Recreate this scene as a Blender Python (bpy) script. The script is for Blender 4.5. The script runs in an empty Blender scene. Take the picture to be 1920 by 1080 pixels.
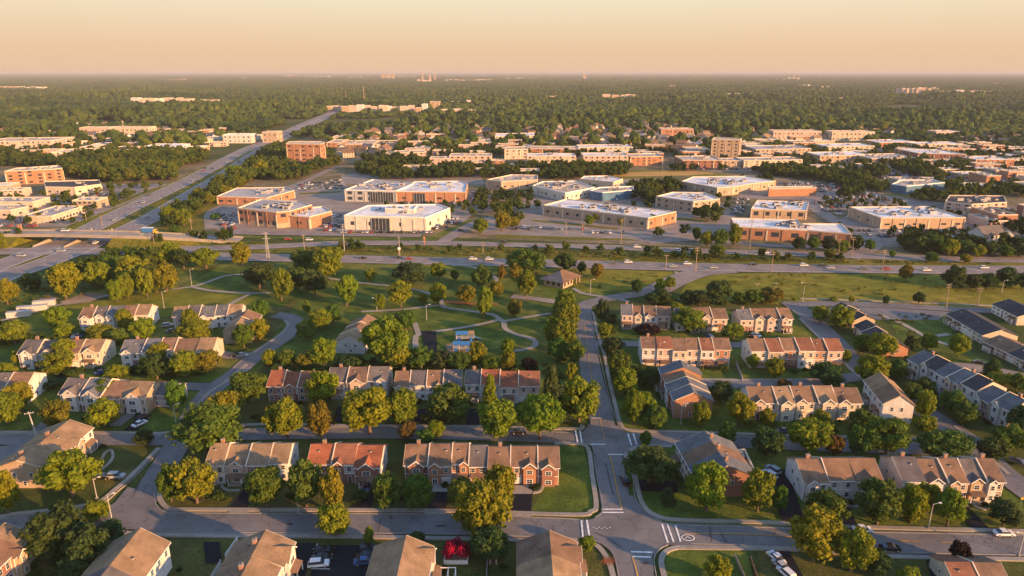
import bpy, bmesh, math, random
import numpy as np
from mathutils import Vector, Matrix

sc = bpy.context.scene
col = sc.collection
# ------------------------------------------------------------------ camera
FPX, CAMH = 1297.0, 105.0
PITCH = math.atan(405.0 / FPX)
cam_d = bpy.data.cameras.new('camera')
cam = bpy.data.objects.new('camera', cam_d)
col.objects.link(cam)
cam.location = (0, 0, CAMH)
cam.rotation_euler = (math.pi / 2 - PITCH, 0, 0)
cam_d.sensor_width = 36
cam_d.lens = FPX / 1920 * 36
cam_d.clip_start = 1
cam_d.clip_end = 400000
sc.camera = cam
# ------------------------------------------------------------------ light
SUN_EL, SUN_AZ = math.radians(12.5), math.radians(-33.0)     # azimuth measured from +X towards +Y
SDIR = Vector((math.cos(SUN_AZ) * math.cos(SUN_EL), math.sin(SUN_AZ) * math.cos(SUN_EL), math.sin(SUN_EL)))
world = bpy.data.worlds.new('World')
sc.world = world
world.use_nodes = True
wt = world.node_tree
for n in list(wt.nodes): wt.nodes.remove(n)
wo = wt.nodes.new('ShaderNodeOutputWorld')
bg = wt.nodes.new('ShaderNodeBackground')
sky = wt.nodes.new('ShaderNodeTexSky')
sky.sky_type = 'NISHITA'
sky.sun_disc = False
sky.sun_elevation = SUN_EL
sky.sun_rotation = math.pi / 2 - SUN_AZ
sky.dust_density = 1.2
sky.ozone_density = 3.0
tc = wt.nodes.new('ShaderNodeTexCoord')
sep = wt.nodes.new('ShaderNodeSeparateXYZ')
wt.links.new(tc.outputs['Generated'], sep.inputs[0])
ramp = wt.nodes.new('ShaderNodeValToRGB')                      # colour of the sunset air just above the horizon
SKYC = [(0.0, (1.76, 1.17, 0.77)), (0.03, (1.84, 1.26, 0.81)), (0.07, (1.93, 1.53, 1.04)), (0.105, (1.97, 1.78, 1.32)), (0.2, (2.1, 1.95, 1.72)), (0.5, (2.0, 1.86, 1.7))]
el = ramp.color_ramp.elements
while len(el) < len(SKYC): el.new(0.5)
for e, (p, c) in zip(el, SKYC):
    e.position = p; e.color = (c[0] / 8, c[1] / 8, c[2] / 8, 1)
wt.links.new(sep.outputs['Z'], ramp.inputs[0])
sc8 = wt.nodes.new('ShaderNodeVectorMath'); sc8.operation = 'SCALE'; sc8.inputs['Scale'].default_value = 8.0
wt.links.new(ramp.outputs[0], sc8.inputs[0])
fac = wt.nodes.new('ShaderNodeMapRange'); fac.interpolation_type = 'SMOOTHSTEP'
fac.inputs[1].default_value = 0.15; fac.inputs[2].default_value = 0.6; fac.inputs[3].default_value = 1.0; fac.inputs[4].default_value = 0.0
wt.links.new(sep.outputs['Z'], fac.inputs[0])
mx = wt.nodes.new('ShaderNodeMix'); mx.data_type = 'RGBA'
wt.links.new(fac.outputs[0], mx.inputs['Factor'])
wt.links.new(sky.outputs[0], mx.inputs['A'])
wt.links.new(sc8.outputs[0], mx.inputs['B'])
wt.links.new(mx.outputs['Result'], bg.inputs[0])
bg.inputs[1].default_value = 0.15
wt.links.new(bg.outputs[0], wo.inputs[0])
sun_d = bpy.data.lights.new('sun', 'SUN')
sun_d.energy = 4.1
sun_d.angle = math.radians(0.6)
sun_d.color = (1.0, 0.52, 0.205)
sun = bpy.data.objects.new('sun', sun_d)
col.objects.link(sun)
sun.rotation_euler = SDIR.to_track_quat('Z', 'Y').to_euler()
vs = sc.view_settings
vs.view_transform = 'Standard'; vs.look = 'None'; vs.gamma = 1.0; vs.use_curve_mapping = False
vs.exposure = 1.62
sc.cycles.max_bounces = 5
sc.cycles.diffuse_bounces = 2
sc.cycles.glossy_bounces = 2
sc.cycles.transmission_bounces = 2
sc.cycles.volume_bounces = 0
sc.cycles.transparent_max_bounces = 4
sc.cycles.use_denoising = True

# ------------------------------------------------------------------ helpers
SP, CP = math.sin(PITCH), math.cos(PITCH)
def G(px, py, z=0.0):
    """the point at height z that the photograph shows at pixel (px, py)"""
    dx = (px - 960) / FPX; dy = -(py - 540) / FPX
    d = Vector((dx, CP + dy * SP, -SP + dy * CP))
    t = (z - CAMH) / d.z
    return Vector((d.x * t, d.y * t, z))
def PPM(px, py):
    """pixels per metre (across) at that ground point"""
    p = G(px, py)
    return FPX / (p.y * CP + CAMH * SP)
def PR(p):
    x, y, z = p[0], p[1], p[2] - CAMH
    d = y * CP - z * SP
    u = y * SP + z * CP
    return 960 + FPX * x / d, 540 - FPX * u / d
R = random.Random(7)

def tag(o, label=None, cat=None, group=None, kind=None):
    if label: o['label'] = label
    if cat: o['category'] = cat
    if group: o['group'] = group
    if kind: o['kind'] = kind
    return o
def empty(name, loc, rz=0.0):
    o = bpy.data.objects.new(name, None)
    o.empty_display_size = 0.5
    o.location = loc; o.rotation_euler = (0, 0, rz)
    col.objects.link(o)
    return o
def link(name, me, parent=None, loc=(0, 0, 0), rot=(0, 0, 0), scale=(1, 1, 1)):
    o = bpy.data.objects.new(name, me)
    col.objects.link(o)
    o.location = loc; o.rotation_euler = rot; o.scale = scale
    if parent: o.parent = parent
    return o
def copy_tree(o, parent=None):
    c = o.copy(); col.objects.link(c)
    if parent: c.parent = parent
    for ch in list(o.children): copy_tree(ch, c)
    return c

class MB:
    """collects faces with materials; build() links them as ONE mesh object"""
    def __init__(s): s.v = []; s.f = []; s.m = []; s.mats = []
    def mi(s, m):
        if m not in s.mats: s.mats.append(m)
        return s.mats.index(m)
    def face(s, pts, m):
        b = len(s.v)
        s.v += [tuple(p) for p in pts]
        s.f.append(tuple(range(b, b + len(pts)))); s.m.append(s.mi(m))
    def box(s, x0, x1, y0, y1, z0, z1, m, top=None):
        a = [(x0, y0, z0), (x1, y0, z0), (x1, y1, z0), (x0, y1, z0), (x0, y0, z1), (x1, y0, z1), (x1, y1, z1), (x0, y1, z1)]
        b = len(s.v); s.v += a
        for q, mm in (((3, 2, 1, 0), m), ((4, 5, 6, 7), top or m), ((0, 1, 5, 4), m), ((1, 2, 6, 5), m), ((2, 3, 7, 6), m), ((3, 0, 4, 7), m)):
            s.f.append(tuple(b + i for i in q)); s.m.append(s.mi(mm))
    def prism(s, poly, z0, z1, m, top=None):
        n = len(poly)
        b = len(s.v)
        s.v += [(p[0], p[1], z0) for p in poly] + [(p[0], p[1], z1) for p in poly]
        for i in range(n):
            j = (i + 1) % n
            s.f.append((b + i, b + j, b + n + j, b + n + i)); s.m.append(s.mi(m))
        s.f.append(tuple(b + n + i for i in range(n))); s.m.append(s.mi(top or m))
        s.f.append(tuple(b + n - 1 - i for i in range(n))); s.m.append(s.mi(m))
    def hull8(s, a, b_, m):
        """solid between two quads a (4 pts) and b_ (4 pts)"""
        b = len(s.v); s.v += [tuple(p) for p in a] + [tuple(p) for p in b_]
        for q in ((3, 2, 1, 0), (4, 5, 6, 7), (0, 1, 5, 4), (1, 2, 6, 5), (2, 3, 7, 6), (3, 0, 4, 7)):
            s.f.append(tuple(b + i for i in q)); s.m.append(s.mi(m))
    def tube(s, p, q, r0, r1, m, n=8):
        p, q = Vector(p), Vector(q)
        d = (q - p).normalized()
        a = d.orthogonal().normalized(); c = d.cross(a)
        b = len(s.v)
        for P_, r_ in ((p, r0), (q, r1)):
            for i in range(n):
                t = 2 * math.pi * i / n
                s.v.append(tuple(P_ + a * (r_ * math.cos(t)) + c * (r_ * math.sin(t))))
        k = s.mi(m)
        for i in range(n):
            j = (i + 1) % n
            s.f.append((b + i, b + j, b + n + j, b + n + i)); s.m.append(k)
        s.f.append(tuple(b + n + i for i in range(n))); s.m.append(k)
        s.f.append(tuple(b + n - 1 - i for i in range(n))); s.m.append(k)
    def mesh(s, name):
        me = bpy.data.meshes.new(name)
        me.from_pydata(s.v, [], s.f)
        for m in s.mats: me.materials.append(m)
        me.polygons.foreach_set('material_index', s.m)
        me.update()
        return me
    def build(s, name, parent=None, **k):
        return link(name, s.mesh(name), parent, **k)

# ------------------------------------------------------------------ materials
MATS = {}
def new_mat(name):
    m = bpy.data.materials.new(name); m.use_nodes = True
    nt = m.node_tree
    b = nt.nodes['Principled BSDF']
    MATS[name] = m
    return m, nt, b
def noise(nt, scale, detail=4, vec=None, rough=0.55):
    n = nt.nodes.new('ShaderNodeTexNoise'); n.inputs['Scale'].default_value = scale
    n.inputs['Detail'].default_value = detail; n.inputs['Roughness'].default_value = rough
    if vec: nt.links.new(vec, n.inputs['Vector'])
    return n.outputs[0]
def rampn(nt, fac, stops):
    r = nt.nodes.new('ShaderNodeValToRGB')
    e = r.color_ramp.elements
    while len(e) < len(stops): e.new(0.5)
    for q, (p, c) in zip(e, stops):
        q.position = p; q.color = (c[0], c[1], c[2], 1)
    nt.links.new(fac, r.inputs[0])
    return r.outputs[0]
def mixc(nt, fac, a, b, mode='MIX'):
    m = nt.nodes.new('ShaderNodeMix'); m.data_type = 'RGBA'; m.blend_type = mode
    for s, v in (('Factor', fac), ('A', a), ('B', b)):
        if isinstance(v, bpy.types.NodeSocket): nt.links.new(v, m.inputs[s])
        elif isinstance(v, (int, float)): m.inputs[s].default_value = v
        else: m.inputs[s].default_value = (v[0], v[1], v[2], 1)
    return m.outputs['Result']
def pos(nt, sx=1, sy=1, sz=1):
    g = nt.nodes.new('ShaderNodeNewGeometry')
    if (sx, sy, sz) == (1, 1, 1): return g.outputs['Position']
    m = nt.nodes.new('ShaderNodeMapping'); m.inputs['Scale'].default_value = (sx, sy, sz)
    nt.links.new(g.outputs['Position'], m.inputs['Vector'])
    return m.outputs[0]
def sc3(c, k): return tuple(min(1, x * k) for x in c)
def surf(name, c, rough=0.85, s1=0.25, s2=2.5, amp=0.25, spec=0.2, bump=0.0, streak=None):
    """painted / weathered surface: two scales of real stain and wear"""
    m, nt, b = new_mat(name)
    p = pos(nt)
    a = rampn(nt, noise(nt, s1, 4, p), [(0.3, sc3(c, 1 - amp)), (0.7, sc3(c, 1 + amp))])
    f = rampn(nt, noise(nt, s2, 3, p), [(0.3, (1 - amp * 0.7,) * 3), (0.7, (1 + amp * 0.3,) * 3)])
    o = mixc(nt, 1.0, a, f, 'MULTIPLY')
    if streak:
        g = rampn(nt, noise(nt, 1.0, 3, pos(nt, *streak)), [(0.35, (0.8,) * 3), (0.65, (1.08,) * 3)])
        o = mixc(nt, 1.0, o, g, 'MULTIPLY')
    nt.links.new(o, b.inputs['Base Color'])
    b.inputs['Roughness'].default_value = rough
    b.inputs['Specular IOR Level'].default_value = spec
    return m
def brick(name, c1, c2, mortar):
    m, nt, b = new_mat(name)
    p = pos(nt)
    a = rampn(nt, noise(nt, 0.3, 4, p), [(0.3, c1), (0.7, c2)])
    f = rampn(nt, noise(nt, 4.0, 2, p), [(0.3, (0.72,) * 3), (0.7, (1.2,) * 3)])
    w = nt.nodes.new('ShaderNodeTexWave'); w.bands_direction = 'Z'; w.inputs['Scale'].default_value = 2.2
    nt.links.new(p, w.inputs['Vector'])
    o = mixc(nt, 1.0, a, f, 'MULTIPLY')
    fm = rampn(nt, w.outputs['Fac'], [(0.0, (0.35,) * 3), (0.25, (0, 0, 0))])
    o = mixc(nt, fm, o, mortar)
    nt.links.new(o, b.inputs['Base Color'])
    b.inputs['Roughness'].default_value = 0.9; b.inputs['Specular IOR Level'].default_value = 0.15
    return m
def siding(name, c):
    m, nt, b = new_mat(name)
    p = pos(nt)
    w = nt.nodes.new('ShaderNodeTexWave'); w.bands_direction = 'Z'; w.inputs['Scale'].default_value = 1.6
    nt.links.new(p, w.inputs['Vector'])
    a = rampn(nt, noise(nt, 0.35, 4, p), [(0.3, sc3(c, 0.82)), (0.7, sc3(c, 1.08))])
    f = rampn(nt, w.outputs['Fac'], [(0.0, (0.82,) * 3), (0.4, (1.0,) * 3)])
    st = rampn(nt, noise(nt, 1.0, 3, pos(nt, 1.2, 1.2, 0.12)), [(0.3, (0.86,) * 3), (0.62, (1.0,) * 3)])
    nt.links.new(mixc(nt, 1.0, mixc(nt, 1.0, a, f, 'MULTIPLY'), st, 'MULTIPLY'), b.inputs['Base Color'])
    b.inputs['Roughness'].default_value = 0.7; b.inputs['Specular IOR Level'].default_value = 0.25
    return m
def shingle(name, c):
    m, nt, b = new_mat(name)
    p = pos(nt)
    a = rampn(nt, noise(nt, 0.3, 6, p, 0.65), [(0.28, sc3(c, 0.62)), (0.72, sc3(c, 1.3))])
    f = rampn(nt, noise(nt, 5.0, 2, p), [(0.3, (0.72,) * 3), (0.7, (1.18,) * 3)])
    w = nt.nodes.new('ShaderNodeTexWave'); w.bands_direction = 'Z'; w.inputs['Scale'].default_value = 1.5
    w.inputs['Distortion'].default_value = 1.0
    nt.links.new(p, w.inputs['Vector'])
    wv = rampn(nt, w.outputs['Fac'], [(0.0, (0.78,) * 3), (0.4, (1.0,) * 3)])
    ob = nt.nodes.new('ShaderNodeObjectInfo')
    rn = rampn(nt, ob.outputs['Random'], [(0.0, (0.85, 0.86, 0.9)), (1.0, (1.15, 1.1, 1.02))])
    o = mixc(nt, 1.0, mixc(nt, 1.0, mixc(nt, 1.0, a, f, 'MULTIPLY'), wv, 'MULTIPLY'), rn, 'MULTIPLY')
    nt.links.new(o, b.inputs['Base Color'])
    b.inputs['Roughness'].default_value = 0.9; b.inputs['Specular IOR Level'].default_value = 0.2
    return m
def asphalt(name, c, crack=0.5, spec=0.3):
    m, nt, b = new_mat(name)
    p = pos(nt)
    a = rampn(nt, noise(nt, 0.09, 6, p, 0.65), [(0.3, sc3(c, 0.72)), (0.7, sc3(c, 1.25))])
    f = rampn(nt, noise(nt, 3.0, 3, p), [(0.3, (0.86,) * 3), (0.7, (1.1,) * 3)])
    v = nt.nodes.new('ShaderNodeTexVoronoi'); v.feature = 'DISTANCE_TO_EDGE'; v.inputs['Scale'].default_value = 0.15
    wp = nt.nodes.new('ShaderNodeVectorMath'); wp.operation = 'ADD'
    nz = nt.nodes.new('ShaderNodeTexNoise'); nz.inputs['Scale'].default_value = 0.25; nt.links.new(p, nz.inputs['Vector'])
    ms = nt.nodes.new('ShaderNodeVectorMath'); ms.operation = 'SCALE'; ms.inputs['Scale'].default_value = 6.0
    nt.links.new(nz.outputs['Color'], ms.inputs[0]); nt.links.new(p, wp.inputs[0]); nt.links.new(ms.outputs[0], wp.inputs[1])
    nt.links.new(wp.outputs[0], v.inputs['Vector'])
    ck = rampn(nt, v.outputs['Distance'], [(0.0, (1 - crack,) * 3), (0.018, (1.0,) * 3)])
    o = mixc(nt, 1.0, mixc(nt, 1.0, a, f, 'MULTIPLY'), ck, 'MULTIPLY')
    nt.links.new(o, b.inputs['Base Color'])
    b.inputs['Roughness'].default_value = 0.75; b.inputs['Specular IOR Level'].default_value = spec
    return m
def grass(name, cs, s0=0.012, s1=0.12, s2=1.3):
    m, nt, b = new_mat(name)
    p = pos(nt)
    n1 = noise(nt, s0, 5, p, 0.6); n2 = noise(nt, s1, 5, p, 0.65); n3 = noise(nt, s2, 4, p, 0.7)
    a = rampn(nt, n1, [(0.32, cs[0]), (0.5, cs[1]), (0.68, cs[2])])
    a2 = rampn(nt, n2, [(0.3, (0.62,) * 3), (0.7, (1.3, 1.22, 1.1))])
    a3 = rampn(nt, n3, [(0.3, (0.6,) * 3), (0.7, (1.3,) * 3)])
    o = mixc(nt, 1.0, mixc(nt, 1.0, a, a2, 'MULTIPLY'), a3, 'MULTIPLY')
    nt.links.new(o, b.inputs['Base Color'])
    b.inputs['Roughness'].default_value = 0.95; b.inputs['Specular IOR Level'].default_value = 0.1
    bp = nt.nodes.new('ShaderNodeBump'); bp.inputs['Strength'].default_value = 0.6; bp.inputs['Distance'].default_value = 0.25
    nt.links.new(n3, bp.inputs['Height']); nt.links.new(bp.outputs[0], b.inputs['Normal'])
    return m
def leaf(name, c=None, stops=None):
    """foliage; the colour comes from the object (its species) with clump to clump variation"""
    m, nt, b = new_mat(name)
    oi = nt.nodes.new('ShaderNodeObjectInfo')
    tcn = nt.nodes.new('ShaderNodeTexCoord')
    base = oi.outputs['Color'] if c is None else None
    if stops: base = mixc(nt, 1.0, rampn(nt, oi.outputs['Random'], stops), rampn(nt, noise(nt, 0.0035, 4, pos(nt), 0.6), [(0.35, (0.5, 0.62, 0.72)), (0.65, (1.45, 1.3, 1.0))]), 'MULTIPLY')
    elif c: base = mixc(nt, 0.0, c, c)
    k = rampn(nt, noise(nt, 3.2, 3, tcn.outputs['Object']), [(0.3, (0.62, 0.7, 0.7)), (0.7, (1.35, 1.22, 1.0))])
    o = mixc(nt, 1.0, base, k, 'MULTIPLY')
    nt.links.new(o, b.inputs['Base Color'])
    b.inputs['Roughness'].default_value = 0.7; b.inputs['Specular IOR Level'].default_value = 0.15
    tr = nt.nodes.new('ShaderNodeBsdfTranslucent'); nt.links.new(o, tr.inputs['Color'])
    ms = nt.nodes.new('ShaderNodeMixShader'); ms.inputs[0].default_value = 0.33
    nt.links.new(b.outputs[0], ms.inputs[1]); nt.links.new(tr.outputs[0], ms.inputs[2])
    nt.links.new(ms.outputs[0], nt.nodes['Material Output'].inputs['Surface'])
    return m
def plain(name, c, rough=0.6, metal=0.0, spec=0.4):
    m, nt, b = new_mat(name)
    p = pos(nt)
    f = rampn(nt, noise(nt, 1.5, 3, p), [(0.3, sc3(c, 0.85)), (0.7, sc3(c, 1.1))])
    nt.links.new(f, b.inputs['Base Color'])
    b.inputs['Roughness'].default_value = rough; b.inputs['Metallic'].default_value = metal
    b.inputs['Specular IOR Level'].default_value = spec
    return m
WALL = {'W': siding('white_siding', (0.58, 0.56, 0.53)), 'C': siding('cream_siding', (0.52, 0.45, 0.35)), 'T': siding('tan_siding', (0.40, 0.31, 0.23)),
        'G': siding('grey_siding', (0.40, 0.40, 0.41)), 'P': siding('pink_siding', (0.54, 0.40, 0.33)),
        'B': brick('red_brick', (0.19, 0.085, 0.06), (0.27, 0.125, 0.09), (0.35, 0.3, 0.26)), 'O': brick('orange_brick', (0.29, 0.135, 0.075), (0.38, 0.185, 0.11), (0.45, 0.33, 0.24)),
        'S': brick('tan_brick', (0.34, 0.24, 0.16), (0.42, 0.30, 0.2), (0.45, 0.4, 0.33)), 'K': surf('dark_cladding', (0.08, 0.08, 0.085)),
        'L': surf('blue_panel', (0.07, 0.15, 0.24)), 'E': surf('pale_render', (0.56, 0.5, 0.43), amp=0.12)}
ROOF = {'a': shingle('brown_shingle', (0.19, 0.122, 0.08)), 'b': shingle('grey_shingle', (0.125, 0.115, 0.112)), 'r': shingle('red_shingle', (0.28, 0.10, 0.052)),
        't': shingle('tan_shingle', (0.255, 0.178, 0.108)), 'k': shingle('charcoal_shingle', (0.055, 0.055, 0.06)), 's': shingle('slate_shingle', (0.115, 0.125, 0.14)),
        'n': shingle('rust_shingle', (0.22, 0.10, 0.06)),
        'w': surf('white_membrane', (0.62, 0.62, 0.61), amp=0.3, s1=0.09, s2=0.7), 'g': surf('grey_membrane', (0.34, 0.33, 0.32), amp=0.3, s1=0.06, s2=0.5), 'h': surf('tan_membrane', (0.42, 0.36, 0.29), amp=0.25, s1=0.06)}
WHITE = surf('white_trim', (0.7, 0.68, 0.64), amp=0.1)
CREAMT = surf('cream_trim', (0.55, 0.47, 0.36), amp=0.12)
GLASS = plain('window_glass', (0.035, 0.045, 0.06), rough=0.12, spec=0.6)
BLUEG = plain('blue_glass', (0.06, 0.12, 0.2), rough=0.12, spec=0.6)
DOORM = surf('door_paint', (0.12, 0.06, 0.05)); GARM = surf('garage_door_paint', (0.58, 0.55, 0.5), amp=0.08)
WOODM = surf('weathered_wood', (0.2, 0.12, 0.08)); CHIM = brick('chimney_brick', (0.25, 0.12, 0.08), (0.34, 0.18, 0.12), (0.4, 0.35, 0.3))
METAL = surf('galvanised_steel', (0.38, 0.37, 0.36), rough=0.5); DARKM = surf('dark_metal', (0.06, 0.06, 0.065)); POLEW = surf('timber_pole', (0.3, 0.22, 0.15))
CONC = surf('concrete', (0.27, 0.24, 0.2), amp=0.2, s1=0.12, s2=1.2); KERB = surf('kerb_concrete', (0.25, 0.23, 0.2), amp=0.2)
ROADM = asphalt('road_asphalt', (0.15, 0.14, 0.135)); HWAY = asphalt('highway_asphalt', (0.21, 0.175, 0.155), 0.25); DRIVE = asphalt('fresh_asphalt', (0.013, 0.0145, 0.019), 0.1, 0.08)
LOTM = asphalt('car_park_asphalt', (0.23, 0.19, 0.155), 0.3); DIRT = surf('bare_dirt', (0.26, 0.19, 0.13), amp=0.35, s1=0.05, s2=0.6)
PAINTW = surf('white_road_paint', (0.7, 0.69, 0.66), amp=0.25, s1=0.8, s2=4); PAINTY = surf('yellow_road_paint', (0.5, 0.27, 0.06), amp=0.25, s1=0.8, s2=4)
GROUND = grass('meadow_ground', [(0.042, 0.068, 0.015), (0.065, 0.085, 0.02), (0.11, 0.105, 0.033)])
LAWN = grass('lawn_grass', [(0.05, 0.088, 0.015), (0.082, 0.122, 0.02), (0.145, 0.15, 0.032)], 0.03)
DRYLAWN = grass('dry_lawn', [(0.055, 0.072, 0.018), (0.08, 0.09, 0.024), (0.13, 0.11, 0.04)], 0.04)
FIELD = grass('field_grass', [(0.10, 0.125, 0.014), (0.15, 0.16, 0.018), (0.21, 0.18, 0.03)], 0.015)
ROUGHG = grass('rough_grass', [(0.09, 0.105, 0.012), (0.13, 0.13, 0.018), (0.2, 0.16, 0.03)], 0.05, 0.3, 1.0)
BUILTUP = grass('built_up_ground', [(0.10, 0.105, 0.04), (0.17, 0.145, 0.085), (0.27, 0.21, 0.14)], 0.02, 0.09, 0.6)
PLAYG = surf('play_surface', (0.22, 0.16, 0.11), amp=0.2)
BARK = surf('bark', (0.12, 0.085, 0.06)); BLUEP = plain('blue_plastic', (0.03, 0.14, 0.35)); REDP = plain('red_plastic', (0.45, 0.05, 0.03))
LEAF = leaf('foliage')
FORESTL = leaf('forest_foliage', stops=[(0.0, (0.034, 0.068, 0.016)), (0.4, (0.050, 0.090, 0.017)), (0.8, (0.074, 0.112, 0.02)), (1.0, (0.095, 0.118, 0.022))])
TIRE = plain('tyre_rubber', (0.015, 0.015, 0.015), 0.8); LAMPG = plain('lamp_lens', (0.6, 0.58, 0.5), 0.2)
CARP = [('white', plain('white_car_paint', (0.62, 0.62, 0.62), 0.25)), ('black', plain('black_car_paint', (0.012, 0.012, 0.014), 0.2)), ('silver', plain('silver_car_paint', (0.33, 0.34, 0.35), 0.3)),
        ('blue', plain('blue_car_paint', (0.03, 0.08, 0.2), 0.25)), ('red', plain('red_car_paint', (0.3, 0.025, 0.02), 0.25)), ('grey', plain('grey_car_paint', (0.1, 0.105, 0.11), 0.3))]
CARD = dict(CARP)
# ------------------------------------------------------------------ air
hz, nt, b = new_mat('hazy_air')
nt.nodes.remove(b)
pv = nt.nodes.new('ShaderNodeVolumePrincipled')
pv.inputs['Color'].default_value = (0.58, 0.60, 0.63, 1)
pv.inputs['Density'].default_value = 0.00006
pv.inputs['Anisotropy'].default_value = 0.0
nt.links.new(pv.outputs[0], nt.nodes['Material Output'].inputs['Volume'])
hb = MB(); hb.box(-130000, 130000, -130000, 130000, -1.0, CAMH + 8, hz)
tag(hb.build('haze'), 'thin warm evening haze softening the far woods and horizon', 'haze', kind='stuff')

# ------------------------------------------------------------------ ground
def struct(name, mb): return tag(mb.build(name), kind='structure')
gm = MB()
rings = [0, 60, 150, 300, 600, 1200, 2500, 5000, 10000, 20000, 40000, 80000, 125000]
xs = sorted(set([-r for r in rings] + rings))
for i in range(len(xs) - 1):
    for j in range(len(xs) - 1):
        gm.face([(xs[i], xs[j], 0), (xs[i + 1], xs[j], 0), (xs[i + 1], xs[j + 1], 0), (xs[i], xs[j + 1], 0)], GROUND)
struct('ground', gm)

def smooth(pts, n=6):
    if len(pts) < 3: return pts
    out = []
    P = [pts[0] * 2 - pts[1]] + list(pts) + [pts[-1] * 2 - pts[-2]]
    for i in range(1, len(P) - 2):
        a, b_, c, d = P[i - 1], P[i], P[i + 1], P[i + 2]
        for k in range(n):
            t = k / n
            out.append(0.5 * ((2 * b_) + (c - a) * t + (2 * a - 5 * b_ + 4 * c - d) * t * t + (3 * b_ - a - 3 * c + d) * t ** 3))
    out.append(P[-2])
    return out
def offs(pts, k):
    out = []
    for i, p in enumerate(pts):
        a = pts[max(i - 1, 0)]; b_ = pts[min(i + 1, len(pts) - 1)]
        d = (b_ - a); d.z = 0; d.normalize()
        out.append(Vector((p.x - d.y * k, p.y + d.x * k, p.z)))
    return out
def ribbon(mb, pts, w, z, m, h=0.0):
    l, r = offs(pts, w / 2), offs(pts, -w / 2)
    for i in range(len(pts) - 1):
        q = [r[i], r[i + 1], l[i + 1], l[i]]
        mb.face([(p.x, p.y, z + h) for p in q], m)
        if h:
            for s in (r, l):
                a, c = s[i], s[i + 1]
                f = [(a.x, a.y, z), (c.x, c.y, z), (c.x, c.y, z + h), (a.x, a.y, z + h)]
                mb.face(f if s is r else f[::-1], m)
    if h:
        for a, c in ((l[0], r[0]), (r[-1], l[-1])):
            mb.face([(a.x, a.y, z), (c.x, c.y, z), (c.x, c.y, z + h), (a.x, a.y, z + h)], m)
ROADS = []                       # centre lines in metres with half widths, kept clear of trees
zc = [0.03]
zstep = [0.002]
def nz():
    zc[0] += zstep[0]
    return zc[0]
def path_pts(px, sm=True):
    p = [G(*q) for q in px]
    return smooth(p) if sm else p
def road(name, px, w, m=None, clear=1.0, z=None):
    p = path_pts(px)
    mb = MB(); ribbon(mb, p, w, z or nz(), m or ROADM)
    ROADS.append(([(q.x, q.y) for q in p], w / 2 + clear))
    struct(name, mb)
    return p
def patch(name, px, m, z=None):
    mb = MB(); z = z or nz()
    mb.face([(p.x, p.y, z) for p in (G(*q) for q in px)], m)
    return struct(name, mb)

# grass and other ground covers (bottom of the stack of sheets)
zc[0] = 0.004
patch('built_up_land', [(-400, 432), (640, 433), (860, 446), (1280, 462), (1640, 478), (2400, 500), (2300, 262), (1500, 258), (1200, 246), (900, 246), (640, 240), (560, 262), (400, 300), (-200, 300)], BUILTUP)
patch('built_up_land', [(-300, 300), (300, 288), (480, 262), (400, 250), (-300, 250)], BUILTUP)
patch('park_lawn', [(330, 545), (420, 492), (640, 492), (960, 501), (1280, 511), (1290, 520), (1110, 562), (1080, 580), (1090, 700), (1000, 760), (500, 700), (560, 600), (520, 575), (330, 590)], LAWN)
patch('field', [(1290, 528), (1340, 515), (1440, 512), (1600, 514), (2100, 519), (2100, 588), (1700, 573), (1480, 572), (1270, 560)], FIELD)
patch('grass_bank', [(700, 489), (960, 499), (1270, 510), (1275, 518), (1240, 540), (1090, 548), (1060, 520), (940, 505), (760, 498)], FIELD)
patch('meadow', [(30, 600), (130, 572), (240, 556), (330, 540), (480, 560), (440, 585), (330, 590), (60, 640)], FIELD)
patch('lawn', [(-300, 640), (500, 590), (560, 620), (370, 810), (-300, 830)], LAWN)
patch('lawn', [(1110, 590), (1480, 580), (1740, 775), (1850, 860), (2000, 990), (1190, 985), (1150, 700)], LAWN)
patch('lawn', [(310, 960), (330, 830), (1085, 830), (1110, 970), (640, 962)], DRYLAWN)
patch('lawn', [(998, 958), (1048, 836), (1094, 838), (1104, 880), (1116, 950), (1098, 965)], LAWN)
patch('lawn', [(1240, 1045), (1262, 1032), (1400, 1033), (1420, 1110), (1250, 1130)], LAWN)
patch('lawn', [(-200, 1010), (1130, 1012), (1170, 1200), (-200, 1200)], DRYLAWN)
patch('lawn', [(1420, 1033), (2100, 1060), (2100, 1200), (1440, 1200)], DRYLAWN)
patch('lawn', [(190, 900), (255, 835), (292, 838), (240, 893), (215, 915), (200, 922)], DRYLAWN)
patch('lawn', [(1660, 592), (1800, 586), (1780, 640), (1880, 690), (1760, 690), (1690, 640)], LAWN)
patch('lawn', [(505, 640), (560, 560), (520, 580), (470, 600), (455, 660)], DRYLAWN)
patch('verge', [(-200, 448), (320, 449), (440, 452), (640, 461), (800, 461), (960, 464), (1280, 475), (1600, 486), (1940, 490), (1940, 500), (1600, 497), (1280, 493), (960, 485), (640, 477), (420, 472), (240, 463), (-200, 462)], ROUGHG)
patch('verge', [(430, 441), (640, 445), (800, 446), (880, 412), (900, 412), (830, 450), (640, 451), (430, 444)], LAWN)
patch('verge', [(100, 560), (0, 585), (-200, 590), (-200, 560), (60, 515), (190, 480), (420, 488), (330, 540), (200, 556)], LAWN)
patch('bare_ground', [(112, 566), (165, 548), (205, 552), (170, 566), (122, 572)], DIRT)
patch('bare_ground', [(30, 590), (90, 548), (110, 560), (70, 585), (20, 602)], BUILTUP)
patch('bare_ground', [(965, 418), (1085, 416), (1180, 432), (1200, 440), (1100, 442), (960, 428)], DIRT)
patch('bare_ground', [(870, 396), (905, 366), (990, 362), (1010, 382), (960, 398)], DIRT)
patch('field', [(1150, 336), (1280, 330), (1385, 332), (1330, 322), (1200, 318), (1140, 326)], FIELD)
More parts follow.
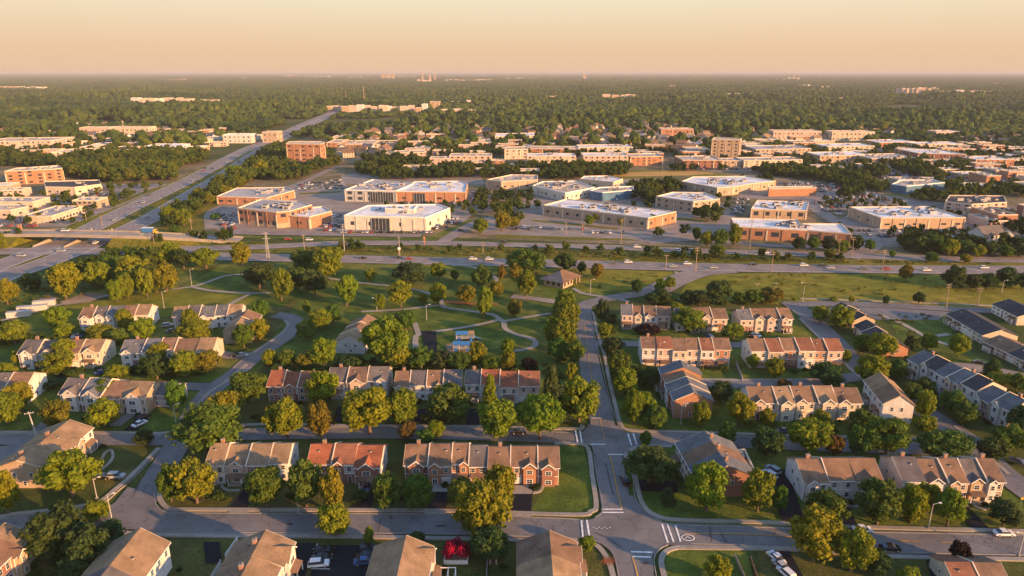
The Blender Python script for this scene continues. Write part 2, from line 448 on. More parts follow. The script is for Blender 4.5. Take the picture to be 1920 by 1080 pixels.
patch('bare_ground', [(1120, 332), (1290, 329), (1345, 325), (1300, 321), (1180, 323)], surf('golden_stubble', (0.42, 0.25, 0.07), amp=0.2, s1=0.05))
for q in ([(372, 420), (372, 385), (410, 362), (560, 346), (650, 346), (650, 372), (900, 372), (905, 386), (870, 416), (640, 441), (430, 437)],
          [(905, 418), (1000, 372), (1020, 345), (1100, 332), (1280, 345), (1380, 400), (1370, 446), (1200, 455), (960, 440), (900, 440)],
          [(1500, 442), (1600, 400), (1520, 375), (1380, 372), (1420, 338), (1560, 352), (1700, 372), (1850, 390), (1960, 440), (1960, 470), (1640, 462)],
          [(-100, 428), (-100, 380), (70, 366), (200, 345), (330, 345), (240, 392), (150, 424)],
          [(1270, 318), (1560, 312), (1640, 330), (1700, 350), (1960, 330), (1960, 276), (1640, 264), (1400, 280), (1270, 292)],
          [(640, 330), (700, 318), (900, 330), (910, 345), (640, 345)]):
    patch('car_park', q, LOTM)
patch('car_park', [(1500, 582), (1640, 575), (1780, 585), (1760, 600), (1620, 600)], ROADM)

patch('median', [(-120, 548), (0, 498), (60, 476), (110, 456), (166, 431), (240, 393), (330, 350), (398, 315), (452, 285), (505, 262), (512, 266), (465, 297), (425, 325), (370, 358), (300, 400), (238, 431), (170, 459), (120, 480), (60, 502), (0, 522), (-120, 578)], ROUGHG)
patch('verge', [(110, 431), (250, 376), (330, 338), (390, 308), (410, 306), (330, 346), (240, 390), (150, 431)], FIELD)
patch('verge', [(250, 436), (330, 400), (400, 362), (470, 318), (480, 330), (410, 384), (380, 430), (390, 440)], ROUGHG)
ISL = [[(640, 434), (700, 435), (760, 437), (760, 439), (700, 437.5), (640, 436.5)], [(905, 386), (935, 380), (940, 383), (908, 390)], [(1540, 378), (1600, 372), (1602, 374), (1543, 380.5)], [(1620, 441), (1700, 440), (1702, 443), (1622, 444)], [(1730, 446), (1820, 443), (1822, 446), (1732, 449)], [(1450, 360), (1560, 357), (1562, 359), (1452, 362)],
       [(1660, 362), (1700, 366), (1760, 372), (1757, 375), (1698, 369), (1656, 364)], [(90, 376), (180, 366), (183, 369), (92, 380)], [(60, 398), (170, 388), (172, 392), (62, 403)], [(40, 415), (140, 408), (142, 413), (42, 421)], [(560, 362), (640, 358), (642, 361), (562, 365)], [(890, 350), (1000, 355), (1000, 358), (890, 353)], [(1270, 408), (1330, 412), (1330, 416), (1268, 413)], [(1380, 320), (1500, 317), (1500, 319), (1380, 322)],
       [(1640, 322), (1740, 326), (1740, 329), (1640, 325)], [(1200, 350), (1260, 346), (1262, 349), (1204, 353)], [(930, 440), (1180, 448), (1200, 452), (930, 446)], [(1000, 412), (1160, 428), (1158, 431), (998, 415)], [(215, 380), (262, 362), (300, 350), (304, 352), (266, 366), (222, 384)]]
for q in ISL: patch('planted_island', q, ROUGHG)
# carriageways, lowest first
zstep[0] = 0.004; zc[0] = 0.2
road('access_road', [(640, 346), (720, 322), (640, 312), (560, 345), (470, 372), (400, 395), (395, 430)], 8, LOTM)
road('access_road', [(430, 437), (640, 440), (790, 442)], 9, HWAY)
road('access_road', [(828, 455), (868, 430), (905, 413), (960, 404), (1010, 398), (1060, 380), (990, 350), (905, 356), (870, 372)], 9, HWAY)
road('access_road', [(1590, 484), (1640, 455), (1600, 430), (1545, 402), (1520, 372), (1600, 358), (1700, 378), (1830, 392), (1960, 428)], 12, HWAY)
road('access_road', [(1330, 322), (1450, 318), (1620, 312), (1690, 330), (1780, 345), (1960, 352)], 10, HWAY)
road('access_road', [(1215, 455), (1290, 450), (1370, 455), (1480, 462), (1640, 462)], 8, HWAY)
hwL = road('expressway', [(-120, 548), (-50, 519), (0, 498), (60, 476), (110, 456), (166, 431), (240, 393), (330, 350), (398, 315), (452, 285), (505, 262), (560, 237), (600, 220), (640, 203), (690, 186)], 19, HWAY)
hwR = road('expressway', [(-120, 578), (-50, 546), (0, 522), (60, 502), (120, 480), (170, 459), (238, 431), (300, 400), (370, 358), (425, 325), (465, 297), (512, 269), (566, 242), (606, 223), (645, 205), (695, 187)], 19, HWAY)
h2b = road('highway', [(-160, 468), (0, 471), (120, 471), (240, 471), (330, 467), (480, 464), (560, 460), (640, 456.5), (800, 456.5), (960, 459.5), (1120, 463.5), (1280, 470), (1440, 475), (1600, 480.5), (1760, 486), (1960, 489)], 11.5, HWAY)
h1 = road('highway', [(-160, 471.5), (0, 471.5), (150, 472), (260, 473), (330, 477), (420, 481.5), (500, 483.5), (640, 486), (800, 489.5), (960, 493), (1120, 497), (1280, 501), (1440, 503.5), (1600, 505), (1760, 506.5), (2050, 507)], 16.5, HWAY)
ramp_ = road('road', [(1225, 548), (1265, 528), (1310, 512), (1370, 506)], 14, HWAY)
r1 = road('road', [(1196, 1090), (1178, 1022), (1158, 960), (1144, 880), (1138, 836), (1124, 770), (1108, 700), (1101, 650), (1096, 610), (1093, 585), (1100, 571), (1140, 560), (1195, 552), (1245, 540)], 7.8)
r2 = road('road', [(-150, 990), (0, 990), (90, 984), (190, 974), (280, 975), (370, 982), (640, 983), (850, 984), (1050, 993), (1180, 1001), (1290, 1003), (1450, 1008), (1600, 1016), (1920, 1023), (2150, 1030)], 8.2)
r3 = road('road', [(252, 962), (275, 930), (305, 880), (330, 838), (345, 808), (390, 740), (440, 702), (475, 672), (505, 652), (535, 632), (553, 612), (547, 597), (515, 591)], 7.6)
r4 = road('road', [(-150, 822), (0, 823), (200, 824), (330, 824), (470, 815), (700, 812), (900, 815), (1080, 822), (1145, 825), (1200, 824), (1320, 826), (1470, 833), (1720, 842), (1850, 852)], 7.4)
r5 = road('road', [(1485, 566), (1500, 581), (1530, 606), (1570, 645), (1612, 692), (1680, 738), (1755, 786), (1825, 835), (1870, 880), (1930, 925), (2010, 980)], 8.5)
r6 = road('road', [(1470, 573), (1560, 570), (1700, 575), (1800, 581), (2000, 587)], 7.5)
road('road', [(1290, 720), (1400, 721), (1500, 722), (1620, 705)], 6.5)
road('road', [(1110, 645), (1170, 645), (1300, 648), (1390, 647), (1480, 640)], 6)
road('road', [(440, 700), (410, 722), (370, 726), (280, 722)], 6)
road('road', [(480, 668), (430, 668), (410, 664)], 6)
road('road', [(30, 835), (0, 870), (-60, 905)], 9)
road('road', [(60, 822), (120, 770), (150, 755)], 5)
road('road', [(215, 800), (255, 770), (275, 752)], 4)
road('road', [(1760, 690), (1830, 692), (1900, 705), (2050, 735)], 9, LOTM)
road('road', [(960, 556), (1010, 562), (1065, 570)], 6, LOTM)
patch('road', [(1128, 950), (1131, 957), (1114, 974), (1096, 979), (1096, 1012), (1112, 1013), (1134, 1024), (1150, 1043), (1158, 1075), (1226, 1075), (1223, 1045), (1236, 1030), (1252, 1021), (1290, 1021), (1290, 988), (1240, 980), (1212, 966), (1193, 944), (1186, 930)], ROADM)
patch('road', [(1113, 850), (1108, 836), (1094, 830), (1080, 831), (1080, 813), (1095, 810), (1104, 796), (1160, 800), (1172, 812), (1192, 814), (1196, 836), (1180, 842), (1176, 856)], ROADM)
patch('road', [(215, 945), (240, 915), (290, 925), (292, 945), (306, 960), (340, 968), (340, 999), (230, 990), (160, 985), (165, 968)], ROADM)
# driveways
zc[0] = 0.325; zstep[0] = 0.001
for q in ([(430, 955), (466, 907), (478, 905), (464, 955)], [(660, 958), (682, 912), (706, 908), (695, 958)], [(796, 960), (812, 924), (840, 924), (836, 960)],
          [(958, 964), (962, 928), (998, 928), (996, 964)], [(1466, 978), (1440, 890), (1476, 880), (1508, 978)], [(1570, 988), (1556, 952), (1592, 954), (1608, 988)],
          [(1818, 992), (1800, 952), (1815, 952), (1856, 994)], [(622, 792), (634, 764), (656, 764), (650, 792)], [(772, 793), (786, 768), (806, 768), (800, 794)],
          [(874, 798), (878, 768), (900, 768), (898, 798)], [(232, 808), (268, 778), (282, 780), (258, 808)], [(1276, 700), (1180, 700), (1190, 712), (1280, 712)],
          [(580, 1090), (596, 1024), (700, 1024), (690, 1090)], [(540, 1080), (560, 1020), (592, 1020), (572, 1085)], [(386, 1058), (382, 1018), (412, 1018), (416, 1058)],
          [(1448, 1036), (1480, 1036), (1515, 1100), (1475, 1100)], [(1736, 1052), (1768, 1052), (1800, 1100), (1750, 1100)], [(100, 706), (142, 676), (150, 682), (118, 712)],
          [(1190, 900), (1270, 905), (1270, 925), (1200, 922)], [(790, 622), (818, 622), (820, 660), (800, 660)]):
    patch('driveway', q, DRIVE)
for q in ([(430, 963), (430, 957.5), (464, 957.5), (466, 963)], [(796, 966), (797, 961.5), (836, 961.5), (836, 966)], [(958, 971), (958, 966.5), (996, 966.5), (996, 971)],
          [(810, 924), (812, 908), (842, 908), (840, 924)], [(960, 928), (962, 912), (998, 912), (998, 928)], [(455, 907), (466, 900), (482, 900), (480, 906)], [(1560, 952), (1564, 942), (1586, 942), (1592, 953)],
          [(1796, 952), (1792, 940), (1812, 940), (1816, 952)]):
    patch('driveway_apron', q, CONC)

# kerbs and pavements: real steps of 12 cm
def walk(px, w=1.25, name='pavement', m=None, h=0.11):
    mb = MB(); ribbon(mb, path_pts(px), w, 0.0, m or CONC, h + 0.245)
    struct(name, mb)
for px in ([(-60, 973), (0, 970), (26, 965), (100, 957), (180, 944), (218, 917), (245, 894), (298, 841)],
           [(310, 905), (300, 925), (303, 942), (320, 955), (370, 956.5), (640, 957.5), (850, 959), (1075, 966), (1108, 960), (1118, 948), (1110, 890), (1104, 846), (1090, 834), (1040, 832)],
           [(195, 985), (218, 994), (260, 1003), (420, 1006), (640, 1007), (800, 1010), (980, 1014), (1085, 1016), (1118, 1024), (1140, 1052), (1152, 1090)],
           [(1170, 852), (1187, 880), (1197, 924), (1206, 948), (1226, 966), (1270, 976), (1420, 980), (1600, 989), (1920, 997), (2100, 1002)],
           [(1180, 846), (1200, 838), (1260, 838)],
           [(1246, 1085), (1240, 1058), (1244, 1040), (1264, 1029), (1300, 1028), (1480, 1031), (1600, 1040), (1720, 1046), (1920, 1050), (2100, 1054)],
           [(1112, 585), (1120, 625), (1133, 665), (1142, 712), (1154, 762), (1164, 796), (1184, 808), (1280, 811), (1500, 818), (1735, 824)],
           [(-60, 811), (200, 812), (322, 811), (352, 782), (392, 738), (430, 712), (462, 684)], [(475, 662), (520, 632), (540, 612), (534, 602)],
           [(448, 798), (505, 797), (640, 799), (900, 801), (1075, 805), (1092, 798)],
           [(1500, 560), (1700, 567), (1960, 578)], [(1560, 655), (1604, 702), (1670, 746), (1735, 788)], [(1500, 598), (1545, 642)],
           [(1790, 800), (1845, 848), (1890, 890)], [(1290, 712), (1400, 713), (1580, 712)]):
    walk(px)
for px in ([(190, 867), (196, 852), (208, 845), (212, 856), (206, 868), (190, 882)], [(415, 905), (418, 916), (430, 921), (450, 920)], [(999, 925), (1012, 922), (1018, 912)],
           [(1826, 950), (1845, 956), (1852, 948), (1840, 938)], [(1590, 948), (1606, 952), (1608, 942)], [(505, 770), (512, 762), (530, 764)]):
    walk(px, 0.75, 'garden_path')
KS = [([(-60, 976), (0, 974), (40, 969), (110, 961), (186, 948), (226, 918), (252, 896), (304, 842)]), ([(318, 902), (292, 920), (292, 945), (310, 962), (370, 963.5), (640, 964.5), (850, 966.5), (1060, 974), (1094, 978)]),
      ([(1116, 972), (1130, 956), (1120, 900), (1112, 850)]), ([(205, 991), (240, 998), (370, 1000), (640, 1001), (850, 1003), (1000, 1008), (1095, 1012)]), ([(1112, 1014), (1136, 1026), (1152, 1046), (1161, 1090)]),
      ([(1177, 858), (1186, 895), (1192, 938), (1212, 962), (1240, 979)]), ([(1290, 987), (1440, 991), (1600, 998.5), (1920, 1005)]), ([(1231, 1085), (1226, 1050), (1236, 1032), (1252, 1023)]), ([(1295, 1021), (1450, 1026), (1600, 1034), (1750, 1039), (1920, 1042.5)]),
      ([(1107, 582), (1114, 625), (1124, 668), (1134, 712), (1147, 765), (1160, 800)]), ([(1081, 590), (1085, 640), (1092, 700), (1104, 765), (1110, 800)]), ([(340, 800), (380, 745), (428, 700), (462, 670), (500, 645), (540, 615)]),
      ([(0, 815), (200, 815.5), (325, 816)]), ([(460, 806), (700, 803), (900, 806), (1078, 813)]), ([(1195, 815), (1320, 817), (1470, 824), (1720, 834)])]
for px in KS:
    mb = MB(); ribbon(mb, path_pts(px), 0.22, 0.0, KERB, 0.365)
    struct('kerb', mb)
# park paths
zc[0] = 0.2
for px in ([(600, 520), (662, 529), (736, 537), (770, 542), (803, 550), (825, 562), (833, 576), (877, 583), (921, 590), (936, 598), (945, 606), (947, 616), (966, 627), (995, 635), (1005, 644), (996, 653), (962, 659)],
           [(936, 600), (899, 609), (847, 618), (788, 627), (779, 638), (781, 660)], [(777, 605), (785, 627)], [(829, 572), (796, 576), (751, 581), (677, 585)], [(847, 498), (881, 500), (907, 509), (925, 518), (931, 527), (928, 545)],
           [(945, 603), (995, 594), (1033, 588)], [(322, 543), (359, 538), (385, 531), (422, 518), (463, 514)], [(362, 539), (400, 546), (463, 550), (507, 550)], [(470, 551), (444, 564), (426, 574), (395, 588)],
           [(1075, 541), (1095, 551), (1147, 559), (1180, 566)], [(1108, 566), (1147, 561), (1210, 549), (1240, 538), (1270, 520), (1268, 510)], [(0, 602), (50, 590), (93, 576), (160, 563), (222, 551)],
           [(1650, 590), (1700, 612), (1740, 634), (1780, 648)], [(1742, 632), (1780, 627)]):
    mb = MB(); ribbon(mb, path_pts(px), 2.4, nz(), CONC); struct('path', mb)
patch('flower_bed', [(833, 564), (860, 567), (893, 569), (935, 570), (935, 572), (890, 572), (858, 571), (834, 567)], surf('flower_bed_soil', (0.26, 0.1, 0.035), amp=0.4, s1=0.4, s2=2))
patch('play_area', [(835, 648), (860, 640), (900, 640), (915, 655), (880, 664), (840, 662)], PLAYG)
# painted markings
mk = MB()
def line(mb, px, w, m, dash=None):
    p = path_pts(px); z = nz()
    if not dash: ribbon(mb, p, w, z, m); return
    acc = 0.0
    for i in range(len(p) - 1):
        a, c = p[i], p[i + 1]; L = (c - a).length; d = (c - a) / L
        t = -acc
        while t < L:
            s, e = max(t, 0), min(t + dash[0], L)
            if e > s: ribbon(mb, [a + d * s, a + d * e], w, z, m)
            t += dash[0] + dash[1]
        acc = (L + acc) % (dash[0] + dash[1])
zc[0] = 0.36; zstep[0] = 0.002
for a in ([(1128, 957), (1167, 957)], [(1130, 963), (1169, 963)], [(1090, 978), (1093, 1009)], [(1100, 977), (1105, 1007)], [(1241, 985), (1252, 1020)], [(1251, 985), (1263, 1019)], [(1266, 987), (1276, 1018)],
          [(1183, 1037), (1223, 1038)], [(1186, 1046), (1220, 1047)], [(1140, 854), (1167, 854.5)], [(1105, 835), (1135, 835)], [(1079, 809), (1083, 832)], [(1087, 809), (1091, 832)], [(1177, 815), (1184, 837)], [(1187, 814), (1194, 836)],
          [(1110, 786), (1127, 786)]):
    line(mk, a, 0.42, PAINTW)
line(mk, [(1166, 956), (1158, 925), (1150, 885), (1143, 855)], 0.3, PAINTY)
line(mk, [(1186, 1048), (1192, 1068), (1198, 1092)], 0.3, PAINTY)
line(mk, [(1134, 828), (1124, 782), (1110, 715), (1103, 665), (1096, 610)], 0.16, PAINTY)
line(mk, [(1282, 1003), (1400, 1004), (1500, 1010)], 0.25, PAINTY)
line(mk, [(1600, 1014), (1700, 1017), (1800, 1020)], 0.25, PAINTY, (5, 5))
for k, w_ in ((-8.6, 0.35), (8.6, 0.35)):
    for P_ in (hwL, hwR): ribbon(mk, offs(P_, k), w_, nz(), PAINTW)
def dashes(P_, k, w, z, m, step=12, ln=4):
    q = offs(P_, k); acc = 0
    for i in range(len(q) - 1):
        a, c = q[i], q[i + 1]; L = (c - a).length
        if L < 1e-3: continue
        d = (c - a) / L; t = (step - acc) % step
        while t + ln < L: ribbon(mk, [a + d * t, a + d * (t + ln)], w, z, m); t += step
        acc = (acc + L) % step
for P_ in (hwL, hwR):
    for k in (-4.2, 0.0, 4.2): dashes(P_, k, 0.3, nz(), PAINTW)
for k in (-2.6, 2.6): dashes(h1, k, 0.25, nz(), PAINTW)
for k in (-7.4, 7.4): ribbon(mk, offs(h1, k), 0.25, nz(), PAINTW)
dashes(h2b, 0, 0.25, nz(), PAINTW)
for k in (-5.1, 5.1): ribbon(mk, offs(h2b, k), 0.22, nz(), PAINTW)
# the painted badge on the street right of the junction and stall lines of the small car park
c0 = G(1290, 1011); ring = [c0 + Vector((1.5 * math.cos(t * 0.5236), 1.1 * math.sin(t * 0.5236), 0)) for t in range(13)]
ribbon(mk, ring, 0.22, nz(), PAINTW)
ribbon(mk, [c0 + Vector((-0.7, -0.2, 0)), c0 + Vector((-0.2, 0.4, 0)), c0 + Vector((0.6, -0.3, 0))], 0.2, nz(), PAINTW)
for q in range(4):
    line(mk, [(586 + q * -1, 1032 + q * 12.5), (622 + q * -1, 1032.3 + q * 12.5)], 0.15, PAINTW)
line(mk, [(596, 1022), (588, 1040)], 0.2, PAINTW)
for i in range(7):
    a = G(1112 + i * 5, 992 + (i % 2) * 1.5); ribbon(mk, [a, a + Vector((0.35, 0.15 * (-1) ** i, 0))], 0.15, nz(), PAINTW)
struct('road_markings', mk)
STALL = MB()
def stalls(px0, px1, n, ln=5.0):
    a, c = G(*px0), G(*px1); d = (c - a) / n; u_ = Vector((-d.y, d.x, 0)).normalized() * ln
    for i in range(n + 1):
        p = a + d * i; ribbon(STALL, [p, p + u_], 0.22, 0.19, PAINTW)
for e in [((660, 436), (800, 439), 26), ((845, 424), (872, 412), 9), ((620, 420), (640, 408), 8), ((1545, 376), (1640, 368), 24), ((1600, 438), (1700, 437), 26), ((1700, 446), (1830, 442), 32), ((1450, 358), (1560, 355), 26), ((1650, 340), (1760, 350), 20), ((85, 382), (190, 370), 20), ((50, 408), (150, 400), 20), ((400, 404), (436, 402), 10), ((890, 372), (912, 366), 7), ((960, 424), (1100, 430), 34), ((1110, 438), (1220, 446), 26)]: stalls(*e)
struct('stall_lines', STALL)
# repaired seams and tyre darkening in the asphalt
SEAM = surf('tar_seam', (0.035, 0.034, 0.035))
sm_ = MB()
for a in ([(900, 973), (885, 1000)], [(715, 975), (708, 1000)], [(425, 968), (400, 978)], [(262, 905), (250, 935)], [(1115, 1001), (1140, 1012), (1166, 1030)], [(1038, 988), (1036, 1008)], [(1330, 990), (1334, 1020)], [(1352, 1002), (1361, 1020)], [(1135, 870), (1150, 930)]):
    line(sm_, a, 0.16, SEAM)
struct('tar_seams', sm_)
for q in ([(536, 985.5), (546, 983.5), (551, 986), (541, 987.5)], [(729, 973), (735, 971), (737, 974), (731, 975)], [(815, 988), (835, 987.5), (838, 989), (818, 990)], [(1205, 1058), (1216, 1057), (1216, 1060), (1206, 1061)]):
    patch('asphalt_patch', q, SEAM)
# ------------------------------------------------------------------ building parts shared between copies
def win_mesh(name, frame, glass, mull=1):
    mb = MB()                                   # 1 x 1 m, centred in x, sill at z = 0, outside is -y
    mb.box(-0.5, 0.5, -0.06, 0.02, 0, 1, frame)
    n = mull + 1
    for i in range(n):
        a = -0.43 + 0.86 * i / n; c = -0.43 + 0.86 * (i + 1) / n
        for z0, z1 in ((0.07, 0.49), (0.53, 0.93)):
            mb.face([(a + 0.02, -0.075, z0), (c - 0.02, -0.075, z0), (c - 0.02, -0.075, z1), (a + 0.02, -0.075, z1)], glass)
    return mb.mesh(name)
WIN = win_mesh('window', WHITE, GLASS, 0); WIN2 = win_mesh('double_window', WHITE, GLASS, 1); WINB = win_mesh('blue_window', WHITE, BLUEG, 0)
mb = MB(); mb.box(-0.5, 0.5, -0.08, 0.02, 0, 1, DARKM); mb.face([(-0.46, -0.09, 0.06), (0.46, -0.09, 0.06), (0.46, -0.09, 0.94), (-0.46, -0.09, 0.94)], GLASS)
WINO = mb.mesh('office_window')
mb = MB(); mb.box(-0.5, 0.5, -0.05, 0.02, 0, 1, WHITE); mb.box(-0.4, 0.4, -0.08, -0.05, 0, 0.95, DOORM); mb.box(0.26, 0.32, -0.12, -0.08, 0.45, 0.5, METAL)
DOOR = mb.mesh('door')
mb = MB(); mb.box(-0.5, 0.5, -0.05, 0.02, 0, 1, WHITE)
for k in range(4): mb.box(-0.46, 0.46, -0.08, -0.05, 0.02 + k * 0.24, 0.24 + k * 0.24, GARM)
GARAGE = mb.mesh('garage_door')
mb = MB(); mb.box(-0.45, 0.45, -0.35, 0.35, -1.2, 1.1, CHIM); mb.box(-0.52, 0.52, -0.42, 0.42, 1.1, 1.25, CONC); mb.tube((0, 0, 1.25), (0, 0, 1.6), 0.14, 0.12, DARKM)
CHIMNEY = mb.mesh('chimney')
mb = MB(); mb.box(-0.2, 0.2, -0.2, 0.2, -0.4, 0.35, METAL); mb.box(-0.27, 0.27, -0.27, 0.27, 0.35, 0.42, DARKM)
VENT = mb.mesh('roof_vent')
mb = MB(); mb.box(-1.0, 1.0, -0.8, 0.8, 0, 1.1, METAL); mb.tube((0, 0, 1.1), (0, 0, 1.3), 0.6, 0.6, DARKM, 12); mb.box(-1.02, -0.5, -0.5, 0.5, 0.2, 0.8, DARKM)
HVAC = mb.mesh('rooftop_unit')
mb = MB()
mb.box(-1.9, 1.9, -1.6, 0, 2.35, 2.5, ROOF['a']); mb.hull8([(-1.9, -1.6, 2.5), (1.9, -1.6, 2.5), (1.9, 0, 2.5), (-1.9, 0, 2.5)], [(-1.9, -1.6, 2.55), (1.9, -1.6, 2.55), (1.9, 0, 3.1), (-1.9, 0, 3.1)], ROOF['a'])
for x in (-1.75, 1.75): mb.box(x - 0.09, x + 0.09, -1.5, -1.3, 0, 2.35, WHITE)
mb.box(-1.9, 1.9, -1.6, 0, 0, 0.25, CONC)
PORCH = mb.mesh('porch')
mb = MB()
mb.box(-1.8, 1.8, -2.6, 0, 2.35, 2.55, WOODM)
for x in (-1.7, 1.7):
    mb.box(x - 0.08, x + 0.08, -2.55, -2.4, 0, 3.5, WOODM)
mb.box(-1.8, 1.8, -2.6, -2.5, 3.4, 3.5, WOODM)
for s in (-1.75, 1.75): mb.box(s - 0.05, s + 0.05, -2.5, 0, 3.4, 3.5, WOODM)
for i in range(15): mb.box(-1.7 + i * 0.24, -1.65 + i * 0.24, -2.57, -2.53, 2.55, 3.4, WOODM)
DECK = mb.mesh('deck')

LAND = []                       # landmarks for the labels of smaller things: (px, py, phrase)
NICK, LEN = {}, {}
FOOT = []                       # footprints in metres, kept clear of scattered trees
def frame_of(p0, p1):
    d = p1 - p0
    return d.length, math.atan2(d.y, d.x)
def toworld(p0, a, x, y): return (p0.x + x * math.cos(a) - y * math.sin(a), p0.y + x * math.sin(a) + y * math.cos(a))

def townhouses(label, nick, q0, q1, D, h, r, n, walls, roofs, lower=None, gables='', back=(), seed=1, deck=False, step=0.35, pw=None, name='townhouse_row', cat='townhouses', chim=2, side='01', win=WIN, fire=True, endmat=None, ridge=0.5):
    """a row of joined houses: front base line q0 -> q1 (pixels), D deep to the left of that line"""
    rr = random.Random(seed)
    p0, p1 = (q if isinstance(q, Vector) else G(*q) for q in (q0, q1))
    q0, q1 = PR(p0), PR(p1)
    r *= 0.83; h *= 0.97
    L, a = frame_of(p0, p1)
    t = empty(name, p0, a)
    tag(t, label, cat)
    FOOT.append([toworld(p0, a, -2, -2), toworld(p0, a, L + 2, -2), toworld(p0, a, L + 2, D + 2), toworld(p0, a, -2, D + 2)])
    LAND.append(((q0[0] + q1[0]) / 2, (q0[1] + q1[1]) / 2 - 8, nick))
    NICK[t.name] = nick; LEN[t.name] = L
    ws = [rr.uniform(0.85, 1.2) for _ in range(n)]
    tot = sum(ws); xs_ = [0]
    for w in ws: xs_.append(xs_[-1] + w / tot * L)
    ym0 = D * ridge
    last = None
    for i in range(n):
        x0, x1 = xs_[i], xs_[i + 1]
        W = x1 - x0
        wm = WALL[walls[i % len(walls)]]; lm = WALL[(lower or walls)[i % len(lower or walls)]]
        rm = ROOF[roofs[i % len(roofs)]]
        dy = [0, -0.7, 0.25, -0.4, 0.5][(i + seed) % 5] if step else 0
        dz = [0, step, 0, -step * 0.6, step * 0.5][(i * 2 + seed) % 5]
        H = h + dz; ym = ym0; top = H + r
        eps = 0.004 * i
        mb = MB()
        zs = H * 0.5
        # front wall in two storeys, ends as gables, back wall
        mb.face([(x0, dy, 0), (x1, dy, 0), (x1, dy, zs), (x0, dy, zs)], lm)
        mb.face([(x0, dy, zs), (x1, dy, zs), (x1, dy, H), (x0, dy, H)], wm)
        mb.face([(x1, D, 0), (x0, D, 0), (x0, D, H), (x1, D, H)], wm)
        em = WALL[endmat] if endmat else wm
        mb.face([(x0 + 0.002, D, 0), (x0 + 0.002, dy, 0), (x0 + 0.002, dy, H), (x0 + 0.002, ym, top), (x0 + 0.002, D, H)], em)
        mb.face([(x1 - 0.002, dy, 0), (x1 - 0.002, D, 0), (x1 - 0.002, D, H), (x1 - 0.002, ym, top), (x1 - 0.002, dy, H)], em)
        for x in (x0 + 0.05, x1 - 0.17): mb.box(x, x + 0.12, dy - 0.05, dy - 0.003, 0, H - 0.1, WHITE)
        mb.box(x0 + 0.01, x1 - 0.01, dy - 0.07, dy - 0.004, zs - 0.09, zs + 0.09, WHITE)
        mb.box(x0 + 0.01, x1 - 0.01, dy - 0.10, dy - 0.006, H - 0.34, H - 0.12, WHITE)
        mb.build('wall', t)
        # roof: two thick slopes with eaves
        ov, th = 0.45, 0.2
        ex0 = 0.3 if i == 0 else 0.0; ex1 = 0.3 if i == n - 1 else 0.0
        sl = r / (ym - dy); sb = r / (D - ym)
        rb = MB()
        X0, X1 = x0 - ex0 + 0.001, x1 + ex1 - 0.001
        yf, zf = dy - ov, H - ov * sl + 0.03; yb, zb = D + ov, H - ov * sb + 0.03; tp = top + 0.03
        rb.hull8([(X0, yf, zf), (X1, yf, zf), (X1, ym, tp), (X0, ym, tp)], [(X0, yf, zf + th), (X1, yf, zf + th), (X1, ym, tp + th), (X0, ym, tp + th)], rm)
        rb.hull8([(X0, ym, tp), (X1, ym, tp), (X1, yb, zb), (X0, yb, zb)], [(X0, ym, tp + th), (X1, ym, tp + th), (X1, yb, zb + th), (X0, yb, zb + th)], rm)
        if ex0: rb.hull8([(X0 - .06, yf, zf - .05), (X0 - .002, yf, zf - .05), (X0 - .002, ym, tp - .05), (X0 - .06, ym, tp - .05)], [(X0 - .06, yf, zf + th + .03), (X0 - .002, yf, zf + th + .03), (X0 - .002, ym, tp + th + .03), (X0 - .06, ym, tp + th + .03)], CREAMT)
        if ex1: rb.hull8([(X1 + .002, yf, zf - .05), (X1 + .06, yf, zf - .05), (X1 + .06, ym, tp - .05), (X1 + .002, ym, tp - .05)], [(X1 + .002, yf, zf + th + .03), (X1 + .06, yf, zf + th + .03), (X1 + .06, ym, tp + th + .03), (X1 + .002, ym, tp + th + .03)], CREAMT)
        rb.box(X0, X1, yf - 0.1, yf - 0.004, zf + th - 0.14, zf + th + 0.0, WHITE)
        ro = rb.build('roof', t)
        if fire and i > 0 and (rr.random() < 0.75):
            fw = MB(); fx = x0; k = 0.42
            tp2 = max(top, last); k2 = 0.14
            zf2 = tp2 - (ym - yf) * sl
            fw.hull8([(fx - k2, yf, zf2), (fx + k2, yf, zf2), (fx + k2, ym, tp2), (fx - k2, ym, tp2)], [(fx - k2, yf, zf2 + k), (fx + k2, yf, zf2 + k), (fx + k2, ym, tp2 + k), (fx - k2, ym, tp2 + k)], CREAMT)
            fw.hull8([(fx - k2, ym, tp2), (fx + k2, ym, tp2), (fx + k2, yb, zb), (fx - k2, yb, zb)], [(fx - k2, ym, tp2 + k), (fx + k2, ym, tp2 + k), (fx + k2, yb, zb + k), (fx - k2, yb, zb + k)], CREAMT)
            fw.build('parapet', t)
        last = top
        g = gables[i] if i < len(gables) else '0'
        face_y = dy
        wx = []
        if g != '0':
            gw = W * (0.62 if g == '1' else 0.46)
            gx = x0 + W * (0.5 if g == '1' else (0.3 if g == '2' else 0.7))
            gr = gw * 0.5 * 0.8
            gy = dy - 0.75
            gb = MB(); gm_ = WALL[(walls[(i + 1) % len(walls)])] if rr.random() < 0.4 else wm
            a0, a1 = gx - gw / 2, gx + gw / 2
            gb.face([(a0, gy, 0), (a1, gy, 0), (a1, gy, H), (gx, gy, H + gr), (a0, gy, H)], gm_)
            gb.face([(a0, dy, 0), (a0, gy, 0), (a0, gy, H), (a0, dy, H)], gm_)
            gb.face([(a1, gy, 0), (a1, dy, 0), (a1, dy, H), (a1, gy, H)], gm_)
            gb.build('bay_wall', t)
            yi = dy + min(gr / r, 0.98) * (ym - dy) + 0.2
            e = 0.3; gz = H - e * 0.8
            g2 = MB()
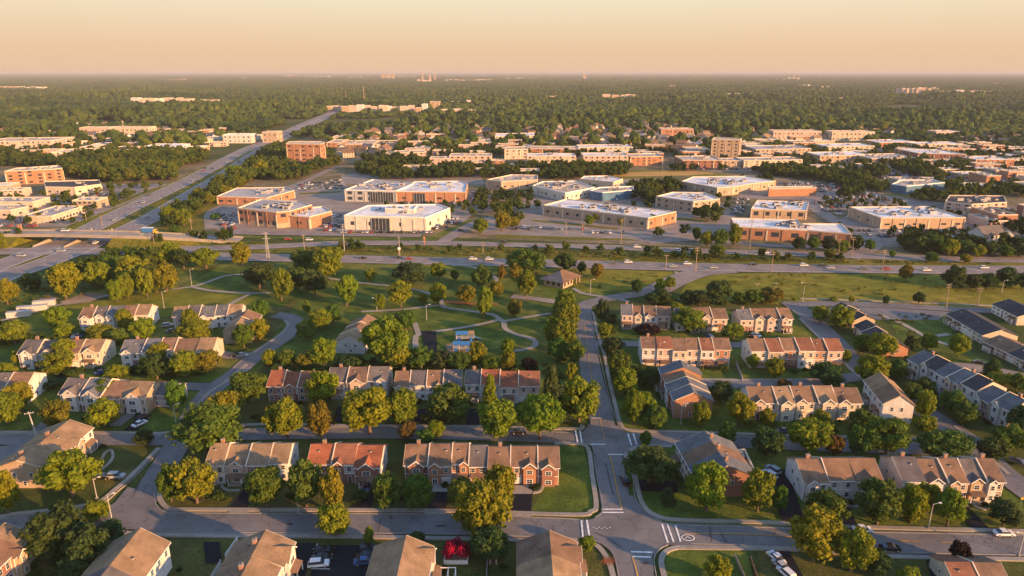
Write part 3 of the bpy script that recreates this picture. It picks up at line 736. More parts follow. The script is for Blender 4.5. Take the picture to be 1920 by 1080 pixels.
            for sgn in (-1, 1):
                xe = gx + sgn * (gw / 2 + e)
                lo = [(xe, gy - e, gz), (gx, gy - e, H + gr), (gx, yi, H + gr), (xe, dy + 0.3, gz)]
                hi = [(p[0], p[1], p[2] + 0.17) for p in lo]
                if sgn > 0: lo = lo[::-1]; hi = hi[::-1]
                g2.hull8(lo, hi, rm)
                q = [(xe, gy - e - 0.06, gz - .06), (gx, gy - e - 0.06, H + gr - .06), (gx, gy - e - 0.004, H + gr - .06), (xe, gy - e - 0.004, gz - .06)]
                qh = [(p[0], p[1], p[2] + 0.26) for p in q]
                if sgn > 0: q = q[::-1]; qh = qh[::-1]
                g2.hull8(q, qh, WHITE)
            g2.build('gable_roof', t)
            face_y = gy
            wz = H * 0.62
            link('window', WIN2, t, (gx, gy, wz), scale=(gw * 0.5, 1, H * 0.24))
            link('window', WIN2, t, (gx, gy, H * 0.12), scale=(gw * 0.52, 1, H * 0.25))
            if gw > 3: link('window', WIN, t, (gx, gy, H + gr * 0.2), scale=(0.7, 1, 0.7))
            free = [(x0, a0), (a1, x1)]
        else: free = [(x0, x1)]
        for f0, f1 in free:
            fwid = f1 - f0
            if fwid < 1.3: continue
            k = 2 if fwid > 3.6 else 1
            for j in range(k):
                wx_ = f0 + fwid * (j + 0.5) / k
                link('window', WIN2 if rr.random() < .35 else win, t, (wx_, dy, H * 0.62), scale=(min(1.25, fwid / k * 0.5), 1, H * 0.26))
                q = rr.random()
                if q < 0.3 and not deck: link('door', DOOR, t, (wx_, dy, 0.12), scale=(1.1, 1, 2.15))
                elif q < 0.5 and fwid / k > 2.9 and not deck: link('garage_door', GARAGE, t, (wx_, dy, 0.06), scale=(2.6, 1, 2.15))
                else: link('window', win, t, (wx_, dy, H * 0.14), scale=(min(1.3, fwid / k * 0.5), 1, H * 0.25))
        if deck and rr.random() < 0.6: link('deck', DECK, t, (x0 + W / 2, dy, 0), scale=(min(1, W / 4.5), 1, 1))
        elif not deck and rr.random() < 0.35: link('porch', PORCH, t, (x0 + W * 0.5, face_y, 0), scale=(min(1, W / 4.6), 1, 1))
        if rr.random() < 0.8:
            vx = x0 + W * rr.uniform(.25, .75); vy = ym + (D - ym) * 0.35 * rr.choice([1, -1])
            link('roof_vent', VENT, ro, (vx, vy, top - abs(vy - ym) * sl + 0.15))
        if chim and i % max(1, n // chim) == 0:
            link('chimney', CHIMNEY, ro, (x0 + W * 0.5, ym + 0.9, top - 0.2))
    # windows on the gable ends
    for s, (ex, rz) in (('0', (0.0, -math.pi / 2)), ('1', (L, math.pi / 2))):
        if s in side:
            for (yy, zz) in ((0.3, 0.6), (0.62, 0.6), (0.45, 0.14)):
                link('window', win, t, (ex + (-0.002 if s == '0' else 0.002), D * yy, h * zz), rot=(0, 0, rz), scale=(0.9, 1, h * 0.23))
    return t

def along(q, h, L, back=0.0):
    """ground line of a side wall that runs straight away from the camera; q is the pixel of its far eave corner"""
    p = G(q[0], q[1], h); p.z = 0; p.x -= 0.35
    return Vector((p.x, p.y - L, 0)), Vector((p.x, p.y - back, 0))
def flat_block(label, nick, roof_px, h, wall, roof='w', cat='building', name='office_building', rows=2, sp=5.0, ww=2.4, wh=1.5, units=4, glass=None, seed=1, group=None, par=0.7, base2=None, kindw=None, band=None):
    """flat-roofed building; roof_px are the corners of its roof edge as pixels, counter-clockwise from the front left corner"""
    rr = random.Random(seed)
    pts = [G(q[0], q[1], h) for q in roof_px]
    o = Vector((pts[0].x, pts[0].y, 0))
    loc = [(p.x - o.x, p.y - o.y) for p in pts]
    t = empty(name, o); tag(t, label, cat, group)
    FOOT.append([(p.x, p.y) for p in pts])
    if nick: LAND.append((sum(q[0] for q in roof_px) / len(roof_px), max(q[1] for q in roof_px) + 6, nick))
    n = len(loc)
    wmat = wall if not isinstance(wall, str) else WALL[wall]
    mats = [wmat] * n
    if kindw:
        for k, v in kindw.items(): mats[k] = WALL[v]
    mb = MB()
    for i in range(n):
        a, c = loc[i], loc[(i + 1) % n]
        zb = 0
        if base2:
            mb.face([(a[0], a[1], 0), (c[0], c[1], 0), (c[0], c[1], h * 0.3), (a[0], a[1], h * 0.3)], WALL[base2]); zb = h * 0.3
        mb.face([(a[0], a[1], zb), (c[0], c[1], zb), (c[0], c[1], h), (a[0], a[1], h)], mats[i])
        if rows:                              # piers and a plinth break up the long walls
            d = Vector((c[0] - a[0], c[1] - a[1])); Lw = d.length; d /= max(Lw, .01); q = Vector((d.y, -d.x))
            kk = int(Lw / 8)
            for j in range(kk + 1):
                if kk < 2: break
                m_ = Vector(a) + d * (0.5 + (Lw - 1.0) * j / kk); u_ = d * 0.45
                mb.prism([tuple(m_ - u_ - q * .1), tuple(m_ - u_ + q * .32), tuple(m_ + u_ + q * .32), tuple(m_ + u_ - q * .1)][::-1], 0, h * (0.97 if j % 2 else 0.86), mats[i] if j % 2 else CREAMT)
    mb.build('wall', t)
    # roof sheet with an upstanding parapet rim
    cx = sum(p[0] for p in loc) / n; cy = sum(p[1] for p in loc) / n
    ins = []
    for p in loc:
        d = Vector((cx - p[0], cy - p[1])); d.normalize(); ins.append((p[0] + d.x * 0.6, p[1] + d.y * 0.6))
    rb = MB()
    rb.face([(p[0], p[1], h - 0.1) for p in ins], ROOF[roof])
    ro = rb.build('roof', t)
    pb = MB()
    for i in range(n):
        j = (i + 1) % n
        pb.hull8([(*loc[i], h), (*loc[j], h), (*ins[j], h), (*ins[i], h)], [(*loc[i], h + par), (*loc[j], h + par), (*ins[j], h + par), (*ins[i], h + par)], CREAMT if wall in ('T', 'S', 'C', 'P', 'O', 'B') else WHITE)
        pb.face([(*ins[i], h - 0.1), (*ins[j], h - 0.1), (*ins[j], h + 0.001), (*ins[i], h + 0.001)], WHITE)
    pb.build('parapet', t)
    area = abs(sum(loc[i][0] * loc[(i + 1) % n][1] - loc[(i + 1) % n][0] * loc[i][1] for i in range(n))) / 2
    for k in range(int(units * 1.6)):
        w = [rr.random() ** 2.5 + 0.08 for _ in loc]; s = sum(w)
        x = sum(p[0] * q for p, q in zip(loc, w)) / s; y = sum(p[1] * q for p, q in zip(loc, w)) / s
        q = rr.choice([0.6, 0.7, 0.9, 1.2, 1.8]) * (1 if area < 1500 else 1.4)
        link('rooftop_unit', HVAC, ro, (x, y, h - 0.1), rot=(0, 0, rr.choice([0, 1.57])), scale=(q, q * rr.uniform(.7, 1.2), q * 0.8))
    # windows on the walls one could see from here or from a step aside
    cnt = 0
    for i in range(n):
        a, c = Vector(loc[i]), Vector(loc[(i + 1) % n]); d = c - a; L = d.length
        if L < 3 or rows == 0: continue
        nrm = Vector((d.y, -d.x)) / L
        mid = (a + c) / 2 + Vector((o.x, o.y))
        if nrm.dot(-mid) < 0: continue
        rz = math.atan2(d.y, d.x)
        k = max(1, int(L / sp))
        for rw in range(rows):
            z = h * (rw + 0.35) / rows
            for j in range(k):
                if cnt >= 96 or rr.random() < 0.12: continue
                p = a + d * ((j + 0.5) / k)
                link('window', WINO, t, (p.x, p.y, z), rot=(0, 0, rz), scale=(ww, 1, wh)); cnt += 1
        if glass and i in glass:
            f0, f1 = glass[i]
            gb = MB(); b0, b1 = a + d * f0, a + d * f1; e = nrm * 0.5
            gb.prism([(b0 + e)[:], (b1 + e)[:], (b1 - e * .5)[:], (b0 - e * .5)[:]], 0, h * 0.9, GLASS)
            m_ = max(2, int((f1 - f0) * L / 2.2))
            for j in range(m_ + 1):
                q = b0 + (b1 - b0) * (j / m_) + nrm * 0.56; gb.box(q.x - 0.1, q.x + 0.1, q.y - 0.1, q.y + 0.1, 0, h * 0.9 + 0.05, METAL)
            gb.build('glass_front', t)
    return t

def box_px(x0, x1, yb0, yt, ytb, yb1=None, skew=0, z0=0.0):
    """roof corner pixels and height of a block from its front base row, front roof edge and back roof edge rows"""
    yb1 = yb0 if yb1 is None else yb1
    xm = (x0 + x1) / 2
    if z0:                                   # only the part above the surrounding tree tops shows
        p = G(xm, (yb0 + yb1) / 2, z0)
        k = FPX / (p.y * CP + (CAMH - z0) * SP)
        h = z0 + max(3.0, (yb0 - yt) / k)
        w = (x1 - x0) / k; dp = 26
        return [PR((p.x - w / 2, p.y, h)), PR((p.x + w / 2, p.y, h)), PR((p.x + w / 2, p.y + dp, h)), PR((p.x - w / 2, p.y + dp, h))], h
    p = G(xm, (yb0 + yb1) / 2)
    dep = math.atan2(CAMH, p.y)
    h = max(2.5, ((yb0 + yb1) / 2 - yt) / (PPM(xm, yb0) * math.cos(dep)))
    d = (yb1 - yb0)
    a, c = G(x0, yt, h), G(x1, yt + d, h)
    dep = max(6.0, G(xm, ytb, h).y - G(xm, yt, h).y)
    return [(x0, yt), (x1, yt + d), PR((c.x + skew, c.y + dep, h)), PR((a.x + skew, a.y + dep, h))], h
# ------------------------------------------------------------------ the townhouse rows
TH = townhouses
# second row from the bottom, facing the lower street
TH('row of tan-roofed cream townhouses left of the orange-roofed row by the lower street', 'the tan-roofed row', (393, 905), (541, 903), 11, 5.6, 3.4, 4, 'CPBW', 'tttt', 'WBBW', '2100', seed=1, chim=1, endmat='W')
TH('short row of townhouses under a bright orange-red shingle roof', 'the orange-roofed row', (580, 906), (714, 906), 11, 5.6, 3.4, 3, 'BWB', 'rnr', 'BBB', '021', seed=4, endmat='W', chim=1)
TH('brick townhouse row with brown roof and shadowed front gables beside the yellow tree', 'the gabled brick row', (760, 906), (912, 906), 11, 5.6, 3.5, 4, 'BOOB', 'aaab', 'BBOB', '1230', seed=2, chim=1)
TH('brick townhouse row with brown roof next to the big corner lawn', 'the row by the corner lawn', (917, 909), (1047, 910), 11, 5.6, 3.4, 3, 'BOB', 'aaa', 'OBO', '031', seed=8, chim=1)
TH('white-ended townhouse row with red brick fronts left of another along the right street', 'the white-ended row', (1503, 938), (1648, 938), 11.5, 5.8, 3.6, 3, 'WWW', 'aaa', 'BWB', '201', seed=3, endmat='W', chim=1)
TH('long brown-roofed townhouse row at the lower right corner of the streets', 'the long row at lower right', (1684, 937), (1874, 940), 11.5, 5.8, 3.6, 5, 'WWSBS', 'baaba', 'WSBBB', '01212', seed=6, endmat='P', chim=2)
# third row
TH('small red brick townhouse pair with red roof and one white gable', 'the red brick pair', (506, 752), (592, 752), 11, 5.6, 3.4, 3, 'BWO', 'rrn', 'BBO', '010', seed=11, chim=1, fire=True)
TH('pale townhouse row with grey and brown roofs right of the red brick pair', 'the pale gabled row', (617, 744), (727, 744), 11, 5.6, 3.4, 3, 'WPW', 'bab', 'WPW', '213', seed=12, chim=1, endmat='P')
TH('grey-roofed townhouse row with narrow gables in the middle of the four', 'the grey-roofed row', (742, 752), (865, 751), 11, 5.8, 3.5, 4, 'PWWP', 'abab', 'PWWP', '2032', seed=13, chim=1)
TH('white townhouse row with partly red roof near the avenue', 'the white row with red roof', (873, 753), (1010, 755), 11, 6.2, 3.4, 4, 'WWWP', 'brrn', 'WWWP', '0000', seed=14, chim=1)
TH('row of pale townhouses with five brown roofs behind the white gabled house', 'the five-roof pale row', (1406, 786), (1612, 787), 11, 6, 3.4, 5, 'WPCPC', 'atata', 'WWCPC', '21212', seed=15, chim=2, endmat='W')
TH('dark slate-sloped townhouse block whose orange brick gable faces the camera', 'the orange gabled block', (1238, 724), (1259, 784), 12.5, 6.4, 3.4, 4, 'WGWO', 'stss', 'WGWO', '0000', seed=16, endmat='O', chim=0, side='1', step=0.7)
TH('big house with dark grey left slope and orange-lit right slope right of the junction', 'the house right of the junction', (1266, 866), (1302, 934), 15.5, 6.0, 4.2, 3, 'GWB', 'sas', 'GWB', '000', seed=17, endmat='B', chim=2, side='1', step=0.0, fire=False, name='brick_house', cat='house')
TH('long diagonal row of white townhouses with charcoal roofs by the right street', 'the diagonal white row', (1700, 702), (1882, 806), 11.5, 6.6, 3.4, 7, 'WGWPWBW', 'sksskss', 'WGWBWBW', '0202022', seed=18, endmat='C', chim=2, step=0.8)
TH('white gabled house with its pale gable front facing the camera, right end of a row', 'the white gabled house', (1616, 746), (1651, 791), 9, 6.6, 3.6, 2, 'WW', 'ta', 'WW', '00', seed=45, endmat='W', chim=0, name='house', cat='house', step=0, side='1', fire=False)
# fourth row
TH('three-storey pinkish townhouse row with flat rear facade nearest the avenue', 'the pinkish rear-facing row', (1203, 686), (1367, 689), 11, 7.0, 3.0, 6, 'WPCPWO', 'anaana', 'WPWPBP', '000000', seed=19, deck=True, chim=1, endmat='W')
TH('rear-facing townhouse row with orange and cream walls and long rust roof', 'the orange and cream row', (1406, 690), (1576, 690), 11, 7.0, 3.2, 6, 'WTOCOP', 'anannn', 'WTBWTP', '000000', seed=20, deck=True, chim=1, endmat='W')
TH('pale townhouse row with three white gables in front of the small dirt mound', 'the three-gabled pale row', (42, 690), (190, 687), 12, 5.8, 3.4, 4, 'WWTC', 'bbat', 'BWTC', '1101', seed=21, endmat='C', chim=2)
TH('grey and brown roofed townhouse row with cream firewalls left of the curving street', 'the cream-striped row', (230, 689), (402, 684), 12, 5.8, 3.6, 5, 'WWWCC', 'ssaat', 'BWBCC', '21300', seed=22, endmat='C', chim=1)
TH('pale townhouse end with brown roof cut by the left edge of the view', 'the row at the left edge', (-60, 760), (53, 757), 12, 5.8, 3.6, 3, 'WCW', 'aba', 'WCW', '121', seed=23, endmat='W', chim=1)
TH('grey-roofed townhouse row with two white gables and a tan gabled end', 'the grey row with tan end', (116, 770), (276, 777), 12, 5.8, 3.6, 4, 'WWST', 'bsat', 'WWSS', '1101', seed=24, endmat='S', chim=1)
TH('low grey-roofed end wing beside the tan gabled end of a row', 'the low grey wing', (285, 762), (324, 764), 9, 4.5, 2.6, 1, 'G', 's', 'G', '0', seed=25, endmat='G', chim=0, name='house_wing', cat='house')
TH('large tan brick house with broad orange-lit roof left of the street corner', 'the big tan brick house', *along((178, 803), 5.6, 22), 13.5, 5.8, 3.0, 4, 'SCSW', 'tttt', 'SSSC', '1010', seed=26, endmat='S', chim=2, step=0.25, side='0', fire=False)
TH('white gabled house with brown roof beside the park hedge', 'the white house by the park', (684, 664), (716, 624), 12, 4.8, 3.2, 3, 'WTT', 'taa', 'WTT', '000', seed=27, endmat='W', chim=0, fire=True, side='0')
# fifth row
TH('pale townhouse row with arched white gables just below the meadow', 'the row below the meadow', (153, 618), (281, 614), 11, 5.6, 3.4, 5, 'WWWPC', 'absat', 'WWWPC', '11200', seed=28, endmat='W', chim=1)
TH('townhouse row with mixed brown and slate roofs behind the bushy trees', 'the mixed-roof row', (327, 618), (454, 612), 11, 5.6, 3.4, 5, 'WPPWW', 'tbsst', 'WPPWW', '10200', seed=29, endmat='W', chim=0)
TH('tan gabled house wing turned towards the camera at the curving street', 'the tan gabled wing', (471, 643), (492, 613), 10.5, 5.4, 3.2, 2, 'ST', 'ta', 'ST', '00', seed=30, endmat='S', chim=0, side='', name='house_wing', cat='house', step=0)
TH('pink-fronted townhouse row nearest the top of the avenue', 'the row at the avenue top', (1165, 614), (1256, 617), 10.5, 5.8, 3.3, 4, 'PCWP', 'saaa', 'BPBP', '0120', seed=31, endmat='P', chim=1)
TH('pale gabled townhouse row behind the big yellow-green tree', 'the middle upper row', (1268, 621), (1362, 620), 10.5, 5.8, 3.3, 4, 'WCCP', 'saaa', 'WCCB', '0210', seed=32, endmat='W', chim=0)
TH('pinkish townhouse row with three little gables beside the upper right street', 'the upper right row', (1386, 622), (1482, 621), 10.5, 5.8, 3.3, 4, 'PCPW', 'saaa', 'BPPW', '0122', seed=33, endmat='P', chim=1)
# low buildings at right
TH('small dark-roofed low house with tan gable by the upper street', 'the small tan-gabled house', (1556, 590), (1600, 614), 10, 3.2, 2.6, 3, 'TCC', 'kkk', 'TCC', '000', seed=34, endmat='T', chim=0, name='low_house', cat='house', step=0.3, side='1')
TH('low dark-roofed house with brick end behind yellow trees', 'the low brick-ended house', (1600, 624), (1654, 668), 9.5, 3.4, 3.0, 3, 'CTB', 'kkk', 'CTB', '000', seed=35, endmat='O', chim=0, name='low_house', cat='house', step=0.2, side='1')
TH('long low white building with charcoal roof and cream gabled end', 'the long charcoal-roofed building', (1772, 604), (1839, 645), 14, 3.8, 3.0, 4, 'WWWC', 'kkkk', 'WWWC', '0000', seed=36, endmat='C', chim=0, name='low_building', cat='house', step=0, side='', fire=False)
TH('white low building with dark roof at the right edge below the field', 'the white low building at right', (1858, 586), (1905, 610), 14, 4, 3, 3, 'WWW', 'kkk', 'WWW', '000', seed=37, endmat='C', chim=0, name='low_building', cat='house', step=0, side='1', fire=False)
TH('low dark building with brownish tiles at right edge beside the car park road', 'the dark low building', (1842, 654), (1935, 700), 13, 3.2, 2.6, 4, 'PTPT', 'aaka', 'PTPT', '0000', seed=38, endmat='T', chim=0, name='low_building', cat='house', step=0, side='', fire=False)
# houses along the bottom edge
TH('brick house with sunlit tan roof in the bottom left corner', 'the bottom left brick house', *along((67, 1002), 5.6, 16), 12.5, 5.8, 3.2, 4, 'SBSW', 'taat', 'BBSW', '1010', seed=39, endmat='S', chim=0, side='1', fire=False)
TH('long house with white window wall and patch of sun on grey roof', 'the house with white window wall', *along((318, 1018), 6.4, 26), 12.5, 6.6, 4.2, 4, 'WWWW', 'bbtt', 'WWWW', '0000', seed=40, ridge=0.45, endmat='W', chim=0, step=0, side='', win=WINB, fire=False)
TH('house with orange-lit right slope and two chimneys beside the car park', 'the house with two chimneys', *along((550, 1018), 5.6, 24), 12.3, 5.8, 3.6, 3, 'WWW', 'ttt', 'WBW', '001', seed=41, ridge=0.45, endmat='W', chim=2, step=0.2, side='', fire=False, name='house', cat='house')
TH('house with bright orange right slope between car park and red bush', 'the house beside the red bush', *along((813, 1026), 5.6, 26), 12.3, 5.8, 3.2, 3, 'WWW', 'ttt', 'WWW', '003', seed=42, ridge=0.45, endmat='W', chim=1, step=0, side='', fire=False, name='house', cat='house')
TH('cross-gabled house with slate left slope below the street junction', 'the cross-gabled house', *along((1081, 1017), 5.6, 24), 12.6, 5.8, 3.2, 3, 'PBP', 'tta', 'BBB', '121', seed=43, ridge=0.45, endmat='P', chim=0, step=0, side='', fire=False, name='house', cat='house')
TH('low rust-roofed house cut by the bottom edge at right', 'the low rust-roofed house', (1790, 1126), (1892, 1128), 10, 3.2, 2.8, 2, 'CW', 'na', 'CW', '00', seed=44, endmat='C', chim=0, name='low_house', cat='house', step=0)

# hip-roofed park pavilion
pc, pl, pr = G(1056, 543), G(1016, 535), G(1088, 529)
u = (pr - pc); v = (pl - pc)
t = empty('pavilion', pc); tag(t, 'hip-roofed stone pavilion standing among trees in the park', 'pavilion')
FOOT.append([(pc + u * a_ + v * b_)[:2] for a_, b_ in ((-.1, -.1), (1.1, -.1), (1.1, 1.1), (-.1, 1.1))])
LAND.append((1056, 545, 'the hip-roofed pavilion'))
def uv(a_, b_, z): q = u * a_ + v * b_; return (q.x, q.y, z)
mb = MB(); mb.prism([uv(.05, .05, 0), uv(.62, .05, 0), uv(.62, .95, 0), uv(.05, .95, 0)], 0, 3.6, WALL['S']); mb.build('wall', t)
rb = MB(); e0, e1 = uv(-.08, -.08, 3.6), uv(1.04, -.08, 3.6); e2, e3 = uv(1.04, 1.08, 3.6), uv(-.08, 1.08, 3.6); a0, a1 = uv(.42, .5, 7.4), uv(.6, .5, 7.4)
rb.face([e0, e1, a1, a0], ROOF['a']); rb.face([e1, e2, a1], ROOF['a']); rb.face([e2, e3, a0, a1], ROOF['a']); rb.face([e3, e0, a0], ROOF['s']); rb.face([e3, e2, e1, e0], WHITE); rb.build('roof', t)  # left slope takes slate instead of brown: its shade is put into the colour
for a_, b_ in ((.98, .02), (.98, .35), (.98, .68), (.98, .98), (.8, .02)):
    p = uv(a_, b_, 0); mb = MB(); mb.box(p[0] - .25, p[0] + .25, p[1] - .25, p[1] + .25, 0, 3.6, WALL['S']); mb.build('column', t)
rz = math.atan2(u.y, u.x)
for k in (.15, .35, .52): link('window', WINO, t, uv(k, .05, 1.0), rot=(0, 0, rz), scale=(1.6, 1, 1.7))
rz = math.atan2(-v.y, -v.x)
for k in (.25, .5, .75): link('window', WINO, t, uv(.05, k, 1.0), rot=(0, 0, rz), scale=(1.6, 1, 1.7))

# ------------------------------------------------------------------ commercial buildings beyond the highway
FB = flat_block
FB('low brick office with grey flat roof, left of the group beyond the highway', 'the low brick office', [(406, 369), (500, 372), (552, 358), (536, 352), (444, 353)], 6.2, 'O', 'g', rows=1, sp=7, ww=4, wh=1.6, units=8, seed=50)
FB('brick office complex with glass bays and stepped grey roof near the expressway', 'the brick office complex', [(445, 391), (518, 399), (543, 397), (585, 385), (560, 378), (490, 374)], 11, 'O', 'g', rows=2, sp=6, ww=3.6, wh=2.6, units=14, seed=51, base2='S')
FB('orange brick office wing with white roof in front of the brick complex', 'the orange office wing', [(540, 405), (580, 408), (622, 397), (606, 388), (560, 392)], 8, 'O', 'w', rows=1, sp=12, ww=4, wh=2, units=5, seed=52)
FB('grey and white office with dark glass entrance, long roof full of units', 'the grey glass-fronted office', [(646, 357), (742, 359), (776, 345), (700, 337)], 9.4, 'W', 'g', rows=2, sp=8, ww=4, wh=2.4, units=16, seed=53, kindw={0: 'G'}, glass={0: (.5, .95)})
FB('large orange brick office with white roof and tall glass entrance', 'the large orange brick office', [(742, 360), (873, 361), (877, 345), (862, 340), (778, 341)], 9, 'O', 'w', rows=1, sp=14, ww=4, wh=1.6, units=14, seed=54, glass={0: (.26, .42)})
FB('cream two-storey office with glass front facing the highway, white roof', 'the cream glass-fronted office', [(645, 405), (798, 409), (844, 391), (820, 384), (690, 386)], 9.5, 'E', 'w', rows=1, sp=11, ww=2.6, wh=2.6, units=8, seed=55, glass={0: (.34, .56)}, kindw={1: 'E'})
FB('low white penthouse block rising from the rear of a cream office roof', None, [(722, 392), (776, 394), (782, 386), (724, 385)], 12, 'E', 'w', rows=0, units=3, seed=56, cat='building')
FB('very long tan warehouse office with bright white roof beyond the dirt lot', 'the long white-roofed warehouse', [(1018, 386), (1215, 410), (1268, 398), (1062, 374)], 7.4, 'T', 'w', rows=1, sp=8, ww=2.4, wh=2, units=22, seed=57, kindw={1: 'O'})
FB('tan commercial block behind the bare lot in the centre', 'the tan block in the centre', [(912, 338), (940, 341), (1008, 338), (1008, 329), (960, 328)], 8, 'T', 'h', rows=1, sp=7, units=8, seed=58)
FB('pale workshop building with cluttered grey roof behind the long warehouse', 'the cluttered-roof workshop', [(998, 349), (1060, 363), (1116, 352), (1080, 340), (1018, 341)], 7, 'E', 'h', rows=1, sp=6, units=26, seed=59)
FB('low building with white roof and full row of vents behind the workshop', 'the vented white-roofed building', [(1088, 336), (1150, 342), (1168, 336), (1140, 330), (1095, 331)], 7, 'C', 'w', rows=1, sp=6, units=12, seed=60)
FB('blue-walled shed with tan roof beside green trees in the centre', 'the blue-walled shed', [(1106, 358), (1130, 362), (1188, 357), (1188, 350), (1124, 352)], 7, 'L', 'h', rows=0, units=6, seed=61)
FB('white-roofed tan commercial building behind trees right of centre', 'the white-roofed tan building', [(1230, 369), (1300, 379), (1350, 374), (1322, 362), (1262, 361)], 8.3, 'T', 'w', rows=2, sp=6, units=10, seed=62)
FB('large curved-front tan store with grey roof right of centre', 'the large tan store', [(1278, 341), (1345, 353), (1375, 351), (1412, 345), (1455, 340), (1400, 331), (1300, 332)], 7, 'T', 'w', rows=1, sp=9, ww=3, units=18, seed=63)
FB('low orange brick store beside the busy car park at right', 'the low orange store', [(1442, 355), (1531, 353), (1530, 350), (1440, 351)], 6.5, 'O', 'h', rows=0, units=3, seed=64)
FB('white-roofed cream store with dark arches behind the long brick store', 'the cream arched store', [(1408, 393), (1513, 396), (1516, 380), (1420, 376)], 6.4, 'S', 'w', rows=1, sp=7, ww=3.4, wh=3, units=7, seed=65)
FB('long orange brick store with white roof right beside the highway', 'the long brick store', [(1379, 426), (1470, 431), (1514, 433), (1597, 440), (1578, 421), (1500, 420), (1494, 413), (1370, 410)], 7.6, 'O', 'w', rows=1, sp=8, ww=4.6, wh=3, units=10, seed=66)
FB('big tan store with wide white roof in the right-hand car park', 'the big right-hand store', [(1652, 410), (1811, 409), (1740, 388), (1592, 389)], 7.3, 'S', 'w', rows=1, sp=9, ww=3.6, wh=1.3, units=12, seed=67, kindw={3: 'T'})
FB('long dark-roofed apartment block behind trees at the right edge', 'the dark-roofed apartments', [(1772, 379), (1822, 384), (1888, 380), (1882, 368), (1780, 367)], 6, 'P', 'k', rows=2, sp=6, units=10, seed=68)
FB('blue-walled car showroom with curved tan roof in the right car parks', 'the blue-walled showroom', [(1672, 346), (1700, 350), (1772, 343), (1750, 338), (1690, 338)], 7, 'L', 'h', rows=0, units=8, seed=69)
FB('orange brick apartment block with balconies, far left beside the woods', 'the orange apartment block', [(8, 322), (100, 318), (117, 316), (110, 311), (30, 316)], 13, 'O', 'h', rows=4, sp=7, ww=3.2, wh=1.8, units=6, seed=70)
FB('low cream church hall with dark flat roof left of the expressway', 'the cream hall', [(85, 351), (140, 352), (190, 346), (186, 338), (82, 341)], 7, 'C', 'k', rows=1, sp=7, units=3, seed=71)
FB('low tan shop with flat roof cut by the left edge beyond the bridge', 'the tan shop at left', [(-60, 395), (20, 395), (53, 388), (40, 384), (-60, 385)], 6, 'P', 'h', rows=1, sp=8, units=3, seed=72)
FB('orange brick tower of apartments right of the expressway', 'the brick tower by the expressway', [(536, 270), (600, 271), (609, 268), (606, 266), (542, 266)], 25, 'O', 'h', rows=5, sp=8, ww=3.4, wh=1.7, units=4, seed=73)
FB('tall tan hotel block standing above the right-hand shops', 'the tan hotel', [(1335, 262), (1388, 263), (1391, 260), (1340, 258)], 24, 'S', 'h', rows=6, sp=7, ww=2.6, wh=1.8, units=4, seed=74)
FB('small tan tower far away among woods left of centre', None, [(806, 191), (823, 191), (826, 190), (809, 189.5)], 26, 'S', 'h', rows=4, sp=9, ww=4, wh=2, units=2, seed=75, name='tower_block')
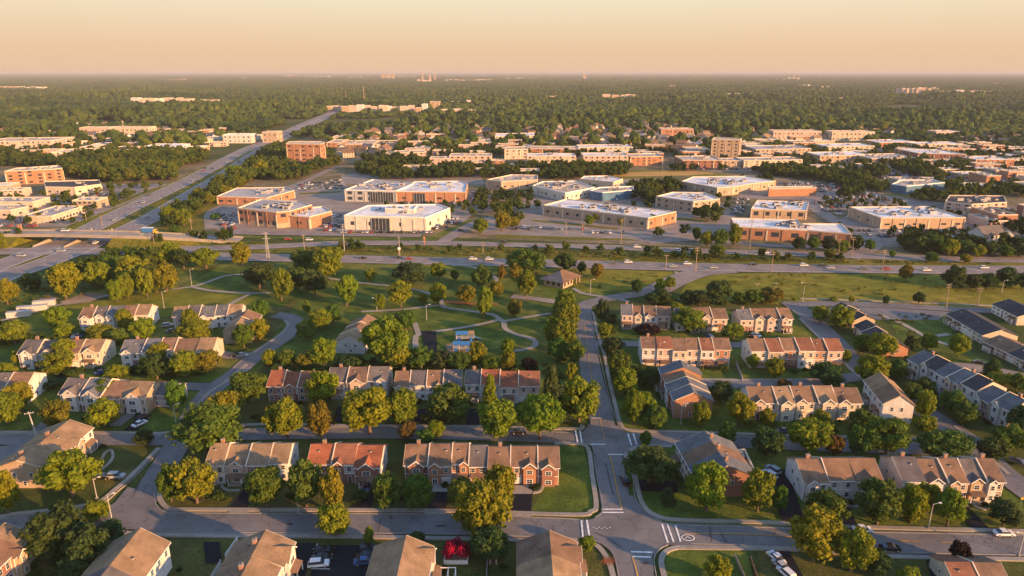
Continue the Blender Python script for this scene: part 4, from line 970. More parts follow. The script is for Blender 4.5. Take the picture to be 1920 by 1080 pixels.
# mid-distance blocks: (x0, x1, base row, front roof row, back roof row, wall, roof, storeys, base row right, label)
MID = [(735, 795, 298, 287, 283, 'P', 'h', 2, 297, 'pinkish apartment block left of the others behind the tree belt'), (805, 842, 315, 298, 294, 'P', 'h', 3, 315, 'small pink apartment block behind the central tree belt'),
       (842, 921, 311, 293, 288, 'P', 'g', 3, 311, 'long pink apartment block behind the central tree belt'), (921, 946, 315, 302, 299, 'O', 'h', 3, 315, 'short brick apartment block at the end of the tree belt'),
       (946, 990, 299, 281, 276, 'P', 'h', 3, 298, 'corner apartment block with pink facade left of the long cream one'), (988, 1080, 311, 293, 288, 'C', 'w', 3, 311, 'long cream apartment block with white roof in the centre'),
       (994, 1086, 289, 279, 274, 'O', 'h', 2, 290, 'reddish apartment row behind the long cream block'), (1094, 1178, 311, 293, 287, 'P', 'w', 3, 311, 'pink apartment block with white roof right of the cream one'),
       (1182, 1243, 311, 295, 289, 'O', 'h', 3, 310, 'red brick apartment block at the end of the central row'), (1085, 1187, 287, 277, 272, 'C', 'w', 2, 286, 'low white-roofed building behind the central apartments'),
       (928, 1011, 268, 256, 251, 'C', 'w', 3, 266, 'long cream slab of flats standing above the houses'), (1280, 1354, 315, 301, 293, 'B', 'h', 2, 315, 'low brick building at the edge of the golden field'),
       (1354, 1395, 314, 302, 297, 'T', 'g', 2, 314, 'grey-brown office left of the yellow-lit one'), (1395, 1505, 316, 302, 296, 'C', 'h', 3, 314, 'yellow-lit office with rows of windows facing the field'),
       (1418, 1521, 293, 281, 274, 'T', 'g', 2, 291, 'brown-roofed retail building right of the tan hotel'), (1538, 1632, 307, 293, 286, 'S', 'w', 2, 305, 'cream retail hall with white roof right of the yellow-lit office'),
       (1634, 1716, 312, 298, 290, 'T', 'g', 2, 310, 'brown retail hall with grey roof at right'), (1722, 1812, 304, 288, 279, 'B', 'w', 2, 306, 'large brick retail hall with white roof at far right'),
       (1830, 1902, 314, 300, 293, 'O', 'w', 3, 314, 'orange brick block at far right beside the trees'), (1648, 1716, 277, 268, 263, 'O', 'w', 2, 275, 'small orange hall with white roof behind the retail park'),
       (1720, 1806, 280, 271, 267, 'C', 'w', 2, 279, 'long pale hall behind the large brick hall'), (1882, 1960, 284, 279, 275, 'P', 'h', 1, 284, 'low pale building at the right edge behind the retail park'),
       (1488, 1531, 277, 268, 264, 'O', 'h', 2, 276, 'small tan block behind the brown-roofed retail building'), (1290, 1332, 292, 281, 276, 'C', 'h', 2, 292, 'cream block at the foot of the tan hotel'),
       (1548, 1640, 285, 275, 270, 'C', 'w', 2, 284, 'long low store with white roof behind the cream retail hall'), (640, 700, 279, 270, 264, 'P', 'h', 2, 278, 'pink row of flats right of the brick tower'),
       (700, 755, 280, 271, 264, 'P', 'a', 2, 279, 'second pink row of flats right of the brick tower'), (612, 640, 279, 268, 262, 'O', 'h', 2, 279, 'small orange block touching the brick tower'),
       (-40, 95, 280, 266, 259, 'P', 'h', 2, 278, 'wide pink hall at the left edge among woods'), (95, 135, 277, 270, 265, 'C', 'h', 1, 276, 'small cream hall right of the wide pink one'),
       (90, 162, 298, 287, 280, 'P', 'h', 2, 295, 'flat-roofed tan building above the orange apartment block'), (172, 242, 276, 271, 268, 'C', 'w', 1, 275, 'narrow white roof among trees on the left'),
       (264, 330, 285, 276, 270, 'W', 'w', 2, 285, 'white-roofed store left of the expressway'), (325, 372, 289, 280, 275, 'P', 'w', 2, 287, 'pink-walled store nearest the expressway on the left'),
       (150, 205, 248, 240, 236, 'P', 'h', 2, 248, 'left one of two pinkish blocks below the far woods'), (205, 280, 248, 240, 236, 'C', 'h', 2, 247, 'right one of two pinkish blocks below the far woods'),
       (373, 480, 270, 261, 256, 'C', 'h', 2, 266, 'long cream store beside the expressway'), (418, 470, 258, 254, 250, 'W', 'w', 2, 257, 'white upper store behind the long cream one'), (492, 520, 257, 249, 244, 'T', 'h', 2, 256, 'small tan block right of the long cream store'),
       (1450, 1540, 253, 247, 243, 'P', 'h', 2, 252, 'pink row below the woods right of the hotel'), (1560, 1640, 254, 248, 244, 'C', 'h', 2, 253, 'cream row below the woods at right'), (1755, 1800, 254, 248, 243, 'P', 'w', 2, 252, 'white-topped row below the woods at far right'),
       (1170, 1240, 262, 255, 251, 'P', 'h', 2, 261, 'pink row of flats right of the cream slab'), (1240, 1300, 250, 243, 239, 'O', 'h', 2, 249, 'orange row of flats below the woods')]
for i, (x0, x1, yb0, yt, ytb, w, rf, st, yb1, lab) in enumerate(MID):
    q, h = box_px(x0, x1, yb0, yt, ytb, yb1, z0=9 if yb0 < 262 else 0)
    L = (G(x1, yb1) - G(x0, yb0)).length
    FB(lab, None, q, h, w, rf, rows=st, sp=max(6.5, L / 22), ww=max(2.4, L / 45), wh=min(2.2, h / st * 0.5), units=5, seed=100 + i, name='apartment_building' if st == 3 else 'commercial_building', group='blocks beyond the highway')
# far sheds and towers in the woods: pale, flat, far away
FAR = [(717, 803, 205, 196), (826, 872, 208, 203), (846, 968, 194, 187), (878, 905, 210, 206), (640, 716, 203, 196), (494, 560, 202, 197.5), (560, 640, 201, 197), (245, 300, 187, 183.5), (300, 360, 187.5, 184), (360, 418, 189, 186), (0, 42, 164.5, 161), (42, 90, 165, 162.5), (1130, 1165, 181, 177), (1165, 1200, 180, 176), (1330, 1372, 178, 175), (1372, 1410, 177, 174.5),
       (1685, 1722, 169, 165), (1722, 1760, 168, 163), (1760, 1810, 172, 169), (1810, 1860, 173, 170), (1455, 1478, 149, 146.5), (1478, 1500, 148.5, 145.5), (1500, 1528, 161, 158.5), (1540, 1565, 163, 161), (652, 678, 146, 143.5), (744, 788, 145, 143),
       (782, 812, 153, 149), (835, 880, 150.5, 148.8), (880, 922, 150.5, 148.5), (948, 1015, 147.5, 145.5), (452, 470, 147.5, 145.5), (535, 560, 143.5, 140), (570, 620, 144.5, 142), (310, 348, 150, 148), (1865, 1890, 157, 155), (1020, 1060, 182, 180), (1560, 1580, 186, 184), (1250, 1270, 162, 160.5)]
rf_ = random.Random(12)
for i, (x0, x1, yb, yt) in enumerate(FAR):
    x = x0
    while x < x1 - 2:
        w = rf_.uniform(5, 15) * (1 if yb > 170 else 0.7); w = min(w, x1 - x)
        if w < 2.5: break
        dy_ = rf_.uniform(-.8, 1.2) * (1 if yb > 170 else .4)
        q, h = box_px(x, x + w, yb + dy_, yb + dy_ - (yb - yt) * rf_.uniform(.35, .95), 0, z0=15 if yb < 192 else 10)
        side_ = 'left' if x0 < 640 else ('central' if x0 < 1280 else 'right')
        wl, rl = rf_.choice([('S', 'h'), ('C', 'w'), ('P', 'h'), ('W', 'w'), ('P', 'w')])
        wn = {'S': 'tan', 'C': 'cream', 'P': 'pinkish', 'W': 'white'}[wl]
        FB('pale %s hall in a broken line of roofs in the %s distant woods' % (wn, side_), None, q, h, wl, rl, rows=0, units=1, seed=300 + i, name='distant_hall', group='%s far halls in the %s woods' % (wn, side_))
        x += w + rf_.choice([0.3, 1, 3])
for i, (x, w, yb, yt, lab) in enumerate([(719, 7, 148, 138.5, 'left'), (728, 7, 148, 138.7, 'middle'), (737, 6, 147.5, 138.2, 'right')]):
    q, h = box_px(x - w / 2, x + w / 2, yb, yt, yt - 0.4, z0=15)
    FB('%s one of three pale towers close together on the horizon' % lab, None, q, h, 'S', 'h', rows=4, sp=20, ww=9, wh=6, units=1, seed=350 + i, name='distant_tower')
for i, (x, w, yb, yt, lab) in enumerate([(792, 2.6, 152, 138, 'slim pale tower left of others on the central horizon'), (806, 4, 151, 141, 'broader pale tower in the cluster on the central horizon'), (815, 3, 150, 140, 'pale tower at the right of the central horizon cluster'),
                                    (1096, 5.5, 149, 140.5, 'lone pale water tower right of centre on the horizon'), (1488, 3, 148, 142, 'slim tower above the far right halls'), (1176, 3, 142, 138, 'tiny pale tower on the horizon right of centre')]):
    q, h = box_px(x - w / 2, x + w / 2, yb, yt, yt - 0.3, z0=15)
    FB(lab, None, q, h, 'S', 'h', rows=2, sp=20, ww=9, wh=8, units=1, seed=370 + i, name='distant_tower')

# ------------------------------------------------------------------ small houses among the trees beyond the apartments
HM = []
for k, (w, rf) in enumerate([('W', 'b'), ('C', 'a'), ('P', 'a'), ('G', 's'), ('O', 't'), ('W', 't')]):
    mb = MB(); wm, rm = WALL[w], ROOF[rf]
    mb.face([(-6, -4.5, 0), (6, -4.5, 0), (6, -4.5, 5.4), (-6, -4.5, 5.4)], wm); mb.face([(6, 4.5, 0), (-6, 4.5, 0), (-6, 4.5, 5.4), (6, 4.5, 5.4)], wm)
    mb.face([(6, -4.5, 0), (6, 4.5, 0), (6, 4.5, 5.4), (6, 0, 8.6), (6, -4.5, 5.4)], wm); mb.face([(-6, 4.5, 0), (-6, -4.5, 0), (-6, -4.5, 5.4), (-6, 0, 8.6), (-6, 4.5, 5.4)], wm)
    for s in (-1, 1):
        lo = [(-6.4, s * 5.1, 5.0), (6.4, s * 5.1, 5.0), (6.4, 0, 8.65), (-6.4, 0, 8.65)]; hi = [(p[0], p[1], p[2] + .25) for p in lo]
        mb.hull8(lo if s < 0 else lo[::-1], hi if s < 0 else hi[::-1], rm)
    mb.box(2, 2.9, 0.5, 1.3, 7.5, 9.8, CHIM)
    for x in (-4, -1.3, 1.3, 4):
        for z in (0.9, 3.4): mb.box(x - .5, x + .5, -4.56, -4.5, z, z + 1.3, GLASS)
    for y in (-2, 2): mb.box(6, 6.06, y - .5, y + .5, 3.2, 4.5, GLASS); mb.box(-6.06, -6, y - .5, y + .5, 3.2, 4.5, GLASS)
    HM.append((mb.mesh('house'), ['white grey-roofed', 'cream brown-roofed', 'pinkish brown-roofed', 'grey slate-roofed', 'orange brick', 'white tan-roofed'][k]))
HZ = [([(1838, 446), (1960, 446), (1960, 464), (1838, 458)], 9, 'by the right hedge line'), ([(1700, 262), (1960, 264), (1960, 272), (1700, 270)], 12, 'at far right beyond the retail park'), ([(60, 250), (480, 256), (470, 262), (60, 268)], 22, 'in the left clearing'), ([(640, 258), (800, 240), (1000, 246), (1000, 262), (800, 268), (640, 266)], 44, 'left of the cream slab of flats'), ([(1010, 240), (1240, 234), (1330, 250), (1330, 275), (1090, 272), (1012, 262)], 80, 'between the cream slab and the hotel'),
      ([(1390, 246), (1700, 250), (1700, 262), (1400, 268)], 34, 'behind the retail park at right'), ([(0, 238), (160, 232), (320, 242), (330, 262), (140, 262), (0, 256)], 26, 'in the left woods'), ([(1250, 275), (1290, 275), (1330, 286), (1250, 290)], 6, 'left of the hotel'), ([(640, 282), (735, 284), (735, 298), (640, 296)], 10, 'left of the pink apartment blocks'), ([(1100, 262), (1260, 266), (1250, 276), (1090, 276)], 16, 'behind the white-roofed central building')]
def inpoly(x, y, poly):
    r_ = False; j = len(poly) - 1
    for i in range(len(poly)):
        xi, yi = poly[i][0], poly[i][1]; xj, yj = poly[j][0], poly[j][1]
        if (yi > y) != (yj > y) and x < (xj - xi) * (y - yi) / (yj - yi) + xi: r_ = not r_
        j = i
    return r_
placed = []
for poly, n, where in HZ:
    bx = [p[0] for p in poly]; by = [p[1] for p in poly]; k = 0
    for _ in range(4000):
        if k >= n: break
        x, y = R.uniform(min(bx), max(bx)), R.uniform(min(by), max(by))
        if not inpoly(x, y, poly): continue
        p = G(x, y)
        if any((p.x - q[0]) ** 2 + (p.y - q[1]) ** 2 < 22 ** 2 for q in placed): continue
        if any(inpoly(p.x, p.y, f) for f in FOOT[-140:]): continue
        placed.append((p.x, p.y)); k += 1
        me, lk = HM[R.randrange(6)]
        s = R.uniform(0.9, 1.35)
        o = link('house', me, None, p, (0, 0, R.choice([0.2, 0.2, -0.5, 1.2, 1.57]) + R.uniform(-.2, .2)), (s, s, s))
        tag(o, 'small %s house among trees %s' % (lk, where), 'house', 'small %s houses %s' % (lk, where))
        FOOT.append([(p.x - 7, p.y - 7), (p.x + 7, p.y - 7), (p.x + 7, p.y + 7), (p.x - 7, p.y + 7)])

# small infill shops, offices and flats between the larger blocks
IM = []; NF = len(FOOT)
for k, (w, rf, h_) in enumerate([('P', 'h', 6), ('S', 'w', 5), ('O', 'h', 8), ('T', 'g', 6), ('C', 'g', 5), ('O', 'a', 9), ('B', 'g', 7)]):
    mb = MB(); wm = WALL[w]; L_, D_ = [(24, 14), (34, 18), (28, 14), (20, 16), (40, 22), (30, 14), (26, 20)][k]
    mb.box(-L_ / 2, L_ / 2, -D_ / 2, D_ / 2, 0, h_, wm, ROOF[rf])
    for s_ in (-1, 1): mb.box(-L_ / 2, L_ / 2, s_ * (D_ / 2 - .2) - .2, s_ * (D_ / 2 - .2) + .2, h_ + .002, h_ + .8, CREAMT); mb.box(s_ * (L_ / 2 - .2) - .2, s_ * (L_ / 2 - .2) + .2, -D_ / 2 + .41, D_ / 2 - .41, h_ + .002, h_ + .8, CREAMT)
    n_ = int(L_ / 4)
    for f in range(max(1, h_ // 3)):
        for i in range(n_):
            x = -L_ / 2 + (i + .5) * L_ / n_; mb.box(x - 1.1, x + 1.1, -D_ / 2 - .08, -D_ / 2, 1 + f * 3, 2.5 + f * 3, GLASS)
    for i in range(4): mb.box(-L_ / 3 + i * L_ / 5, -L_ / 3 + i * L_ / 5 + 2, -1 + (i % 2) * 3, 1 + (i % 2) * 3, h_, h_ + 1.3, METAL)
    if k in (0, 2, 5): mb.box(-L_ / 4, L_ / 8, -D_ / 2 - 2.5, -D_ / 2 - .1, 0, h_ - 1, WALL['C'], ROOF['h'])
    IM.append((mb.mesh('small_building'), ['pink flat-roofed', 'tan white-roofed', 'orange brick', 'brown grey-roofed', 'cream low', 'orange three-storey', 'brick grey-roofed'][k], L_, D_))
IZ = [([(640, 258), (930, 262), (1330, 268), (1330, 300), (640, 290)], 30, 'among the central apartment blocks'), ([(1270, 268), (1500, 258), (1920, 262), (2000, 262), (2000, 322), (1560, 322), (1270, 318)], 42, 'among the right retail halls'), ([(-60, 246), (480, 248), (480, 266), (330, 292), (-60, 300)], 34, 'in the left built-up belt'),
      ([(1640, 322), (1960, 322), (1960, 362), (1700, 356)], 12, 'round the blue-walled showroom'), ([(660, 318), (1000, 316), (1000, 330), (660, 330)], 6, 'behind the glass-fronted offices'), ([(-40, 352), (80, 350), (240, 372), (150, 410), (-40, 415)], 5, 'in the left car parks'), ([(640, 196), (980, 186), (980, 212), (640, 214)], 20, 'in the far central clearing'), ([(1840, 400), (1960, 405), (1960, 430), (1850, 425)], 5, 'at the right edge car park')]
ri_ = random.Random(21)
for poly, n, where in IZ:
    k = 0; bx = [p[0] for p in poly]; by = [p[1] for p in poly]
    for _ in range(3000):
        if k >= n: break
        x, y = ri_.uniform(min(bx), max(bx)), ri_.uniform(min(by), max(by))
        if not inpoly(x, y, poly): continue
        p = G(x, y); me, lk, L_, D_ = ri_.choice(IM)
        r_ = L_ * .62
        if any((abs(p.x - sum(q[0] for q in f) / len(f)) < 200) and any(inpoly(p.x + a_, p.y + b_, f) for a_, b_ in ((0, 0), (r_, 0), (-r_, 0), (0, r_), (0, -r_), (r_, r_), (-r_, -r_), (r_, -r_), (-r_, r_))) for f in FOOT): continue
        if any(min((p.x - q[0]) ** 2 + (p.y - q[1]) ** 2 for q in ln) < (hw + r_) ** 2 for ln, hw in ROADS): continue
        k += 1
        o = link('small_building', me, None, p, (0, 0, ri_.choice([0, 0, .12, -.15, 1.57])))
        tag(o, 'small %s building %s' % (lk, where), 'building', 'small %s buildings %s' % (lk, where))
        FOOT.append([(p.x - L_ / 2, p.y - D_ / 2), (p.x + L_ / 2, p.y - D_ / 2), (p.x + L_ / 2, p.y + D_ / 2), (p.x - L_ / 2, p.y + D_ / 2)])
# ------------------------------------------------------------------ trees
def ico(sub=1):
    bm = bmesh.new(); bmesh.ops.create_icosphere(bm, subdivisions=sub, radius=1.0)
    v = np.array([p.co[:] for p in bm.verts]); f = [[q.index for q in p.verts] for p in bm.faces]; bm.free()
    return v, np.array(f)
ICV, ICF = ico(1)
def crown_mesh(name, seed, shape='round', lobes=30, leaves=84, lf=0.036, mat=None):
    rg = np.random.default_rng(seed)
    V, F = [], []; nv = 0
    cs, rs = [], []
    for i in range(lobes):
        if shape == 'cone':
            z = 0.14 + 0.80 * (i / lobes); rmax = 0.46 * (1 - (z - 0.08) / 0.95) + 0.02
            a = i * 2.4 + rg.uniform(-.4, .4); r = rmax * rg.uniform(.35, .85); rad = (0.10 + 0.10 * (1 - z)) * rg.uniform(.8, 1.15)
            c = (r * math.cos(a), r * math.sin(a), z)
        elif shape == 'bush':
            a = rg.uniform(0, 6.283); r = 0.40 * math.sqrt(rg.uniform()); z = 0.28 + 0.4 * rg.uniform() * (1 - r)
            c = (r * math.cos(a), r * math.sin(a), z); rad = rg.uniform(.10, .2)
        else:
            tall = {'round': 0.38, 'tall': 0.40, 'broad': 0.36}[shape]
            zc_ = {'round': 0.51, 'tall': 0.51, 'broad': 0.53}[shape]
            d = rg.normal(size=3); d /= np.linalg.norm(d); k = rg.uniform(.25, 1.0) ** 0.5
            if d[2] < -0.2: d[2] *= 0.85
            ax = 0.39 * rg.uniform(.82, 1.12)
            c = (d[0] * k * ax, d[1] * k * ax, zc_ + d[2] * k * tall * (1 - 0.0)); rad = rg.uniform(.075, .16)
        cs.append(np.array(c)); rs.append(rad)
    for c, rad in zip(cs, rs):
        q = ICV * (1 + rg.uniform(-.12, .12, (len(ICV), 1))) * rad * 0.70 + c
        V.append(q); F += [tuple(int(i) + nv for i in f) for f in ICF]; nv += len(q)
        for _ in range(leaves):
            d = rg.normal(size=3); d /= np.linalg.norm(d)
            if d[2] < -0.3 and rg.uniform() < .6: d[2] = -d[2]
            p = c + d * rad * rg.uniform(.72, 1.2)
            if shape != 'bush' and p[2] < 0.1: continue
            n = d + rg.normal(size=3) * 0.55; n /= np.linalg.norm(n)
            a = np.cross(n, rg.normal(size=3)); a /= np.linalg.norm(a); b = np.cross(n, a)
            s = lf * rg.uniform(.6, 1.25); s2 = s * rg.uniform(.6, 1.0)
            V.append(np.array([p - a * s - b * s2 * .4, p + a * s * .2 - b * s2, p + a * s + b * s2 * .3, p - a * s * .1 + b * s2]))
            F.append((nv, nv + 1, nv + 2, nv + 3)); nv += 4
    me = bpy.data.meshes.new(name)
    me.from_pydata(np.concatenate(V).tolist(), [], F)
    me.materials.append(mat or LEAF); me.update()
    return me
def trunk_mesh(name, seed, hi=0.62):
    rr = random.Random(seed); mb = MB()
    mb.tube((0, 0, -0.01), (0, 0, 0.14), 0.040, 0.028, BARK); mb.tube((0, 0, 0.14), (0.01, 0.01, hi), 0.028, 0.012, BARK)
    for k in range(5):
        a = k * 1.26 + rr.uniform(-.3, .3); z = rr.uniform(.2, .4)
        mb.tube((0, 0, z), (0.28 * math.cos(a), 0.28 * math.sin(a), z + rr.uniform(.18, .3)), 0.016, 0.006, BARK, 6)
    return mb.mesh(name)
CROWNS = {'round': [crown_mesh('crown', 10 + k, 'round', 66) for k in range(4)], 'tall': [crown_mesh('crown', 20 + k, 'tall', 66) for k in range(2)],
          'broad': [crown_mesh('crown', 30 + k, 'broad', 66) for k in range(2)], 'cone': [crown_mesh('crown', 40 + k, 'cone', 40, 80) for k in range(2)],
          'bush': [crown_mesh('crown', 50 + k, 'bush', 34, 80, 0.042) for k in range(2)]}
TRUNKS = [trunk_mesh('trunk', 60 + k) for k in range(3)]
TCOL = {'g': ((0.082, 0.128, 0.017), 'green'), 'y': ((0.178, 0.192, 0.012), 'yellow-green'), 'l': ((0.140, 0.182, 0.014), 'lime green'), 'd': ((0.048, 0.080, 0.020), 'dark green'),
        'o': ((0.165, 0.142, 0.016), 'olive-yellow'), 'r': ((0.150, 0.085, 0.018), 'rust-brown'), 'm': ((0.022, 0.012, 0.010), 'dark maroon'), 'c': ((0.42, 0.008, 0.045), 'crimson')}
T_ = []
def trees(s, shape=None):
    for e in s.split(';'):
        e = e.split()
        if not e: continue
        T_.append((float(e[0]), float(e[1]), float(e[2]), float(e[3]), e[4], e[5] if len(e) > 5 else None))
# x, crown foot row, width, height (pixels in the photograph), kind, shape
trees('''15 970 48 78 y;137 938 84 84 y broad;184 985 44 44 y;122 1052 98 98 d;178 1078 82 88 d;205 1032 52 50 d;148 1100 60 60 d;322 945 42 72 g tall;370 950 70 84 y;500 954 64 76 g;575 957 68 86 g;628 968 48 84 y tall;
630 1012 54 62 y;396 868 104 100 g broad;466 762 66 66 g;425 797 66 60 y;540 828 62 74 y;603 825 48 70 o tall;605 768 54 68 y;110 808 50 56 o;196 808 60 56 y;200 765 42 52 g tall;14 800 62 62 y;42 775 40 56 y;333 775 36 58 g tall;271 838 32 30 d;67 846 16 16 d bush;
694 822 88 90 y;758 800 54 68 y;840 800 74 74 g;932 828 66 80 y;916 772 32 64 y cone;1012 832 72 86 y;1036 792 42 100 d cone;1085 798 68 84 y;1072 722 20 42 y tall;765 826 32 34 r;817 822 28 32 y;798 834 32 28 g;727 958 54 68 g;783 960 58 66 g;866 958 54 56 o;
938 962 56 84 y tall;905 1018 82 108 y;916 1056 64 62 d;693 1024 20 34 l;783 1016 22 20 d bush;1099 1038 30 32 l;1216 915 84 70 d broad;1250 952 32 38 d cone;1210 838 24 28 g;1162 722 42 62 g tall;1172 745 40 52 y;1187 800 38 68 y tall;1210 790 36 52 y;1228 808 40 46 g;1220 728 36 38 d;
1324 965 70 94 y;1420 965 54 80 y;1457 960 32 48 g;1545 985 60 60 g;1643 990 74 84 g;1706 985 50 70 y;1738 966 42 56 y;1776 990 48 68 y;1880 990 52 48 d;1524 1060 84 92 y broad;1594 1078 62 78 y;1618 1042 36 42 y;1645 1085 42 48 d;1797 1066 40 46 m;1343 1096 50 48 y;1700 1102 36 36 y;
1517 856 66 68 y;1563 858 34 40 r;1605 858 40 56 g;1660 862 74 74 g;1770 868 80 56 g broad;1855 872 46 50 d;1892 850 62 48 g;1438 860 58 58 d;1364 838 34 44 g;1384 805 48 64 y;1315 805 32 50 y tall;1350 760 44 44 d;1438 805 28 38 y;1540 808 32 38 y;1612 808 42 38 g;
1728 788 32 56 y tall;1730 818 38 38 y;1705 757 38 38 g;1735 746 36 36 g;1785 780 40 44 g;1806 802 44 48 g;1910 822 46 58 d;1630 730 48 62 y;1680 715 34 40 g;1545 728 54 44 d;1452 712 30 40 y;1410 695 22 30 y;1470 728 24 20 r bush;1584 682 20 26 y;1575 622 46 46 y;1535 605 34 30 y;
1613 668 36 40 g;1647 680 46 54 y;1706 662 28 32 d;1738 660 28 34 y;1796 672 36 44 y;1857 710 32 36 d cone;1880 728 46 32 y bush;1905 736 36 34 g;1288 628 60 46 y broad;1375 640 40 32 y;1240 572 40 28 d;1266 581 26 16 y bush;1290 572 32 26 d;1312 576 40 28 d;1346 575 48 48 d;1386 572 28 24 g;1412 573 36 28 g;1446 573 46 32 o;
1128 605 28 42 d tall;1133 636 22 30 y;1148 672 36 38 d;1214 630 40 22 m bush;1058 592 40 46 l tall;1063 628 46 62 l tall;1059 664 50 66 l tall;1040 655 32 60 y tall;1076 690 38 50 g;1048 682 36 46 g;907 600 34 60 l tall;966 598 28 34 o;987 560 40 52 l;930 560 30 32 y;905 546 42 44 g;875 572 38 36 o;823 575 34 42 y;752 580 46 50 y;715 583 20 32 y tall;
768 543 62 46 d broad;823 528 34 34 y;697 533 24 28 y;650 578 42 62 y;793 572 16 20 y;853 528 18 22 g;985 523 70 50 g broad;1058 513 40 36 d;940 527 16 30 o tall;965 526 26 32 o;1090 515 20 24 d;1121 525 28 30 o;1194 553 24 28 d;1236 554 20 32 l tall;1256 546 24 26 y;1222 573 34 24 d;
725 692 84 92 l;745 697 56 50 y;655 690 40 26 d bush;790 695 46 42 g;830 695 40 36 d;860 697 40 36 g;893 690 34 48 y tall;920 697 32 30 g;953 697 32 38 y;953 668 24 32 y;992 700 28 28 m;760 622 46 38 g;
124 566 62 72 y;15 576 50 48 y;58 545 44 30 g;184 545 48 52 y;208 525 60 42 g;252 545 66 60 y;313 552 52 56 y;220 570 34 44 y tall;240 564 34 50 y tall;277 561 38 56 y tall;294 553 42 56 g tall;290 505 50 40 g;258 500 40 36 g;322 502 50 42 y;345 508 38 40 d;387 508 50 40 y;455 502 40 44 y;487 546 56 50 d;528 568 44 62 l tall;575 520 50 50 g;612 532 58 60 y;592 560 50 50 d;560 546 40 42 g;625 500 40 36 y;
112 618 40 42 y;124 636 32 28 y;28 650 46 46 y;8 640 30 40 d;192 646 54 36 y broad;222 652 32 36 g;236 622 26 42 y tall;270 640 40 42 y;361 622 32 42 y tall;365 648 58 46 y broad;458 655 34 46 g;488 640 30 42 y;490 600 34 36 g;575 645 38 40 g;600 622 40 40 y;577 590 16 26 l tall;625 612 36 40 g;508 688 32 32 y;538 690 34 32 g;570 692 30 28 o;608 692 42 54 y;124 690 38 52 y tall;112 706 50 44 y;34 688 14 28 y;12 712 34 30 y;302 690 38 46 y;295 716 58 50 d;350 713 50 54 y;390 700 42 42 o;221 714 40 28 y broad;100 732 40 18 d bush;
1787 544 44 44 d;1820 546 36 32 d;1850 546 36 32 d;1885 544 46 40 d;1916 546 30 32 d;1697 531 26 34 o;1660 572 13 18 d;1722 573 27 24 d;1595 570 10 14 y;1562 566 14 12 y bush;1488 566 10 10 y bush;1344 486 30 26 g;1325 466 24 30 y;1350 468 32 36 g;1375 466 26 44 y;1305 453 18 26 g;902 441 32 30 l;942 436 34 38 y;962 430 26 22 y;1497 472 26 26 d;1524 473 24 28 g;1552 473 28 26 d;1578 476 26 24 y;1604 472 28 30 d;1630 474 22 24 g;1478 486 12 12 y bush;1556 488 26 20 o;1672 484 12 14 y;
1700 474 28 26 d;1725 477 30 32 g;1752 476 30 34 g;1778 484 30 34 y;1805 482 30 30 g;1832 486 28 24 y;1856 484 30 28 d;1884 486 32 24 g;1910 486 32 26 d;1745 494 26 20 g;1810 496 24 18 y;1690 462 22 20 g;318 424 32 36 y;345 426 30 32 y;330 442 26 18 g;362 400 26 22 g;405 414 20 16 g bush;392 386 28 20 y;420 372 30 22 y;445 356 34 24 y;470 342 34 24 g;440 336 28 24 y;490 332 36 30 y;520 330 32 28 g;1246 420 14 18 y;1105 425 18 20 l;1120 418 16 20 y;1165 424 16 16 y;1224 424 18 22 g;5 470 20 34 y;240 480 20 18 g''')
def ordinal(i, n):
    w = ['first', 'second', 'third', 'fourth', 'fifth', 'sixth', 'seventh', 'eighth', 'ninth', 'tenth', 'eleventh', 'twelfth']
    if n == 2: return ['left', 'right'][i] + ' one of two '
    if n == 3: return ['left', 'middle', 'right'][i] + ' one of three '
    if i == 0: return 'leftmost of '
    if i == n - 1: return 'rightmost of '
    return (w[i] if i < 12 else 'far') + ' from left of '
LAND += [(1150, 1000, 'the road junction'), (1140, 825, 'the upper junction'), (870, 640, 'the playground'), (940, 600, 'the park path fork'), (260, 940, 'the left street corner'), (540, 610, 'the street bend'), (700, 1050, 'the small car park'), (860, 985, 'the lower street'), (1640, 1015, 'the lower right street'),
         (740, 815, 'the middle street'), (1560, 845, 'the right middle street'), (1600, 540, 'the open field'), (1550, 500, 'the highway'), (800, 490, 'the near highway'), (330, 380, 'the expressway'), (150, 440, 'the overpass'), (1097, 700, 'the avenue'), (400, 540, 'the left park path'), (700, 545, 'the park lawn'), (200, 590, 'the meadow'), (1800, 520, 'the field corner'), (1830, 470, 'the right hedge line'), (1460, 475, 'the verge')]
TLAND = [l for l in LAND if l[1] > 430]
info = []
